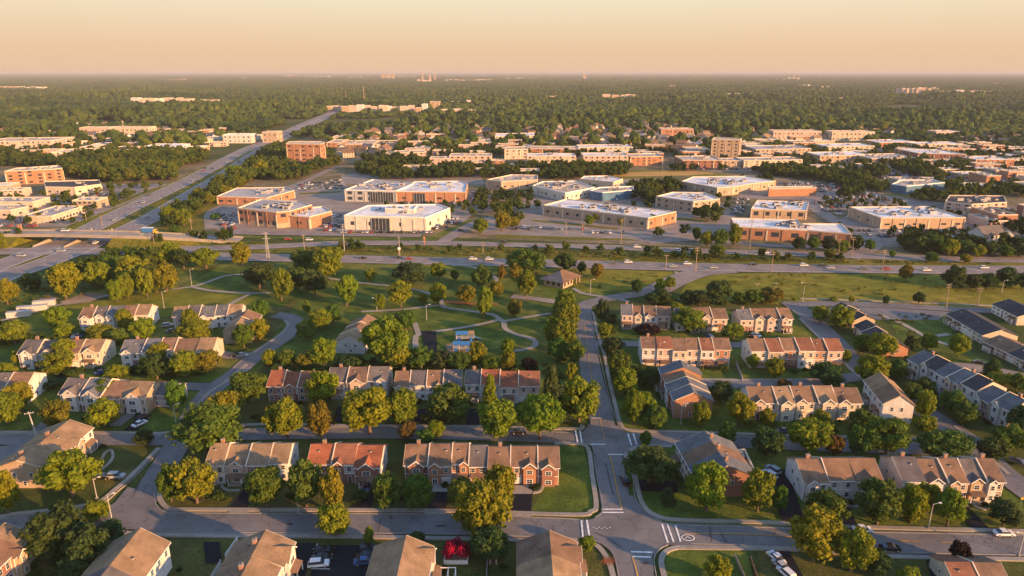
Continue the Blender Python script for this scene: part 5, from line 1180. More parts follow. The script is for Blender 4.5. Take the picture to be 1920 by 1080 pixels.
for i, (x, yb, w, h, k, shp) in enumerate(T_):
    p = G(x, yb - 0.10 * w); m = 1 / PPM(x, yb - 0.10 * w); dep = math.atan2(CAMH, p.y)
    Wm = w * m * (1.18 if yb > 600 else 1.06)
    Hm = 1.05 * max((h * m - 0.22 * Wm * math.sin(dep)) / math.cos(dep), Wm * 0.45)
    shp = shp or R.choice(['round', 'round', 'round', 'tall', 'broad'])
    me = R.choice(CROWNS[shp])
    c, cn = TCOL[k]
    bush = shp == 'bush'
    t = empty('bush' if bush else ('conifer_tree' if shp == 'cone' else 'tree'), p, R.uniform(0, 6.28)); t.scale = (Wm * R.uniform(.88, 1.12), Wm * R.uniform(.88, 1.12), Hm); t.rotation_euler.x = R.uniform(-.06, .06); t.rotation_euler.y = R.uniform(-.06, .06)
    j = [R.uniform(.72, 1.06), R.uniform(.9, 1.1), R.uniform(.9, 1.3)]
    cr = link('crown', me, t); cr.color = (c[0] * j[0], c[1] * j[1], c[2] * j[2], 1)
    tk = link('trunk', TRUNKS[i % 3], t, scale=(1, 1, 1) if not bush else (.6, .6, .6))
    bx = min(TLAND, key=lambda l: (l[0] - x) ** 2 * 0.6 + ((l[1] - yb) * 1.5) ** 2)
    dx, dy = x - bx[0], (yb - bx[1]) * 1.6
    rel = ('left of' if dx < 0 else 'right of') if abs(dx) > abs(dy) * 1.3 else ('in front of' if dy > 0 else 'behind')
    sz = 'small' if Wm < 6.5 else ('big' if Wm > 11.5 else '')
    kind = {'cone': 'conical', 'tall': 'upright', 'broad': 'broad', 'round': 'round', 'bush': 'low'}[shp]
    info.append((t, x, [sz, cn, kind], rel, bx[2], 'bush' if bush else 'tree'))
def words(f, cat, n): return ' '.join(q for q in f if q) + ' ' + cat + ('s' if n > 1 and cat == 'tree' else ('es' if n > 1 else ''))
keys = {}
for e in info: keys.setdefault((tuple(e[2]), e[3], e[4], e[5]), []).append(e)
for (f, rel, lm, cat), es in keys.items():
    es.sort(key=lambda e: e[1])
    for i, e in enumerate(es):
        lab = (ordinal(i, len(es)) if len(es) > 1 else '') + words(f, cat, len(es)) + ' ' + rel + ' ' + lm
        tag(e[0], ' '.join(lab.split()[:16]), cat, 'trees and bushes of the neighbourhood')

# clipped shrubs along the house fronts
BUSHM = CROWNS['bush']
def house_bushes():
    rr = random.Random(9)
    for t in [o for o in col.objects if o.get('category') in ('townhouses', 'house') and o.parent is None and o.name.split('.')[0] in ('townhouse_row', 'house', 'brick_house')]:
        px, py = PR(t.location)
        if t.name not in NICK: continue
        nick = NICK[t.name]; L = LEN[t.name]
        if py < 560: continue
        n = int(L / 5)
        for i in range(n):
            x = rr.uniform(0.5, L - .5); s_ = rr.uniform(1.1, 2.2)
            a = t.rotation_euler.z; y = -rr.uniform(1.4, 2.6)
            b = empty('bush', (t.location.x + x * math.cos(a) - y * math.sin(a), t.location.y + x * math.sin(a) + y * math.cos(a), 0), rr.uniform(0, 6)); b.scale = (s_, s_, s_ * rr.uniform(.7, 1.1))
            c_ = link('foliage', BUSHM[i % 2], b); k = rr.uniform(.7, 1.2); c_.color = (.04 * k, .062 * k, .014 * k, 1)
            tag(b, 'low clipped green bush along the front of ' + nick, 'bush', 'front garden bushes of ' + nick)
house_bushes()
# ------------------------------------------------------------------ woods: nobody could count these
def lump_mesh(name, seed, n, spread, mat):
    rg = np.random.default_rng(seed); V, F = [], []; nv = 0
    for i in range(n):
        if n == 1: cx = cy = 0; s = 1.0
        else: cx, cy = rg.uniform(-spread, spread, 2); s = rg.uniform(.75, 1.25)
        for k in range(5):
            d = rg.normal(size=3); d /= np.linalg.norm(d); rad = rg.uniform(.24, .36) * s
            c = np.array([cx + d[0] * .25 * s, cy + d[1] * .25 * s, (0.58 + d[2] * .2) * s])
            q = ICV * (1 + rg.uniform(-.25, .25, (len(ICV), 1))) * rad + c
            V.append(q); F += [tuple(int(j) + nv for j in f) for f in ICF]; nv += len(q)
    me = bpy.data.meshes.new(name); me.from_pydata(np.concatenate(V).tolist(), [], F); me.materials.append(mat); me.update()
    return me
def scatter(name, pts, protos, label, cat):
    me = bpy.data.meshes.new(name)
    me.from_pydata([p[:3] for p in pts], [], [])
    for an, k in (('size', 3), ('tall', 4)):
        at = me.attributes.new(an, 'FLOAT', 'POINT'); at.data.foreach_set('value', [p[k] for p in pts])
    o = link(name, me)
    ng = bpy.data.node_groups.new(name, 'GeometryNodeTree')
    ng.interface.new_socket('Geometry', in_out='INPUT', socket_type='NodeSocketGeometry'); ng.interface.new_socket('Geometry', in_out='OUTPUT', socket_type='NodeSocketGeometry')
    N = ng.nodes.new; Lk = ng.links.new
    gi, go = N('NodeGroupInput'), N('NodeGroupOutput')
    jn = N('GeometryNodeJoinGeometry')
    for q in protos:
        ob = N('GeometryNodeObjectInfo'); ob.inputs['Object'].default_value = q; ob.inputs['As Instance'].default_value = True
        Lk(ob.outputs['Geometry'], jn.inputs[0])
    ip = N('GeometryNodeInstanceOnPoints'); ip.inputs['Pick Instance'].default_value = True
    Lk(gi.outputs[0], ip.inputs['Points']); Lk(jn.outputs[0], ip.inputs['Instance'])
    ri = N('FunctionNodeRandomValue'); ri.data_type = 'INT'
    [s for s in ri.inputs if s.identifier == 'Max'or s.identifier == 'Max_002'][-1].default_value = len(protos) - 1
    ri.inputs[5].default_value = len(protos) - 1
    Lk(ri.outputs[2], ip.inputs['Instance Index'])
    rv = N('FunctionNodeRandomValue'); rv.data_type = 'FLOAT'; rv.inputs[3].default_value = 6.283
    cb = N('ShaderNodeCombineXYZ'); Lk(rv.outputs[1], cb.inputs[2]); Lk(cb.outputs[0], ip.inputs['Rotation'])
    a1, a2 = N('GeometryNodeInputNamedAttribute'), N('GeometryNodeInputNamedAttribute')
    a1.data_type = a2.data_type = 'FLOAT'; a1.inputs[0].default_value = 'size'; a2.inputs[0].default_value = 'tall'
    c2 = N('ShaderNodeCombineXYZ'); Lk(a1.outputs[0], c2.inputs[0]); Lk(a1.outputs[0], c2.inputs[1]); Lk(a2.outputs[0], c2.inputs[2]); Lk(c2.outputs[0], ip.inputs['Scale'])
    Lk(ip.outputs[0], go.inputs[0])
    o.modifiers.new('woods', 'NODES').node_group = ng
    return tag(o, label, cat, kind='stuff')
SCRUBL = leaf('scrub_foliage', stops=[(0.0, (0.06, 0.085, 0.014)), (0.5, (0.11, 0.125, 0.016)), (1.0, (0.19, 0.16, 0.03))])
def proto(me): return bpy.data.objects.new(me.name, me)
NEARP = [proto(crown_mesh('wood_crown', 70 + k, ['round', 'tall', 'broad', 'round'][k], 20, 34, 0.07, FORESTL)) for k in range(4)]
MIDP = [proto(lump_mesh('wood_lump', 80 + k, 1, 0, FORESTL)) for k in range(4)]
FARP = [proto(lump_mesh('wood_patch', 90 + k, 14, 2.0, FORESTL)) for k in range(3)]
# where woods grow: (chance, scale, polygon in pixels)
WOODS = [(0.5, .7, [(1270, 268), (1960, 264), (1960, 335), (1640, 318), (1400, 300), (1280, 300)]), (0.8, .7, [(880, 372), (930, 364), (990, 366), (1000, 372), (930, 378), (885, 384)]), (0.7, .6, [(640, 447), (800, 448), (860, 436), (858, 440), (800, 450.5), (640, 450)]), (0.7, .65, [(1200, 444), (1290, 440), (1300, 446), (1210, 450)]), (0.6, .8, [(1380, 336), (1440, 340), (1450, 346), (1400, 346)]), (0.8, .8, [(1550, 366), (1600, 350), (1650, 362), (1640, 368), (1580, 374)]), (0.7, .7, [(900, 396), (960, 388), (1010, 390), (1000, 398), (920, 410)]), (0.7, .75, [(1250, 316), (1400, 312), (1410, 318), (1260, 322)]), (0.97, 1.0, [(-1500, 137), (3400, 137), (3400, 270), (2500, 262), (1920, 256), (1640, 250), (1500, 244), (1300, 239), (1160, 231), (950, 239), (800, 234), (700, 225), (650, 212), (600, 216), (520, 237), (470, 250), (400, 246), (300, 240), (200, 226), (100, 229), (-600, 236), (-1500, 240)]),
         (0.42, .85, [(-600, 236), (100, 229), (300, 240), (470, 250), (490, 262), (300, 286), (120, 290), (-600, 292)]), (0.34, .8, [(640, 215), (800, 234), (950, 239), (1160, 231), (1300, 239), (1330, 275), (1180, 272), (940, 270), (640, 268), (540, 258)]),
         (0.5, .85, [(1300, 239), (1640, 250), (2400, 262), (2400, 275), (1640, 268), (1390, 270)]), (0.4, .8, [(640, 266), (1330, 270), (1330, 300), (640, 296)]), (0.85, .95, [(1500, 262), (1920, 258), (2400, 262), (2400, 278), (1820, 276), (1540, 268)]),
         (0.95, 1.05, [(120, 296), (230, 288), (330, 284), (392, 292), (380, 305), (330, 318), (330, 338), (215, 344), (120, 334), (115, 312)]), (0.85, 1.0, [(-200, 300), (90, 298), (110, 312), (90, 318), (30, 312), (-200, 322)]),
         (0.92, 1.0, [(440, 318), (500, 290), (530, 296), (620, 292), (640, 312), (610, 330), (520, 340), (480, 336), (410, 372), (330, 430), (290, 432), (350, 385)]), (0.9, 1.0, [(470, 300), (520, 270), (540, 285), (500, 300)]),
         (0.85, 1.0, [(660, 322), (740, 300), (810, 312), (1000, 318), (1180, 318), (1180, 330), (1080, 338), (900, 334), (700, 338)]), (0.7, .8, [(680, 300), (735, 296), (735, 312), (690, 315)]),
         (0.95, .9, [(1400, 320), (1480, 316), (1560, 322), (1600, 340), (1660, 352), (1655, 366), (1590, 356), (1540, 340), (1440, 330)]), (0.9, 1.0, [(1610, 312), (1700, 306), (1800, 312), (1815, 326), (1740, 336), (1620, 328)]),
         (0.6, .95, [(1700, 352), (1770, 346), (1940, 350), (1960, 372), (1830, 372), (1770, 378), (1710, 378)]), (0.9, .9, [(1160, 372), (1200, 352), (1270, 348), (1285, 362), (1230, 366), (1225, 390), (1170, 378)]), (0.8, .9, [(1270, 384), (1340, 392), (1370, 405), (1340, 420), (1280, 400)]),
         (0.85, .85, [(1670, 448), (1720, 455), (1930, 462), (1960, 486), (1760, 486), (1690, 470)]), (0.6, .7, [(1470, 462), (1640, 460), (1660, 470), (1480, 474)]), (0.75, .8, [(1840, 420), (1960, 436), (1960, 456), (1850, 440)]), (0.4, .8, [(930, 400), (1000, 398), (1010, 410), (940, 422)]),
         (0.38, .5, [(640, 372), (880, 376), (1010, 345), (1270, 345), (1370, 380), (1360, 400), (1240, 395), (1040, 372), (900, 410), (640, 378)]), (0.36, .5, [(1380, 375), (1600, 360), (1800, 384), (1900, 400), (1900, 440), (1620, 455), (1500, 440), (1600, 410), (1520, 372)]), (0.6, .7, [(1300, 286), (1960, 274), (1960, 335), (1640, 335), (1400, 312), (1290, 318)]),
         (0.42, .55, [(-50, 370), (80, 358), (330, 345), (260, 390), (160, 420), (-50, 425)]), (0.5, .7, [(30, 452), (90, 446), (150, 444), (90, 458), (-60, 462), (-60, 446)]), (0.35, .7, [(330, 448), (440, 452), (620, 458), (240, 462)]), (0.45, .5, [(640, 465), (960, 467), (1280, 478), (1600, 488), (1600, 493), (1280, 488), (960, 478), (640, 471)]),
         (0.5, .85, [(40, 555), (90, 525), (180, 496), (240, 490), (220, 510), (110, 545), (60, 580)]), (0.35, .55, [(-50, 590), (30, 580), (100, 548), (100, 560), (40, 590), (-50, 615)])]
WG = [(c, s, [(G(*q).x, G(*q).y) for q in poly]) for c, s, poly in WOODS]
BW = [(min(p[0] for p in g), max(p[0] for p in g), min(p[1] for p in g), max(p[1] for p in g)) for c, s, g in WG]
def inpoly_np(X, Y, poly):
    r_ = np.zeros(len(X), bool); j = len(poly) - 1
    for i in range(len(poly)):
        xi, yi = poly[i][0], poly[i][1]; xj, yj = poly[j][0], poly[j][1]
        if yi != yj: r_ ^= ((yi > Y) != (yj > Y)) & (X < (xj - xi) * (Y - yi) / (yj - yi) + xi)
        j = i
    return r_
def candidates(y0, y1, sp, rg):
    ys = np.arange(y0, y1, sp * 0.86); out = []
    for k, y in enumerate(ys):
        w = 0.98 * (y * CP + 31) + 80
        x = np.arange(-w, w, sp) + (k % 2) * sp / 2
        out.append(np.stack([x, np.full(len(x), y)], 1))
    P = np.concatenate(out); return P + rg.uniform(-.36, .36, P.shape) * sp
def keep(P, rg, clear=True, grow=5.0):
    X, Y = P[:, 0], P[:, 1]; ch = np.zeros(len(P)); scl = np.ones(len(P))
    for (c, s, g), b in zip(WG, BW):
        m = (X > b[0]) & (X < b[1]) & (Y > b[2]) & (Y < b[3])
        if not m.any(): continue
        ii = np.where(m)[0]; ii = ii[inpoly_np(X[ii], Y[ii], g)]
        up = ii[ch[ii] < c]; ch[up] = c; scl[up] = s
    ok = rg.uniform(size=len(P)) < ch
    P, scl = P[ok], scl[ok]
    if clear:
        bad = np.zeros(len(P), bool)
        for fi, f in enumerate(FOOT):
            cx = sum(p[0] for p in f) / len(f); cy = sum(p[1] for p in f) / len(f)
            f2 = []
            for p in f:
                d = math.hypot(p[0] - cx, p[1] - cy) or 1; f2.append((cx + (p[0] - cx) * (1 + grow / d), cy + (p[1] - cy) * (1 + grow / d)))
            m = np.where((np.abs(P[:, 0] - cx) < 130) & (np.abs(P[:, 1] - cy) < 130))[0]
            if len(m): bad[m] |= inpoly_np(P[m, 0], P[m, 1], f2)
            if fi >= NF: continue
            # keep the sight line to the camera-facing wall open
            m = np.where((np.abs(P[:, 0] - cx) < 130) & (P[:, 1] < cy) & (P[:, 1] > min(q[1] for q in f) - (16 if cy < 650 else 22 if cy < 1250 else 48)))[0]
            if len(m): bad[m] |= (P[m, 0] > min(q[0] for q in f)) & (P[m, 0] < max(q[0] for q in f)) & (rg.uniform(size=len(m)) < (0.75 if cy < 650 else 0.9))
        for line_, hw in ROADS:
            A = np.array(line_)
            for a, c in zip(A[:-1], A[1:]):
                d = c - a; L2 = (d ** 2).sum() or 1
                t_ = np.clip(((P - a) @ d) / L2, 0, 1)
                bad |= ((P - a - t_[:, None] * d) ** 2).sum(1) < (hw + 3) ** 2
        P, scl = P[~bad], scl[~bad]
    return P, scl
rg = np.random.default_rng(5)
WV = [(rg.uniform(0, 6.28), rg.uniform(260, 1100), rg.uniform(0, 6.28)) for _ in range(7)]
def relief(P):
    f = np.zeros(len(P))
    for a, wl, ph in WV: f += np.sin((P[:, 0] * math.cos(a) + P[:, 1] * math.sin(a)) * 6.283 / wl + ph)
    return f / 1.9                                        # about unit variance: taller stands, lower ones, clearings
P, s = keep(candidates(330, 1000, 7.6, rg), rg)
scatter('woodland', [(x, y, 0, q * u_, q * u_ * v_) for (x, y), q, u_, v_ in zip(P, s, rg.uniform(8, 13, len(P)), rg.uniform(.85, 1.15, len(P)))], NEARP, 'belts and clumps of trees between the highway and the shops', 'woods')
n1 = len(P)
P, s = keep(candidates(1000, 3000, 12.0, rg), rg)
f = relief(P); k = f > -1.35; P, s, f = P[k], s[k], f[k]
scatter('mid_woodland', [(x, y, 0, q * u_, q * u_ * v_ * (1 + .28 * f_)) for (x, y), q, u_, v_, f_ in zip(P, s, rg.uniform(12, 24, len(P)), rg.uniform(.55, 1.0, len(P)), f)], MIDP, 'woods with many round crowns beyond the apartment blocks', 'woods')
n2 = len(P)
P, s = keep(candidates(3000, 9000, 48, rg), rg)
f = relief(P * .6); k = f > -1.25; P, s = P[k], s[k]
P2, s2 = keep(candidates(9000, 36000, 190, rg), rg, False)
f = relief(P2 * .25); k = f > -1.1; P2 = P2[k]
P3 = candidates(36000, 90000, 620, rg)
scatter('distant_woodland', [(x, y, 0, u_, v_) for (x, y), u_, v_ in zip(P, rg.uniform(12, 17, len(P)), rg.uniform(10, 19, len(P)))] + [(x, y, 0, u_ * 4, v_) for (x, y), u_, v_ in zip(P2, rg.uniform(14, 18, len(P2)), rg.uniform(12, 24, len(P2)))] + [(x, y, 0, 150, u_) for (x, y), u_ in zip(P3, rg.uniform(16, 40, len(P3)))], FARP, 'endless far woods reaching the horizon', 'woods')
print('WOODS', n1, n2, len(P), len(P2), 'TREES', len(T_))

# rough herbs and scrub on the verges and medians
WG_, BW_ = WG, BW
SCRUB = [(0.55, 1, [(640, 463), (960, 466), (1280, 477), (1600, 487), (1930, 491), (1930, 498), (1600, 496), (1280, 490), (960, 482), (640, 475)]), (0.4, 1, [(330, 450), (440, 453), (640, 462), (640, 475), (420, 471), (250, 462)]), (0.3, 1, [(160, 431), (250, 392), (345, 345), (408, 322), (415, 322), (370, 352), (300, 392), (205, 431)]),
         (0.3, 1, [(0, 447), (72, 449), (110, 444), (60, 463), (0, 463)]), (0.2, 1, [(110, 431), (250, 376), (330, 338), (390, 308), (330, 346), (240, 390), (150, 431)]), (0.10, 1, [(1290, 528), (1440, 512), (1930, 518), (1930, 545), (1480, 560)]), (0.08, 1, [(700, 489), (960, 500), (1270, 511), (1240, 540), (1090, 548), (940, 506)]),
         (0.25, 1, [(100, 560), (0, 585), (60, 515), (190, 482), (330, 490), (240, 540)]), (0.15, 1, [(470, 690), (620, 640), (1080, 690), (1080, 705), (480, 712)]), (0.3, 1, [(1230, 560), (1480, 560), (1480, 570), (1230, 575)]), (0.2, 1, [(1640, 590), (1760, 590), (1700, 640), (1640, 620)]), (0.3, 1, [(1700, 700), (1900, 720), (1920, 760), (1880, 790)])]
WG = [(c, s_, [(G(*q).x, G(*q).y) for q in poly]) for c, s_, poly in SCRUB]
BW = [(min(p[0] for p in g), max(p[0] for p in g), min(p[1] for p in g), max(p[1] for p in g)) for c, s_, g in WG]
P, s = keep(candidates(210, 1000, 2.6, rg), rg)
scatter('verge_scrub', [(x, y, .02, u_, u_ * v_) for (x, y), u_, v_ in zip(P, rg.uniform(.9, 2.6, len(P)), rg.uniform(.35, .8, len(P)))], [proto(crown_mesh('scrub', 75 + k, 'bush', 8, 26, 0.09, SCRUBL)) for k in range(2)], 'rough tufts and low scrub on the road verges and medians', 'scrub')
print('SCRUB', len(P))

# undergrowth that fills the gaps between the house rows
NF = 0
UNDER = [(0.55, 1, [(500, 702), (1010, 702), (1066, 716), (1066, 690), (620, 670), (500, 682)]), (0.5, 1, [(0, 714), (110, 704), (230, 708), (420, 702), (430, 690), (210, 694), (20, 700)]), (0.45, 1, [(0, 652), (140, 642), (300, 642), (330, 632), (140, 628), (0, 632)]), (0.5, 1, [(0, 800), (60, 790), (330, 790), (330, 778), (60, 778), (0, 780)]),
         (0.3, 1, [(1190, 704), (1370, 704), (1370, 694), (1200, 693)]), (0.45, 1, [(1400, 708), (1580, 706), (1580, 696), (1410, 698)]), (0.45, 1, [(1380, 812), (1700, 814), (1700, 798), (1390, 798)]), (0.4, 1, [(1280, 640), (1490, 636), (1490, 628), (1290, 632)]), (0.4, 1, [(1490, 972), (1690, 977), (1870, 980), (1870, 955), (1700, 952), (1500, 955)]),
         (0.5, 1, [(1620, 690), (1700, 748), (1790, 800), (1800, 785), (1700, 705), (1640, 680)]), (0.45, 1, [(340, 960), (520, 957), (700, 958), (780, 960), (780, 925), (560, 922), (350, 930)]), (0.5, 1, [(470, 792), (700, 794), (1010, 798), (1010, 780), (700, 775), (480, 775)]), (0.5, 1, [(1140, 700), (1160, 790), (1230, 800), (1230, 740), (1190, 690)]), (0.6, 1, [(1120, 590), (1150, 590), (1160, 680), (1136, 660)]),
         (0.55, 1, [(1040, 560), (1076, 580), (1084, 690), (1050, 700), (1030, 640)]), (0.5, 1, [(60, 1085), (90, 1015), (230, 1010), (240, 1060), (200, 1110)]), (0.5, 1, [(870, 1100), (880, 1020), (950, 1020), (960, 1100)]), (0.5, 1, [(1240, 575), (1480, 575), (1480, 566), (1240, 566)]), (0.45, 1, [(1600, 625), (1640, 670), (1720, 680), (1700, 640)]), (0.5, 1, [(1830, 730), (1960, 750), (1960, 830), (1880, 820)])]
WG = [(c, s_, [(G(*q).x, G(*q).y) for q in poly]) for c, s_, poly in UNDER]
BW = [(min(p[0] for p in g), max(p[0] for p in g), min(p[1] for p in g), max(p[1] for p in g)) for c, s_, g in WG]
P, s = keep(candidates(110, 420, 3.4, rg), rg, grow=1.0)
scatter('undergrowth', [(x, y, -.1, u_, u_ * v_) for (x, y), u_, v_ in zip(P, rg.uniform(1.8, 4.6, len(P)), rg.uniform(.6, 1.0, len(P)))], [proto(crown_mesh('undergrowth', 77 + k, 'bush', 22, 60, 0.05, FORESTL)) for k in range(3)], 'dense shrubs and saplings filling the gaps between house rows', 'undergrowth')
print('UNDER', len(P))
# ------------------------------------------------------------------ cars
def car_proto(cn, mat, kind='sedan'):
    t = bpy.data.objects.new('car', None)
    prof = {'sedan': ([(-2.25, .35), (-2.28, .75), (-1.6, .92), (1.05, .98), (2.15, .85), (2.25, .4)], [(-1.55, .92), (-0.85, 1.42), (0.55, 1.45), (1.3, .98)]),
            'suv': ([(-2.3, .4), (-2.33, .95), (-2.2, 1.05), (1.1, 1.08), (2.2, .95), (2.3, .45)], [(-2.2, 1.05), (-1.85, 1.68), (0.5, 1.7), (1.25, 1.08)])}[kind]
    mb = MB(); lo, up = prof; w = 0.92; wi = 0.74
    def loft(p, wa, wb, m, ztop):
        z0 = min(q[1] for q in p)
        ww = lambda z: wa + (wb - wa) * (z - z0) / max(ztop - z0, .01)
        n = len(p)
        for i in range(n - 1):
            a, c = p[i], p[i + 1]
            mb.face([(a[0], ww(a[1]), a[1]), (c[0], ww(c[1]), c[1]), (c[0], -ww(c[1]), c[1]), (a[0], -ww(a[1]), a[1])], m)
        mb.face([(q[0], -ww(q[1]), q[1]) for q in p[::-1]], m); mb.face([(q[0], ww(q[1]), q[1]) for q in p], m)
    loft(lo, w, w * .95, mat, 1.0); mb.face([(lo[0][0], -w, lo[0][1]), (lo[-1][0], -w, lo[-1][1]), (lo[-1][0], w, lo[-1][1]), (lo[0][0], w, lo[0][1])], TIRE)
    tp = up[1:3]; mb.box(tp[0][0], tp[1][0], -wi, wi, tp[0][1] - .03, tp[0][1] + .05, mat)
    body = mb.mesh('body')
    mb = MB(); loft(up, w * .93, wi - .01, GLASS, up[1][1]); win = mb.mesh('window')
    mb = MB(); mb.tube((0, -.1, 0), (0, .1, 0), .33, .33, TIRE, 14); mb.tube((0, -.11, 0), (0, .11, 0), .19, .19, METAL, 10); wh = mb.mesh('wheel')
    mb = MB(); mb.box(-.05, .05, -.2, .2, -.08, .08, LAMPG); hl = mb.mesh('headlight'); mb = MB(); mb.box(-.05, .05, -.2, .2, -.08, .08, REDP); tl = mb.mesh('tail_light')
    ch = [('body', body, (0, 0, 0)), ('window', win, (0, 0, 0))] + [('wheel', wh, (x, y, .33)) for x in (-1.4, 1.4) for y in (-.85, .85)] + [('headlight', hl, (2.2, y, .68)) for y in (-.62, .62)] + [('tail_light', tl, (-2.28, y, .68)) for y in (-.62, .62)]
    return ch
CK = {(cn, k): car_proto(cn, m, k) for cn, m in CARP for k in ('sedan', 'suv')}
def car(px, py, ang, cn, kind, label, group, z=0.3):
    t = empty('parked_car', G(px, py, z), math.radians(ang))
    tag(t, label, 'car', group)
    for n, me, l in CK[(cn, kind)]: link(n, me, t, l)
    return t
for e in [(598, 1061, 8, 'white', 'suv', 'white car nearest the viewer in the small car park'), (604, 1049, 8, 'black', 'sedan', 'black car parked directly above the white one in the small car park'), (609, 1037, 8, 'black', 'suv', 'black car farthest up the small car park, left row'),
          (683, 1056, 8, 'blue', 'sedan', 'dark blue car parked against the orange-lit house'), (688, 1046, 8, 'black', 'sedan', 'middle dark car of three beside the orange-lit house'), (692, 1034, 8, 'black', 'suv', 'uppermost dark car of three beside the orange-lit house'),
          (1172, 904, 97, 'black', 'sedan', 'dark car parked at the kerb under the dark tree on the avenue'), (1442, 893, 118, 'white', 'suv', 'white car with dark glass on the driveway right of the big house'), (1449, 884, 118, 'silver', 'suv', 'silver car at the top of the driveway right of the big house'),
          (1616, 996, -2, 'white', 'sedan', 'white car parked at the far kerb behind the yellow-green tree'), (1668, 1031, -4, 'black', 'sedan', 'black car parked at the near kerb of the lower right street'), (1881, 1003, -2, 'white', 'sedan', 'white car with blue glint parked at far right of the street'),
          (1455, 1049, 112, 'white', 'sedan', 'white car at the top of the line on the lower driveway'), (1464, 1064, 112, 'silver', 'sedan', 'silver car in the middle of the line on the lower driveway'), (1474, 1079, 112, 'white', 'suv', 'white car at the bottom of the line on the lower driveway'),
          (262, 797, 60, 'white', 'sedan', 'white-nosed car on the driveway below the tan gabled end'), (268, 787, 60, 'black', 'suv', 'black car at the top of the driveway below the tan gabled end'), (192, 897, 2, 'black', 'sedan', 'black car parked beside the big tan brick house'), (218, 896, 2, 'silver', 'suv', 'silver car parked at the corner lawn end of the short drive'),
          (190, 700, 50, 'blue', 'sedan', 'blue car on the lane between the left rows'), (1470, 810, 0, 'grey', 'sedan', 'grey car half hidden on the right middle street'), (972, 812, 2, 'black', 'sedan', 'black car under the yellow trees on the middle street'), (690, 921, 78, 'black', 'sedan', 'black car on the driveway by the orange-roofed row'),
          (1330, 634, 105, 'blue', 'suv', 'dark blue car behind the pinkish rear-facing row'), (1412, 636, 118, 'black', 'suv', 'black car behind the orange and cream row'), (1418, 630, 118, 'white', 'sedan', 'white car behind the orange and cream row'), (443, 668, 2, 'black', 'sedan', 'dark car left of two on the short lane by the curving street'), (454, 668, 2, 'silver', 'sedan', 'silver car right of two on the short lane by the curving street'),
          (1835, 682, -35, 'black', 'sedan', 'black car by the low buildings at the right edge'), (1908, 868, 120, 'grey', 'sedan', 'grey car on the right diagonal street at the frame edge'), (1448, 926, 120, 'black', 'sedan', 'black car low on the driveway right of the big house'), (1812, 641, -5, 'blue', 'sedan', 'blue car at the end of the charcoal-roofed building'),
          (40, 878, 50, 'grey', 'suv', 'grey car in the lane at the left of the big tan brick house'), (20, 893, 50, 'silver', 'sedan', 'silver car lower in the lane left of the big tan brick house'), (145, 633, 30, 'blue', 'suv', 'blue car behind the three-gabled pale row'), (315, 612, 20, 'silver', 'suv', 'silver car between the two rows below the meadow'), (322, 622, 20, 'grey', 'sedan', 'grey car between the two rows below the meadow')]:
    car(*e, 'cars parked in the neighbourhood')
# cars on the highways: too small to show their parts
SMALL = {}
for (cn, k), ch in CK.items():
    mb_v, mb_f, mb_m, mats = [], [], [], []
    for n, me, l in ch:
        if n in ('headlight', 'tail_light'): continue
        b = len(mb_v); mb_v += [(v.co.x + l[0], v.co.y + l[1], v.co.z + l[2]) for v in me.vertices]
        for p in me.polygons:
            m = me.materials[p.material_index]
            if m not in mats: mats.append(m)
            mb_f.append(tuple(b + i for i in p.vertices)); mb_m.append(mats.index(m))
    me = bpy.data.meshes.new('small_car'); me.from_pydata(mb_v, [], mb_f)
    for m in mats: me.materials.append(m)
    me.polygons.foreach_set('material_index', mb_m); me.update(); SMALL[(cn, k)] = me
CNS = [c for c, m in CARP]
def small_car(p, rz, cn, k, label, group, name='car'):
    o = link(name, SMALL[(cn, k)], None, p, (0, 0, rz)); tag(o, label, 'car', group); return o
for x, y, cn, wh in [(681, 485, 'black', 'leftmost'), (747, 483.5, 'black', ''), (767, 486, 'red', ''), (887, 487, 'white', 'left of a pair'), (918, 487.5, 'white', 'right of a pair'), (1150, 494, 'grey', ''), (1178, 493, 'white', 'larger'), (1262, 500.5, 'silver', ''), (1289, 496, 'white', ''), (1338, 503, 'silver', ''), (1412, 497, 'black', ''), (1507, 499, 'white', ''), (1542, 499, 'black', ''), (1557, 503.5, 'silver', ''), (1619, 505.5, 'grey', ''), (1661, 505, 'red', ''), (1737, 508, 'white', ''), (1845, 503.5, 'white', 'rightmost')]:
    small_car(G(x, y, .3), -.03, cn, 'suv' if cn == 'white' else 'sedan', '%s %s car driving on the near highway lanes' % (wh, cn) if wh else 'small %s car driving on the near highway lanes' % cn, 'cars on the highway', 'highway_car')
for x, y, cn in [(1195, 464.5, 'white'), (1272, 471, 'white'), (1434, 475.5, 'white'), (1300, 472, 'blue'), (945, 455.5, 'black'), (540, 450, 'red'), (580, 451, 'white'), (865, 433, 'black'), (40, 481, 'silver'), (115, 472, 'silver'), (122, 434, 'white')]:
    small_car(G(x, y, .3 if y != 434 else 6.4), -.03, cn, 'suv', 'small %s vehicle on the far highway roads near the overpass or shops' % cn, 'cars on the far highway roads', 'highway_car')
Rc = random.Random(3)
for P_, nm in ((hwL, 'left'), (hwR, 'right')):
    q = [(a, c) for a, c in zip(P_[:-1], P_[1:]) if 420 < a.y < 1500]
    for i in range(20):
        a, c = Rc.choice(q); d = (c - a).normalized(); t_ = a + (c - a) * Rc.random(); o_ = Rc.choice([-6.2, -2.1, 2.1, 6.2])
        cn = Rc.choice(CNS)
        small_car((t_.x - d.y * o_, t_.y + d.x * o_, .32), math.atan2(d.y, d.x) + (math.pi if nm == 'left' else 0), cn, Rc.choice(['sedan', 'suv']), 'tiny %s car on the %s carriageway of the diagonal expressway' % (cn, nm), '%s cars on the %s expressway carriageway' % (cn, nm), 'expressway_car')
REST = []
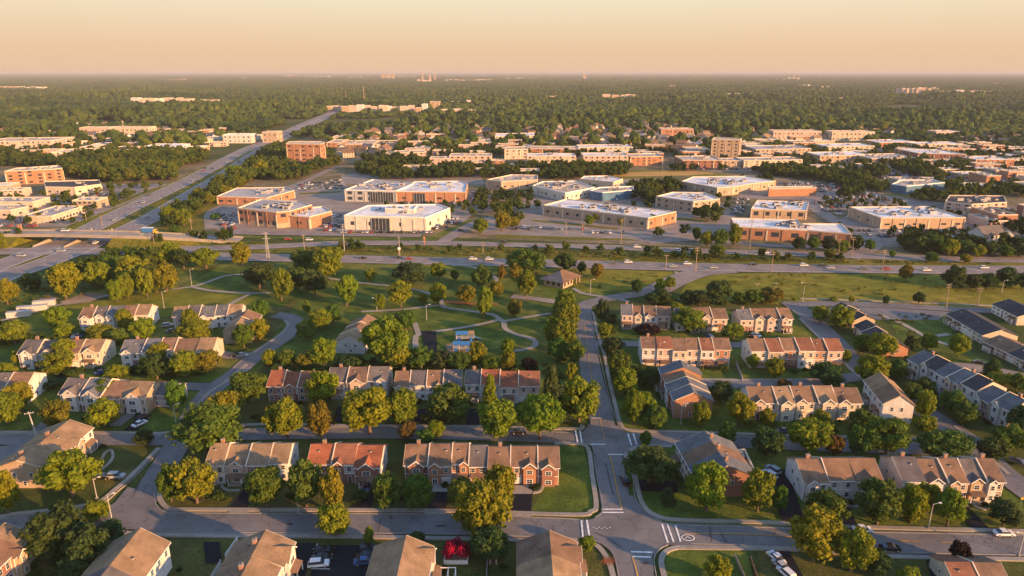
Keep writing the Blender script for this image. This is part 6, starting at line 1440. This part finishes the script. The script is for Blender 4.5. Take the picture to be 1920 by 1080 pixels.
def lot(px, n, where, ang=0.0, seed=1):
    rr = random.Random(seed); poly = [(G(*q).x, G(*q).y) for q in px]
    x0, x1, y0, y1 = min(p[0] for p in poly), max(p[0] for p in poly), min(p[1] for p in poly), max(p[1] for p in poly)
    sl = []
    y = y0
    while y < y1:
        for yy in (y, y + 5.4):
            x = x0
            while x < x1:
                if inpoly(x, yy, poly) and not any(inpoly(x, yy, f) for f in FOOT if abs(f[0][0] - x) < 150 and abs(f[0][1] - yy) < 150): sl.append((x, yy))
                x += 2.9
        y += 17
    rr.shuffle(sl)
    REST.extend((x, yy, rr) for x, yy in sl[n:] if rr.random() < .5)
    for x, yy in sl[:n]:
        cn = rr.choice(CNS + ['white', 'silver', 'black'])
        small_car((x, yy, .2), ang + math.pi / 2 + rr.choice([0, math.pi]), cn, rr.choice(['sedan', 'suv']), 'tiny %s car parked %s' % (cn, where), '%s cars parked %s' % (cn, where), 'parked_car')
lot([(640, 437), (800, 440), (870, 418), (850, 404), (800, 432), (640, 431)], 27, 'round the cream glass-fronted office', seed=1)
lot([(400, 400), (440, 398), (440, 432), (400, 425)], 14, 'left of the brick office complex', seed=2)
lot([(615, 412), (640, 402), (640, 434), (600, 436)], 12, 'right of the orange office wing', seed=3)
lot([(1540, 372), (1640, 362), (1680, 380), (1590, 384)], 27, 'behind the big right-hand store', seed=4)
lot([(1600, 432), (1800, 432), (1880, 446), (1720, 456), (1640, 448)], 23, 'in front of the big right-hand store', seed=5)
lot([(1440, 345), (1560, 340), (1600, 352), (1540, 362), (1450, 346)], 31, 'behind the low orange store', seed=6)
lot([(1640, 330), (1760, 350), (1900, 345), (1900, 325), (1700, 322)], 31, 'round the blue-walled showroom', seed=7)
lot([(880, 360), (905, 356), (915, 378), (880, 384)], 14, 'right of the large orange brick office', seed=8)
lot([(80, 372), (200, 358), (230, 372), (100, 392)], 25, 'below the cream hall', seed=9)
lot([(1270, 318), (1560, 318), (1560, 312), (1270, 312)], 18, 'beside the yellow-lit office', seed=10)

for q in ([(650, 372), (880, 376), (880, 384), (650, 380)], [(1500, 446), (1620, 444), (1640, 456), (1500, 458)], [(1290, 294), (1640, 288), (1640, 296), (1290, 302)], [(1640, 318), (1960, 318), (1960, 345), (1640, 335)], [(1000, 346), (1220, 346), (1240, 352), (1120, 366)], [(-40, 420), (130, 412), (130, 424), (-40, 428)],
          [(560, 346), (640, 336), (650, 356), (560, 360)], [(1380, 372), (1410, 370), (1400, 400), (1370, 404)], [(960, 424), (1180, 434), (1200, 441), (960, 432)], [(1520, 380), (1590, 378), (1600, 400), (1560, 405)], [(1820, 386), (1960, 390), (1960, 402), (1840, 400)]):
    lot(q, 0, '', seed=len(REST))
random.Random(8).shuffle(REST)
rv, rf2, rm2, rmats = [], [], [], []
for x, yy, rr in REST[:1100]:
    if any(inpoly(x, yy, f) for f in FOOT if abs(f[0][0] - x) < 150 and abs(f[0][1] - yy) < 150): continue
    me = SMALL[(rr.choice(CNS + ['white', 'silver', 'black', 'grey']), rr.choice(['sedan', 'suv']))]; b = len(rv); s_ = rr.choice([-1, 1])
    rv += [(x - v.co.y * s_, yy + v.co.x * s_, v.co.z + .2) for v in me.vertices]
    for p in me.polygons:
        m = me.materials[p.material_index]
        if m not in rmats: rmats.append(m)
        rf2.append(tuple(b + i for i in p.vertices)); rm2.append(rmats.index(m))
me = bpy.data.meshes.new('distant_parked_cars'); me.from_pydata(rv, [], rf2)
for m in rmats: me.materials.append(m)
me.polygons.foreach_set('material_index', rm2); me.update()
tag(link('distant_parked_cars', me), 'hundreds of tiny parked cars filling the shop and office car parks', 'cars', kind='stuff')
print('REST', len(REST))

# ------------------------------------------------------------------ poles, lamps, masts
def lamp(px, py, h, side, label, mat=None, group='street lamps'):
    t = empty('street_lamp', G(px, py)); tag(t, label, 'street lamp', group)
    mb = MB(); mb.tube((0, 0, 0), (0, 0, h), .13, .08, mat or METAL); mb.box(-.25, .25, -.25, .25, 0, .5, CONC); mb.build('pole', t)
    mb = MB(); mb.tube((0, 0, h - .1), (side * 1.6, 0, h + .35), .06, .05, mat or METAL); mb.build('arm', t)
    mb = MB(); mb.box(side * 1.6 - .35, side * 1.6 + .35, -.17, .17, h + .27, h + .47, LAMPG); mb.build('lamp_head', t)
for e in [(212, 984, 8.5, 1, 'tall street lamp at the left street corner, lit by the sun'), (182, 935, 6, 1, 'street lamp on the lawn edge under the yellow tree'), (1740, 992, 7, 1, 'grey street lamp before the long row at lower right'), (560, 963, 6.5, 1, 'thin street lamp on the verge left of the orange-roofed row'), (1540, 985, 5, 1, 'short street lamp in the dark tree right of the driveway'), (1276, 796, 7, 1, 'street lamp behind the upper junction'),
          (331, 800, 7.5, 1, 'grey street lamp on the lawn corner left of the middle street'), (360, 537, 9, 1, 'park lamp standing at the left path fork'), (308, 578, 8, 1, 'lamp post on the sunlit meadow edge'), (800, 600, 7, 1, 'lamp on the park lawn above the playground'), (707, 583, 6, -1, 'lamp at the left end of the park lawn path'), (1505, 565, 9, -1, 'lamp at the top corner of the upper right street'), (1235, 685, 9, 1, 'white lamp pole in front of the pinkish rear-facing row'),
          (1910, 1043, 6, -1, 'lamp at the right end of the lower right street'), (1878, 548, 6, 1, 'small lamp on the field at far right'), (1107, 550, 7, 1, 'wooden-toned lamp beside the pavilion path')]:
    lamp(*e)
def upole(px, py, h, label, mat=POLEW, arms=1, lean=0.0, group='utility poles'):
    t = empty('utility_pole', G(px, py)); t.rotation_euler = (0, lean, R.uniform(-.3, .3)); tag(t, label, 'utility pole', group)
    mb = MB(); mb.tube((0, 0, 0), (0, 0, h), .22, .14, mat); mb.build('pole', t)
    for k in range(arms):
        z = h - .5 - k * 1.2
        mb = MB(); mb.box(-1.3, 1.3, -.08, .08, z - .08, z + .08, mat)
        for x in (-1.15, -.4, .4, 1.15): mb.tube((x, 0, z + .08), (x, 0, z + .32), .05, .03, LAMPG, 6)
        mb.build('crossarm', t)
for e in [(70, 822, 9, 'leaning grey utility pole by the left street', METAL), (646, 471, 17, 'grey pole on the median left of the cream office', METAL), (906, 503, 15, 'pole rising from the park edge beside the highway'), (749, 470, 9, 'short pole with white box in the highway median', METAL), (1061, 441, 9, 'left one of three poles on the dirt lot'), (1092, 441, 7.5, 'middle one of three poles on the dirt lot'), (1164, 456, 16, 'tallest right one of three poles beyond the dirt lot'),
          (1304, 510, 14, 'sunlit pole on the highway kerb right of the field path'), (1446, 511, 12, 'sunlit pole on the near highway in the centre right'), (1404, 478, 22, 'thick orange-lit pole before the long brick store'), (1573, 482, 11, 'leaning pole by the trees before the long brick store'), (1598, 484, 13, 'straight pole right of the leaning one before the store'), (1653, 511, 13, 'pole on the near highway left of the single tree'), (1248, 507, 9, 'pole by the highway at the path end'),
          (1417, 560, 8, 'left one of two poles behind the upper townhouses'), (1453, 551, 6, 'right one of two poles behind the upper townhouses'), (1774, 578, 12, 'leaning sunlit pole at the far side of the upper street'), (1830, 582, 11, 'right pole beside the upper street at the field edge'), (269, 460, 8, 'left of two poles below the overpass end'), (290, 463, 8, 'right of two poles below the overpass end'), (222, 457, 6, 'short pole under the right end of the bridge'), (361, 440, 11, 'pole on the far verge left of the brick office complex'), (425, 441, 7, 'yellowish pole at the frontage road start'),
          (70, 424, 10, 'pole beside the left car parks'), (162, 414, 9, 'pole at the left kerb of the expressway'), (192, 425, 8, 'sunlit pole on the expressway just past the bridge'), (572, 480, 13, 'orange-lit pole on the highway below the offices'), (1240, 349, 24, 'tall pole near the hedge right of centre'), (1680, 318, 22, 'tall pole above the right tree belt'), (1593, 338, 20, 'sunlit pole left of the right tree belt'), (1808, 283, 30, 'tall pole at far right behind the retail park')]:
    upole(*e[:4], mat=e[4] if len(e) > 4 else POLEW, arms=1 if e[2] < 10 else 2, lean=-0.08 if 'leaning' in e[3] else 0)
# lattice pylon on the verge
t = empty('pylon', G(503, 485)); tag(t, 'pale lattice pylon standing on the verge between the highway roads', 'pylon')
H_ = 16
for sx in (-1, 1):
    for sy in (-1, 1):
        mb = MB(); mb.tube((sx * .8, sy * .8, 0), (sx * .3, sy * .3, H_), .09, .07, METAL, 6); mb.build('leg', t)
mb = MB()
for k in range(9):
    f = lambda z: .8 - .5 * z / H_
    z0, z1 = k * H_ / 9, (k + 1) * H_ / 9; a, c = f(z0), f(z1)
    for sx, sy, ex, ey in ((-1, -1, 1, -1), (1, -1, 1, 1), (1, 1, -1, 1), (-1, 1, -1, -1)): mb.tube((sx * a, sy * a, z0), (ex * c, ey * c, z1), .04, .04, METAL, 5)
mb.build('bracing', t)
for z in (H_ - 1, H_ - 4):
    mb = MB(); mb.box(-2.2, 2.2, -.12, .12, z, z + .25, METAL); mb.build('crossarm', t)
for px, py, h, lab in [(683, 196, 60, 'tall radio mast rising from the woods left of centre'), (650, 198, 42, 'shorter mast left of the tall radio mast'), (236, 268, 34, 'slender mast among the left woods')]:
    t = empty('radio_mast', G(px, py)); tag(t, lab, 'mast')
    mb = MB(); mb.tube((0, 0, 0), (0, 0, h), h / 38, h / 55, POLEW, 8)
    mb.build('pole', t)
    mb = MB(); mb.box(-1.2, 1.2, -.6, .6, h - 3, h - 1.4, METAL); mb.box(-1, 1, -.6, .6, h - 8, h - 7, METAL); mb.build('antenna', t)
t = empty('roadside_sign', G(41, 446)); tag(t, 'orange square sign on a pale post beside the overpass', 'sign')
mb = MB(); mb.box(-.35, .35, -.35, .35, 0, 5, CONC); mb.build('post', t); mb = MB(); mb.box(-1.3, 1.3, -.5, .5, 5, 9, WALL['O']); mb.build('panel', t)
for x, y, lab in [(749, 479, 'white-topped post at the near edge of the median'), (796, 458, 'orange marker post on the far highway kerb')]:
    t = empty('marker_post', G(x, y)); tag(t, lab, 'post')
    mb = MB(); mb.box(-.4, .4, -.4, .4, 0, 3.6, CONC if '749' in str(x) else WALL['O']); mb.build('post', t); mb = MB(); mb.box(-.7, .7, -.5, .5, 3.6, 5, WHITE if x == 749 else WALL['O']); mb.build('panel', t)

# ------------------------------------------------------------------ overpass
ov = [(-120, 437, 6), (0, 437, 6), (60, 437, 6), (110, 437, 6), (160, 438, 6), (210, 439, 6), (260, 440.5, 5.6), (310, 442.5, 4.4), (360, 445, 2.8), (410, 448, 1.2), (450, 450, .3)]
pts = smooth([G(*q) for q in ov], 4)
t = empty('overpass', G(160, 445)); tag(t, 'concrete highway overpass carrying a road across the diagonal expressway', 'bridge')
o0 = t.location
def solid(mb, pts, w, h0, h1, m, off=0.0, full=None):
    l, r = offs(pts, off + w / 2), offs(pts, off - w / 2)
    for i in range(len(pts) - 1):
        g = lambda p, dz: (p.x - o0.x, p.y - o0.y, p.z + dz)
        b0 = (lambda p: (p.x - o0.x, p.y - o0.y, 0)) if full and full(pts[i]) else (lambda p: g(p, h0))
        mb.hull8([b0(r[i]), b0(r[i + 1]), b0(l[i + 1]), b0(l[i])], [g(r[i], h1), g(r[i + 1], h1), g(l[i + 1], h1), g(l[i], h1)], m)
x_open = (G(72, 446).x, G(240, 446).x)
mb = MB(); solid(mb, pts, 14, -1.0, 0, CONC, full=None); mb.build('deck', t)
mb = MB(); ribbon(mb, [Vector((p.x - o0.x, p.y - o0.y, p.z)) for p in pts], 11.5, .006, HWAY); mb.build('roadway', t)
for s in (-1, 1):
    mb = MB(); solid(mb, pts, .4, .003, .95, CONC, off=s * 6.6); mb.build('parapet', t)
for px in (116, 157, 196):
    q = G(px, 447)
    for dy in (-4, 0, 4):
        mb = MB(); mb.tube((q.x - o0.x, q.y - o0.y + dy + 6, 0), (q.x - o0.x, q.y - o0.y + dy + 6, 4.6), .6, .6, CONC, 12); mb.build('pier', t)
ROADS.append(([(p.x, p.y) for p in pts], 9))
mb = MB()
for a, c in zip(pts[:-1], pts[1:]):
    if x_open[0] < a.x < x_open[1]: continue
    lt, rt = offs([a, c], 7.2), offs([a, c], -7.2)
    f = lambda q, k: (q.x, q.y, q.z - .9 if k else 0)
    lb, rb_ = offs([a, c], 7.2 + a.z * 1.8), offs([a, c], -7.2 - a.z * 1.8)
    mb.hull8([f(rb_[0], 0), f(rb_[1], 0), f(lb[1], 0), f(lb[0], 0)], [f(rt[0], 1), f(rt[1], 1), f(lt[1], 1), f(lt[0], 1)], ROUGHG)
struct('embankment', mb)
# sloping barrier walls beside the carriageways
for a, c, lab in [((62, 464), (96, 453), 'left concrete barrier wall under the bridge'), ((120, 465), (156, 451), 'sunlit concrete barrier between the carriageways under the bridge'), ((400, 457), (432, 443), 'pale concrete ramp wall between the highway roads')]:
    p, q = G(*a), G(*c); d = (q - p); t2 = empty('barrier_wall', p, math.atan2(d.y, d.x)); tag(t2, lab, 'barrier')
    mb = MB(); L_ = d.length
    mb.hull8([(0, -.4, 0), (L_, -.4, 0), (L_, .4, 0), (0, .4, 0)], [(0, -.25, 1.2), (L_, -.25, 2.4), (L_, .25, 2.4), (0, .25, 1.2)], CONC); mb.build('wall', t2)

# ------------------------------------------------------------------ playground, fences, yard things
for (px, py, ang, lab) in [(872, 638, .1, 'upper play structure with blue roof and rust side'), (868, 658, -.1, 'lower wide play structure with blue slides nearest the hedge')]:
    t = empty('play_structure', G(px, py), ang); tag(t, lab, 'play structure')
    mb = MB()
    for x in (-3.6, -1.2, 1.2, 3.6):
        for y in (-1.3, 1.3): mb.tube((x, y, 0), (x, y, 3.2), .1, .1, METAL, 6)
    mb.build('posts', t)
    mb = MB(); mb.box(-3.7, 3.7, -1.4, 1.4, 1.3, 1.5, METAL); mb.build('platform', t)
    for x0, x1, m in ((-3.8, -1.3, BLUEP), (-1.2, 1.2, BLUEP), (1.3, 3.8, PLAYG if py < 650 else BLUEP)):
        mb = MB(); xm = (x0 + x1) / 2
        for s in (-1, 1):
            lo = [(x0, s * 1.7, 3.1), (x1, s * 1.7, 3.1), (x1, 0, 4.0), (x0, 0, 4.0)]; hi = [(p[0], p[1], p[2] + .12) for p in lo]
            mb.hull8(lo if s < 0 else lo[::-1], hi if s < 0 else hi[::-1], m)
        mb.build('canopy', t)
    for x, y in ((-2.4, -1.4), (2.4, -1.4), (3.7, 0)):
        mb = MB(); dx_, dy_ = (0, -2.8) if y else (2.8, 0); wv = .45
        if y: mb.hull8([(x - wv, y + dy_, .15), (x + wv, y + dy_, .15), (x + wv, y, 1.45), (x - wv, y, 1.45)], [(x - wv, y + dy_, .35), (x + wv, y + dy_, .35), (x + wv, y, 1.65), (x - wv, y, 1.65)], BLUEP)
        else: mb.hull8([(x, -wv, 1.45), (x + dx_, -wv, .15), (x + dx_, wv, .15), (x, wv, 1.45)], [(x, -wv, 1.65), (x + dx_, -wv, .35), (x + dx_, wv, .35), (x, wv, 1.65)], BLUEP)
        mb.build('slide', t)
def fence(px, h, label, mat=WHITE, board=True):
    p = [G(*q) for q in px]; o = p[0].copy(); t = empty('fence', o); tag(t, label, 'fence')
    mb = MB()
    for a, c in zip(p[:-1], p[1:]):
        a, c = a - o, c - o; d = (c - a).normalized(); n_ = Vector((-d.y, d.x, 0)) * .05
        mb.hull8([tuple(a - n_), tuple(c - n_), tuple(c + n_), tuple(a + n_)], [tuple(a - n_ + Vector((0, 0, h))), tuple(c - n_ + Vector((0, 0, h))), tuple(c + n_ + Vector((0, 0, h))), tuple(a + n_ + Vector((0, 0, h)))], mat)
    mb.build('panel', t)
    mb = MB()
    for a, c in zip(p[:-1], p[1:]):
        k = max(1, int((c - a).length / 2.4))
        for i in range(k + 1):
            q = a + (c - a) * (i / k) - o; mb.box(q.x - .08, q.x + .08, q.y - .08, q.y + .08, 0, h + .12, mat)
    mb.build('posts', t)
fence([(446, 1018), (424, 1050)], 1.7, 'upper length of white board fence left of the house with two chimneys')
fence([(415, 1062), (398, 1090)], 1.7, 'lower length of white board fence left of the house with two chimneys')
fence([(914, 1046), (912, 1092)], 1.2, 'thin grey fence beside the small shed', METAL)
fence([(1378, 1046), (1402, 1100)], 1.0, 'pale garden wall at the edge of the bright corner lawn', CONC)
fence([(1408, 1050), (1424, 1100)], 0.8, 'low rail right of the pale garden wall', WOODM)
fence([(1380, 684), (1392, 715)], 1.5, 'grey yard fence between the two rear-facing rows', METAL)
t = empty('shed', G(925, 1054)); tag(t, 'small pale garden shed with dark top vents by the thin fence', 'shed')
mb = MB(); mb.box(-.9, .9, -.9, .9, 0, 2.1, WALL['T']); mb.box(-.5, .5, -.96, -.9, 0, 1.8, DOORM); mb.build('wall', t)
mb = MB(); mb.hull8([(-1.05, -1.05, 2.1), (1.05, -1.05, 2.1), (1.05, 1.05, 2.1), (-1.05, 1.05, 2.1)], [(-1.05, -.1, 2.75), (1.05, -.1, 2.75), (1.05, .1, 2.75), (-1.05, .1, 2.75)], ROOF['t']); mb.build('roof', t)
# the walled bed of crimson flowering shrub
c0 = G(856, 1046); t = empty('planter', c0); tag(t, 'white-walled planting bed holding the crimson flowering bush', 'planter')
mb = MB(); w_, d_ = 2.7, 2.2
mb.box(-w_, w_, -d_, -d_ + .2, 0, 1.0, WHITE); mb.box(-w_, w_, d_ - .2, d_, 0, 1.0, WHITE); mb.box(-w_, -w_ + .2, -d_ + .2, d_ - .2, 0, 1.0, WHITE); mb.box(w_ - .2, w_, -d_ + .2, d_ - .2, 0, 1.0, WHITE); mb.build('wall', t)
mb = MB(); mb.box(-w_ + .2, w_ - .2, -d_ + .2, d_ - .2, 0, .8, DIRT); mb.build('soil', t)
t = empty('flowering_bush', c0 + Vector((0, .1, .4)), .4); t.scale = (6.4, 5.8, 5.2); tag(t, 'crimson flowering bush in a white-walled bed by the lower street', 'bush')
cr = link('crown', CROWNS['bush'][0], t); cr.color = (0.3, 0.004, 0.04, 1); link('trunk', TRUNKS[0], t, scale=(.6, .6, .6))
t = empty('pergola', G(840, 1092)); tag(t, 'white framed pergola between bottom house and shrubs', 'pergola')
mb = MB()
for x in (-1.6, 0, 1.6):
    mb.box(x - .08, x + .08, -1.5, 1.5, 2.4, 2.55, WHITE)
    for y in (-1.4, 1.4): mb.box(x - .08, x + .08, y - .08, y + .08, 0, 2.4, WHITE)
for y in (-1.45, 1.45): mb.box(-1.7, 1.7, y - .08, y + .08, 2.55, 2.68, WHITE)
mb.build('frame', t)
# flat deck with white parapet beside the house right of the junction
FB('flat-roofed annex with white parapet beside the house right of the junction', 'the flat annex', [(1372, 897), (1418, 893), (1396, 847), (1358, 850)], 4.2, 'B', 'k', rows=1, sp=4, ww=1.4, wh=1.6, units=2, seed=400, name='house_annex', cat='house', par=1.0)

# containers in the yard beside the left road, truck on the overpass, yellow sign, blown leaves
for px, py, ang, lab in [(62, 583, .35, 'longest grey storage container in the yard left of the meadow'), (84, 573, .35, 'grey storage container nearest the bare dirt at the yard end'), (36, 594, .35, 'grey storage container at the lower end of the yard, by the path')]:
    t = empty('storage_container', G(px, py), ang); tag(t, lab, 'container')
    L_ = 12 if px == 62 else 9
    mb = MB(); mb.box(-L_ / 2, L_ / 2, -1.25, 1.25, .15, 2.5, WALL['G'])
    for i in range(int(L_)): mb.box(-L_ / 2 + .3 + i, -L_ / 2 + .6 + i, -1.31, -1.25, .3, 2.6, CREAMT)
    mb.build('body', t)
    mb = MB(); mb.box(-L_ / 2 - .1, L_ / 2 + .1, -1.35, 1.35, 2.5, 2.65, METAL); mb.build('roof', t)
    mb = MB(); mb.box(L_ / 2, L_ / 2 + .08, -1.1, 1.1, .25, 2.6, METAL); mb.build('door', t)
p = G(284, 438, 4.9); t = empty('truck', p, math.pi); tag(t, 'truck with blue box body and yellow cab on the overpass end', 'truck')
mb = MB(); mb.box(-1.5, 5.5, -1.25, 1.25, 1.0, 3.9, BLUEP); mb.box(-1.55, 5.55, -1.3, 1.3, 3.9, 4.0, WHITE); mb.build('cargo_box', t)
YEL = plain('yellow_paint', (.5, .32, .03), .4)
mb = MB(); mb.hull8([(-4, -1.15, .6), (-1.7, -1.15, .6), (-1.7, 1.15, .6), (-4, 1.15, .6)], [(-3.5, -1.05, 2.9), (-1.7, -1.05, 2.9), (-1.7, 1.05, 2.9), (-3.5, 1.05, 2.9)], YEL); mb.build('cab', t)
mb = MB(); mb.hull8([(-3.86, -1.0, 1.7), (-3.7, -1.0, 1.7), (-3.7, 1.0, 1.7), (-3.86, 1.0, 1.7)], [(-3.68, -.95, 2.6), (-3.5, -.95, 2.6), (-3.5, .95, 2.6), (-3.68, .95, 2.6)], GLASS); mb.build('windscreen', t)
for x in (-2.8, 2.2, 4.2):
    for y in (-1.05, 1.05):
        mb = MB(); mb.tube((x, y - .15, .5), (x, y + .15, .5), .5, .5, TIRE, 12); mb.build('wheel', t)
t = empty('road_sign', G(1913, 950)); tag(t, 'small yellow diamond road sign by the right diagonal street', 'sign')
mb = MB(); mb.tube((0, 0, 0), (0, 0, 2.6), .05, .05, METAL, 6); mb.build('post', t)
mb = MB(); mb.hull8([(-.5, -.06, 2.4), (0, -.06, 1.9), (.5, -.06, 2.4), (0, -.06, 2.9)], [(-.5, -.02, 2.4), (0, -.02, 1.9), (.5, -.02, 2.4), (0, -.02, 2.9)], YEL); mb.build('panel', t)
mb = MB(); rl_ = random.Random(2); LM = surf('fallen_leaf', (.3, .09, .03), amp=.4, s2=6)
for i in range(260):
    q = G(rl_.gauss(1140, 6), rl_.gauss(1052, 4), .39); a = rl_.uniform(0, 6); s_ = rl_.uniform(.06, .16)
    mb.face([(q.x + s_ * math.cos(a + k * 1.57), q.y + s_ * math.sin(a + k * 1.57), .385 + i * .0002) for k in range(4)], LM)
tag(mb.build('fallen_leaves'), 'rust-red fallen leaves scattered on the pavement below the junction', 'leaves', kind='stuff')
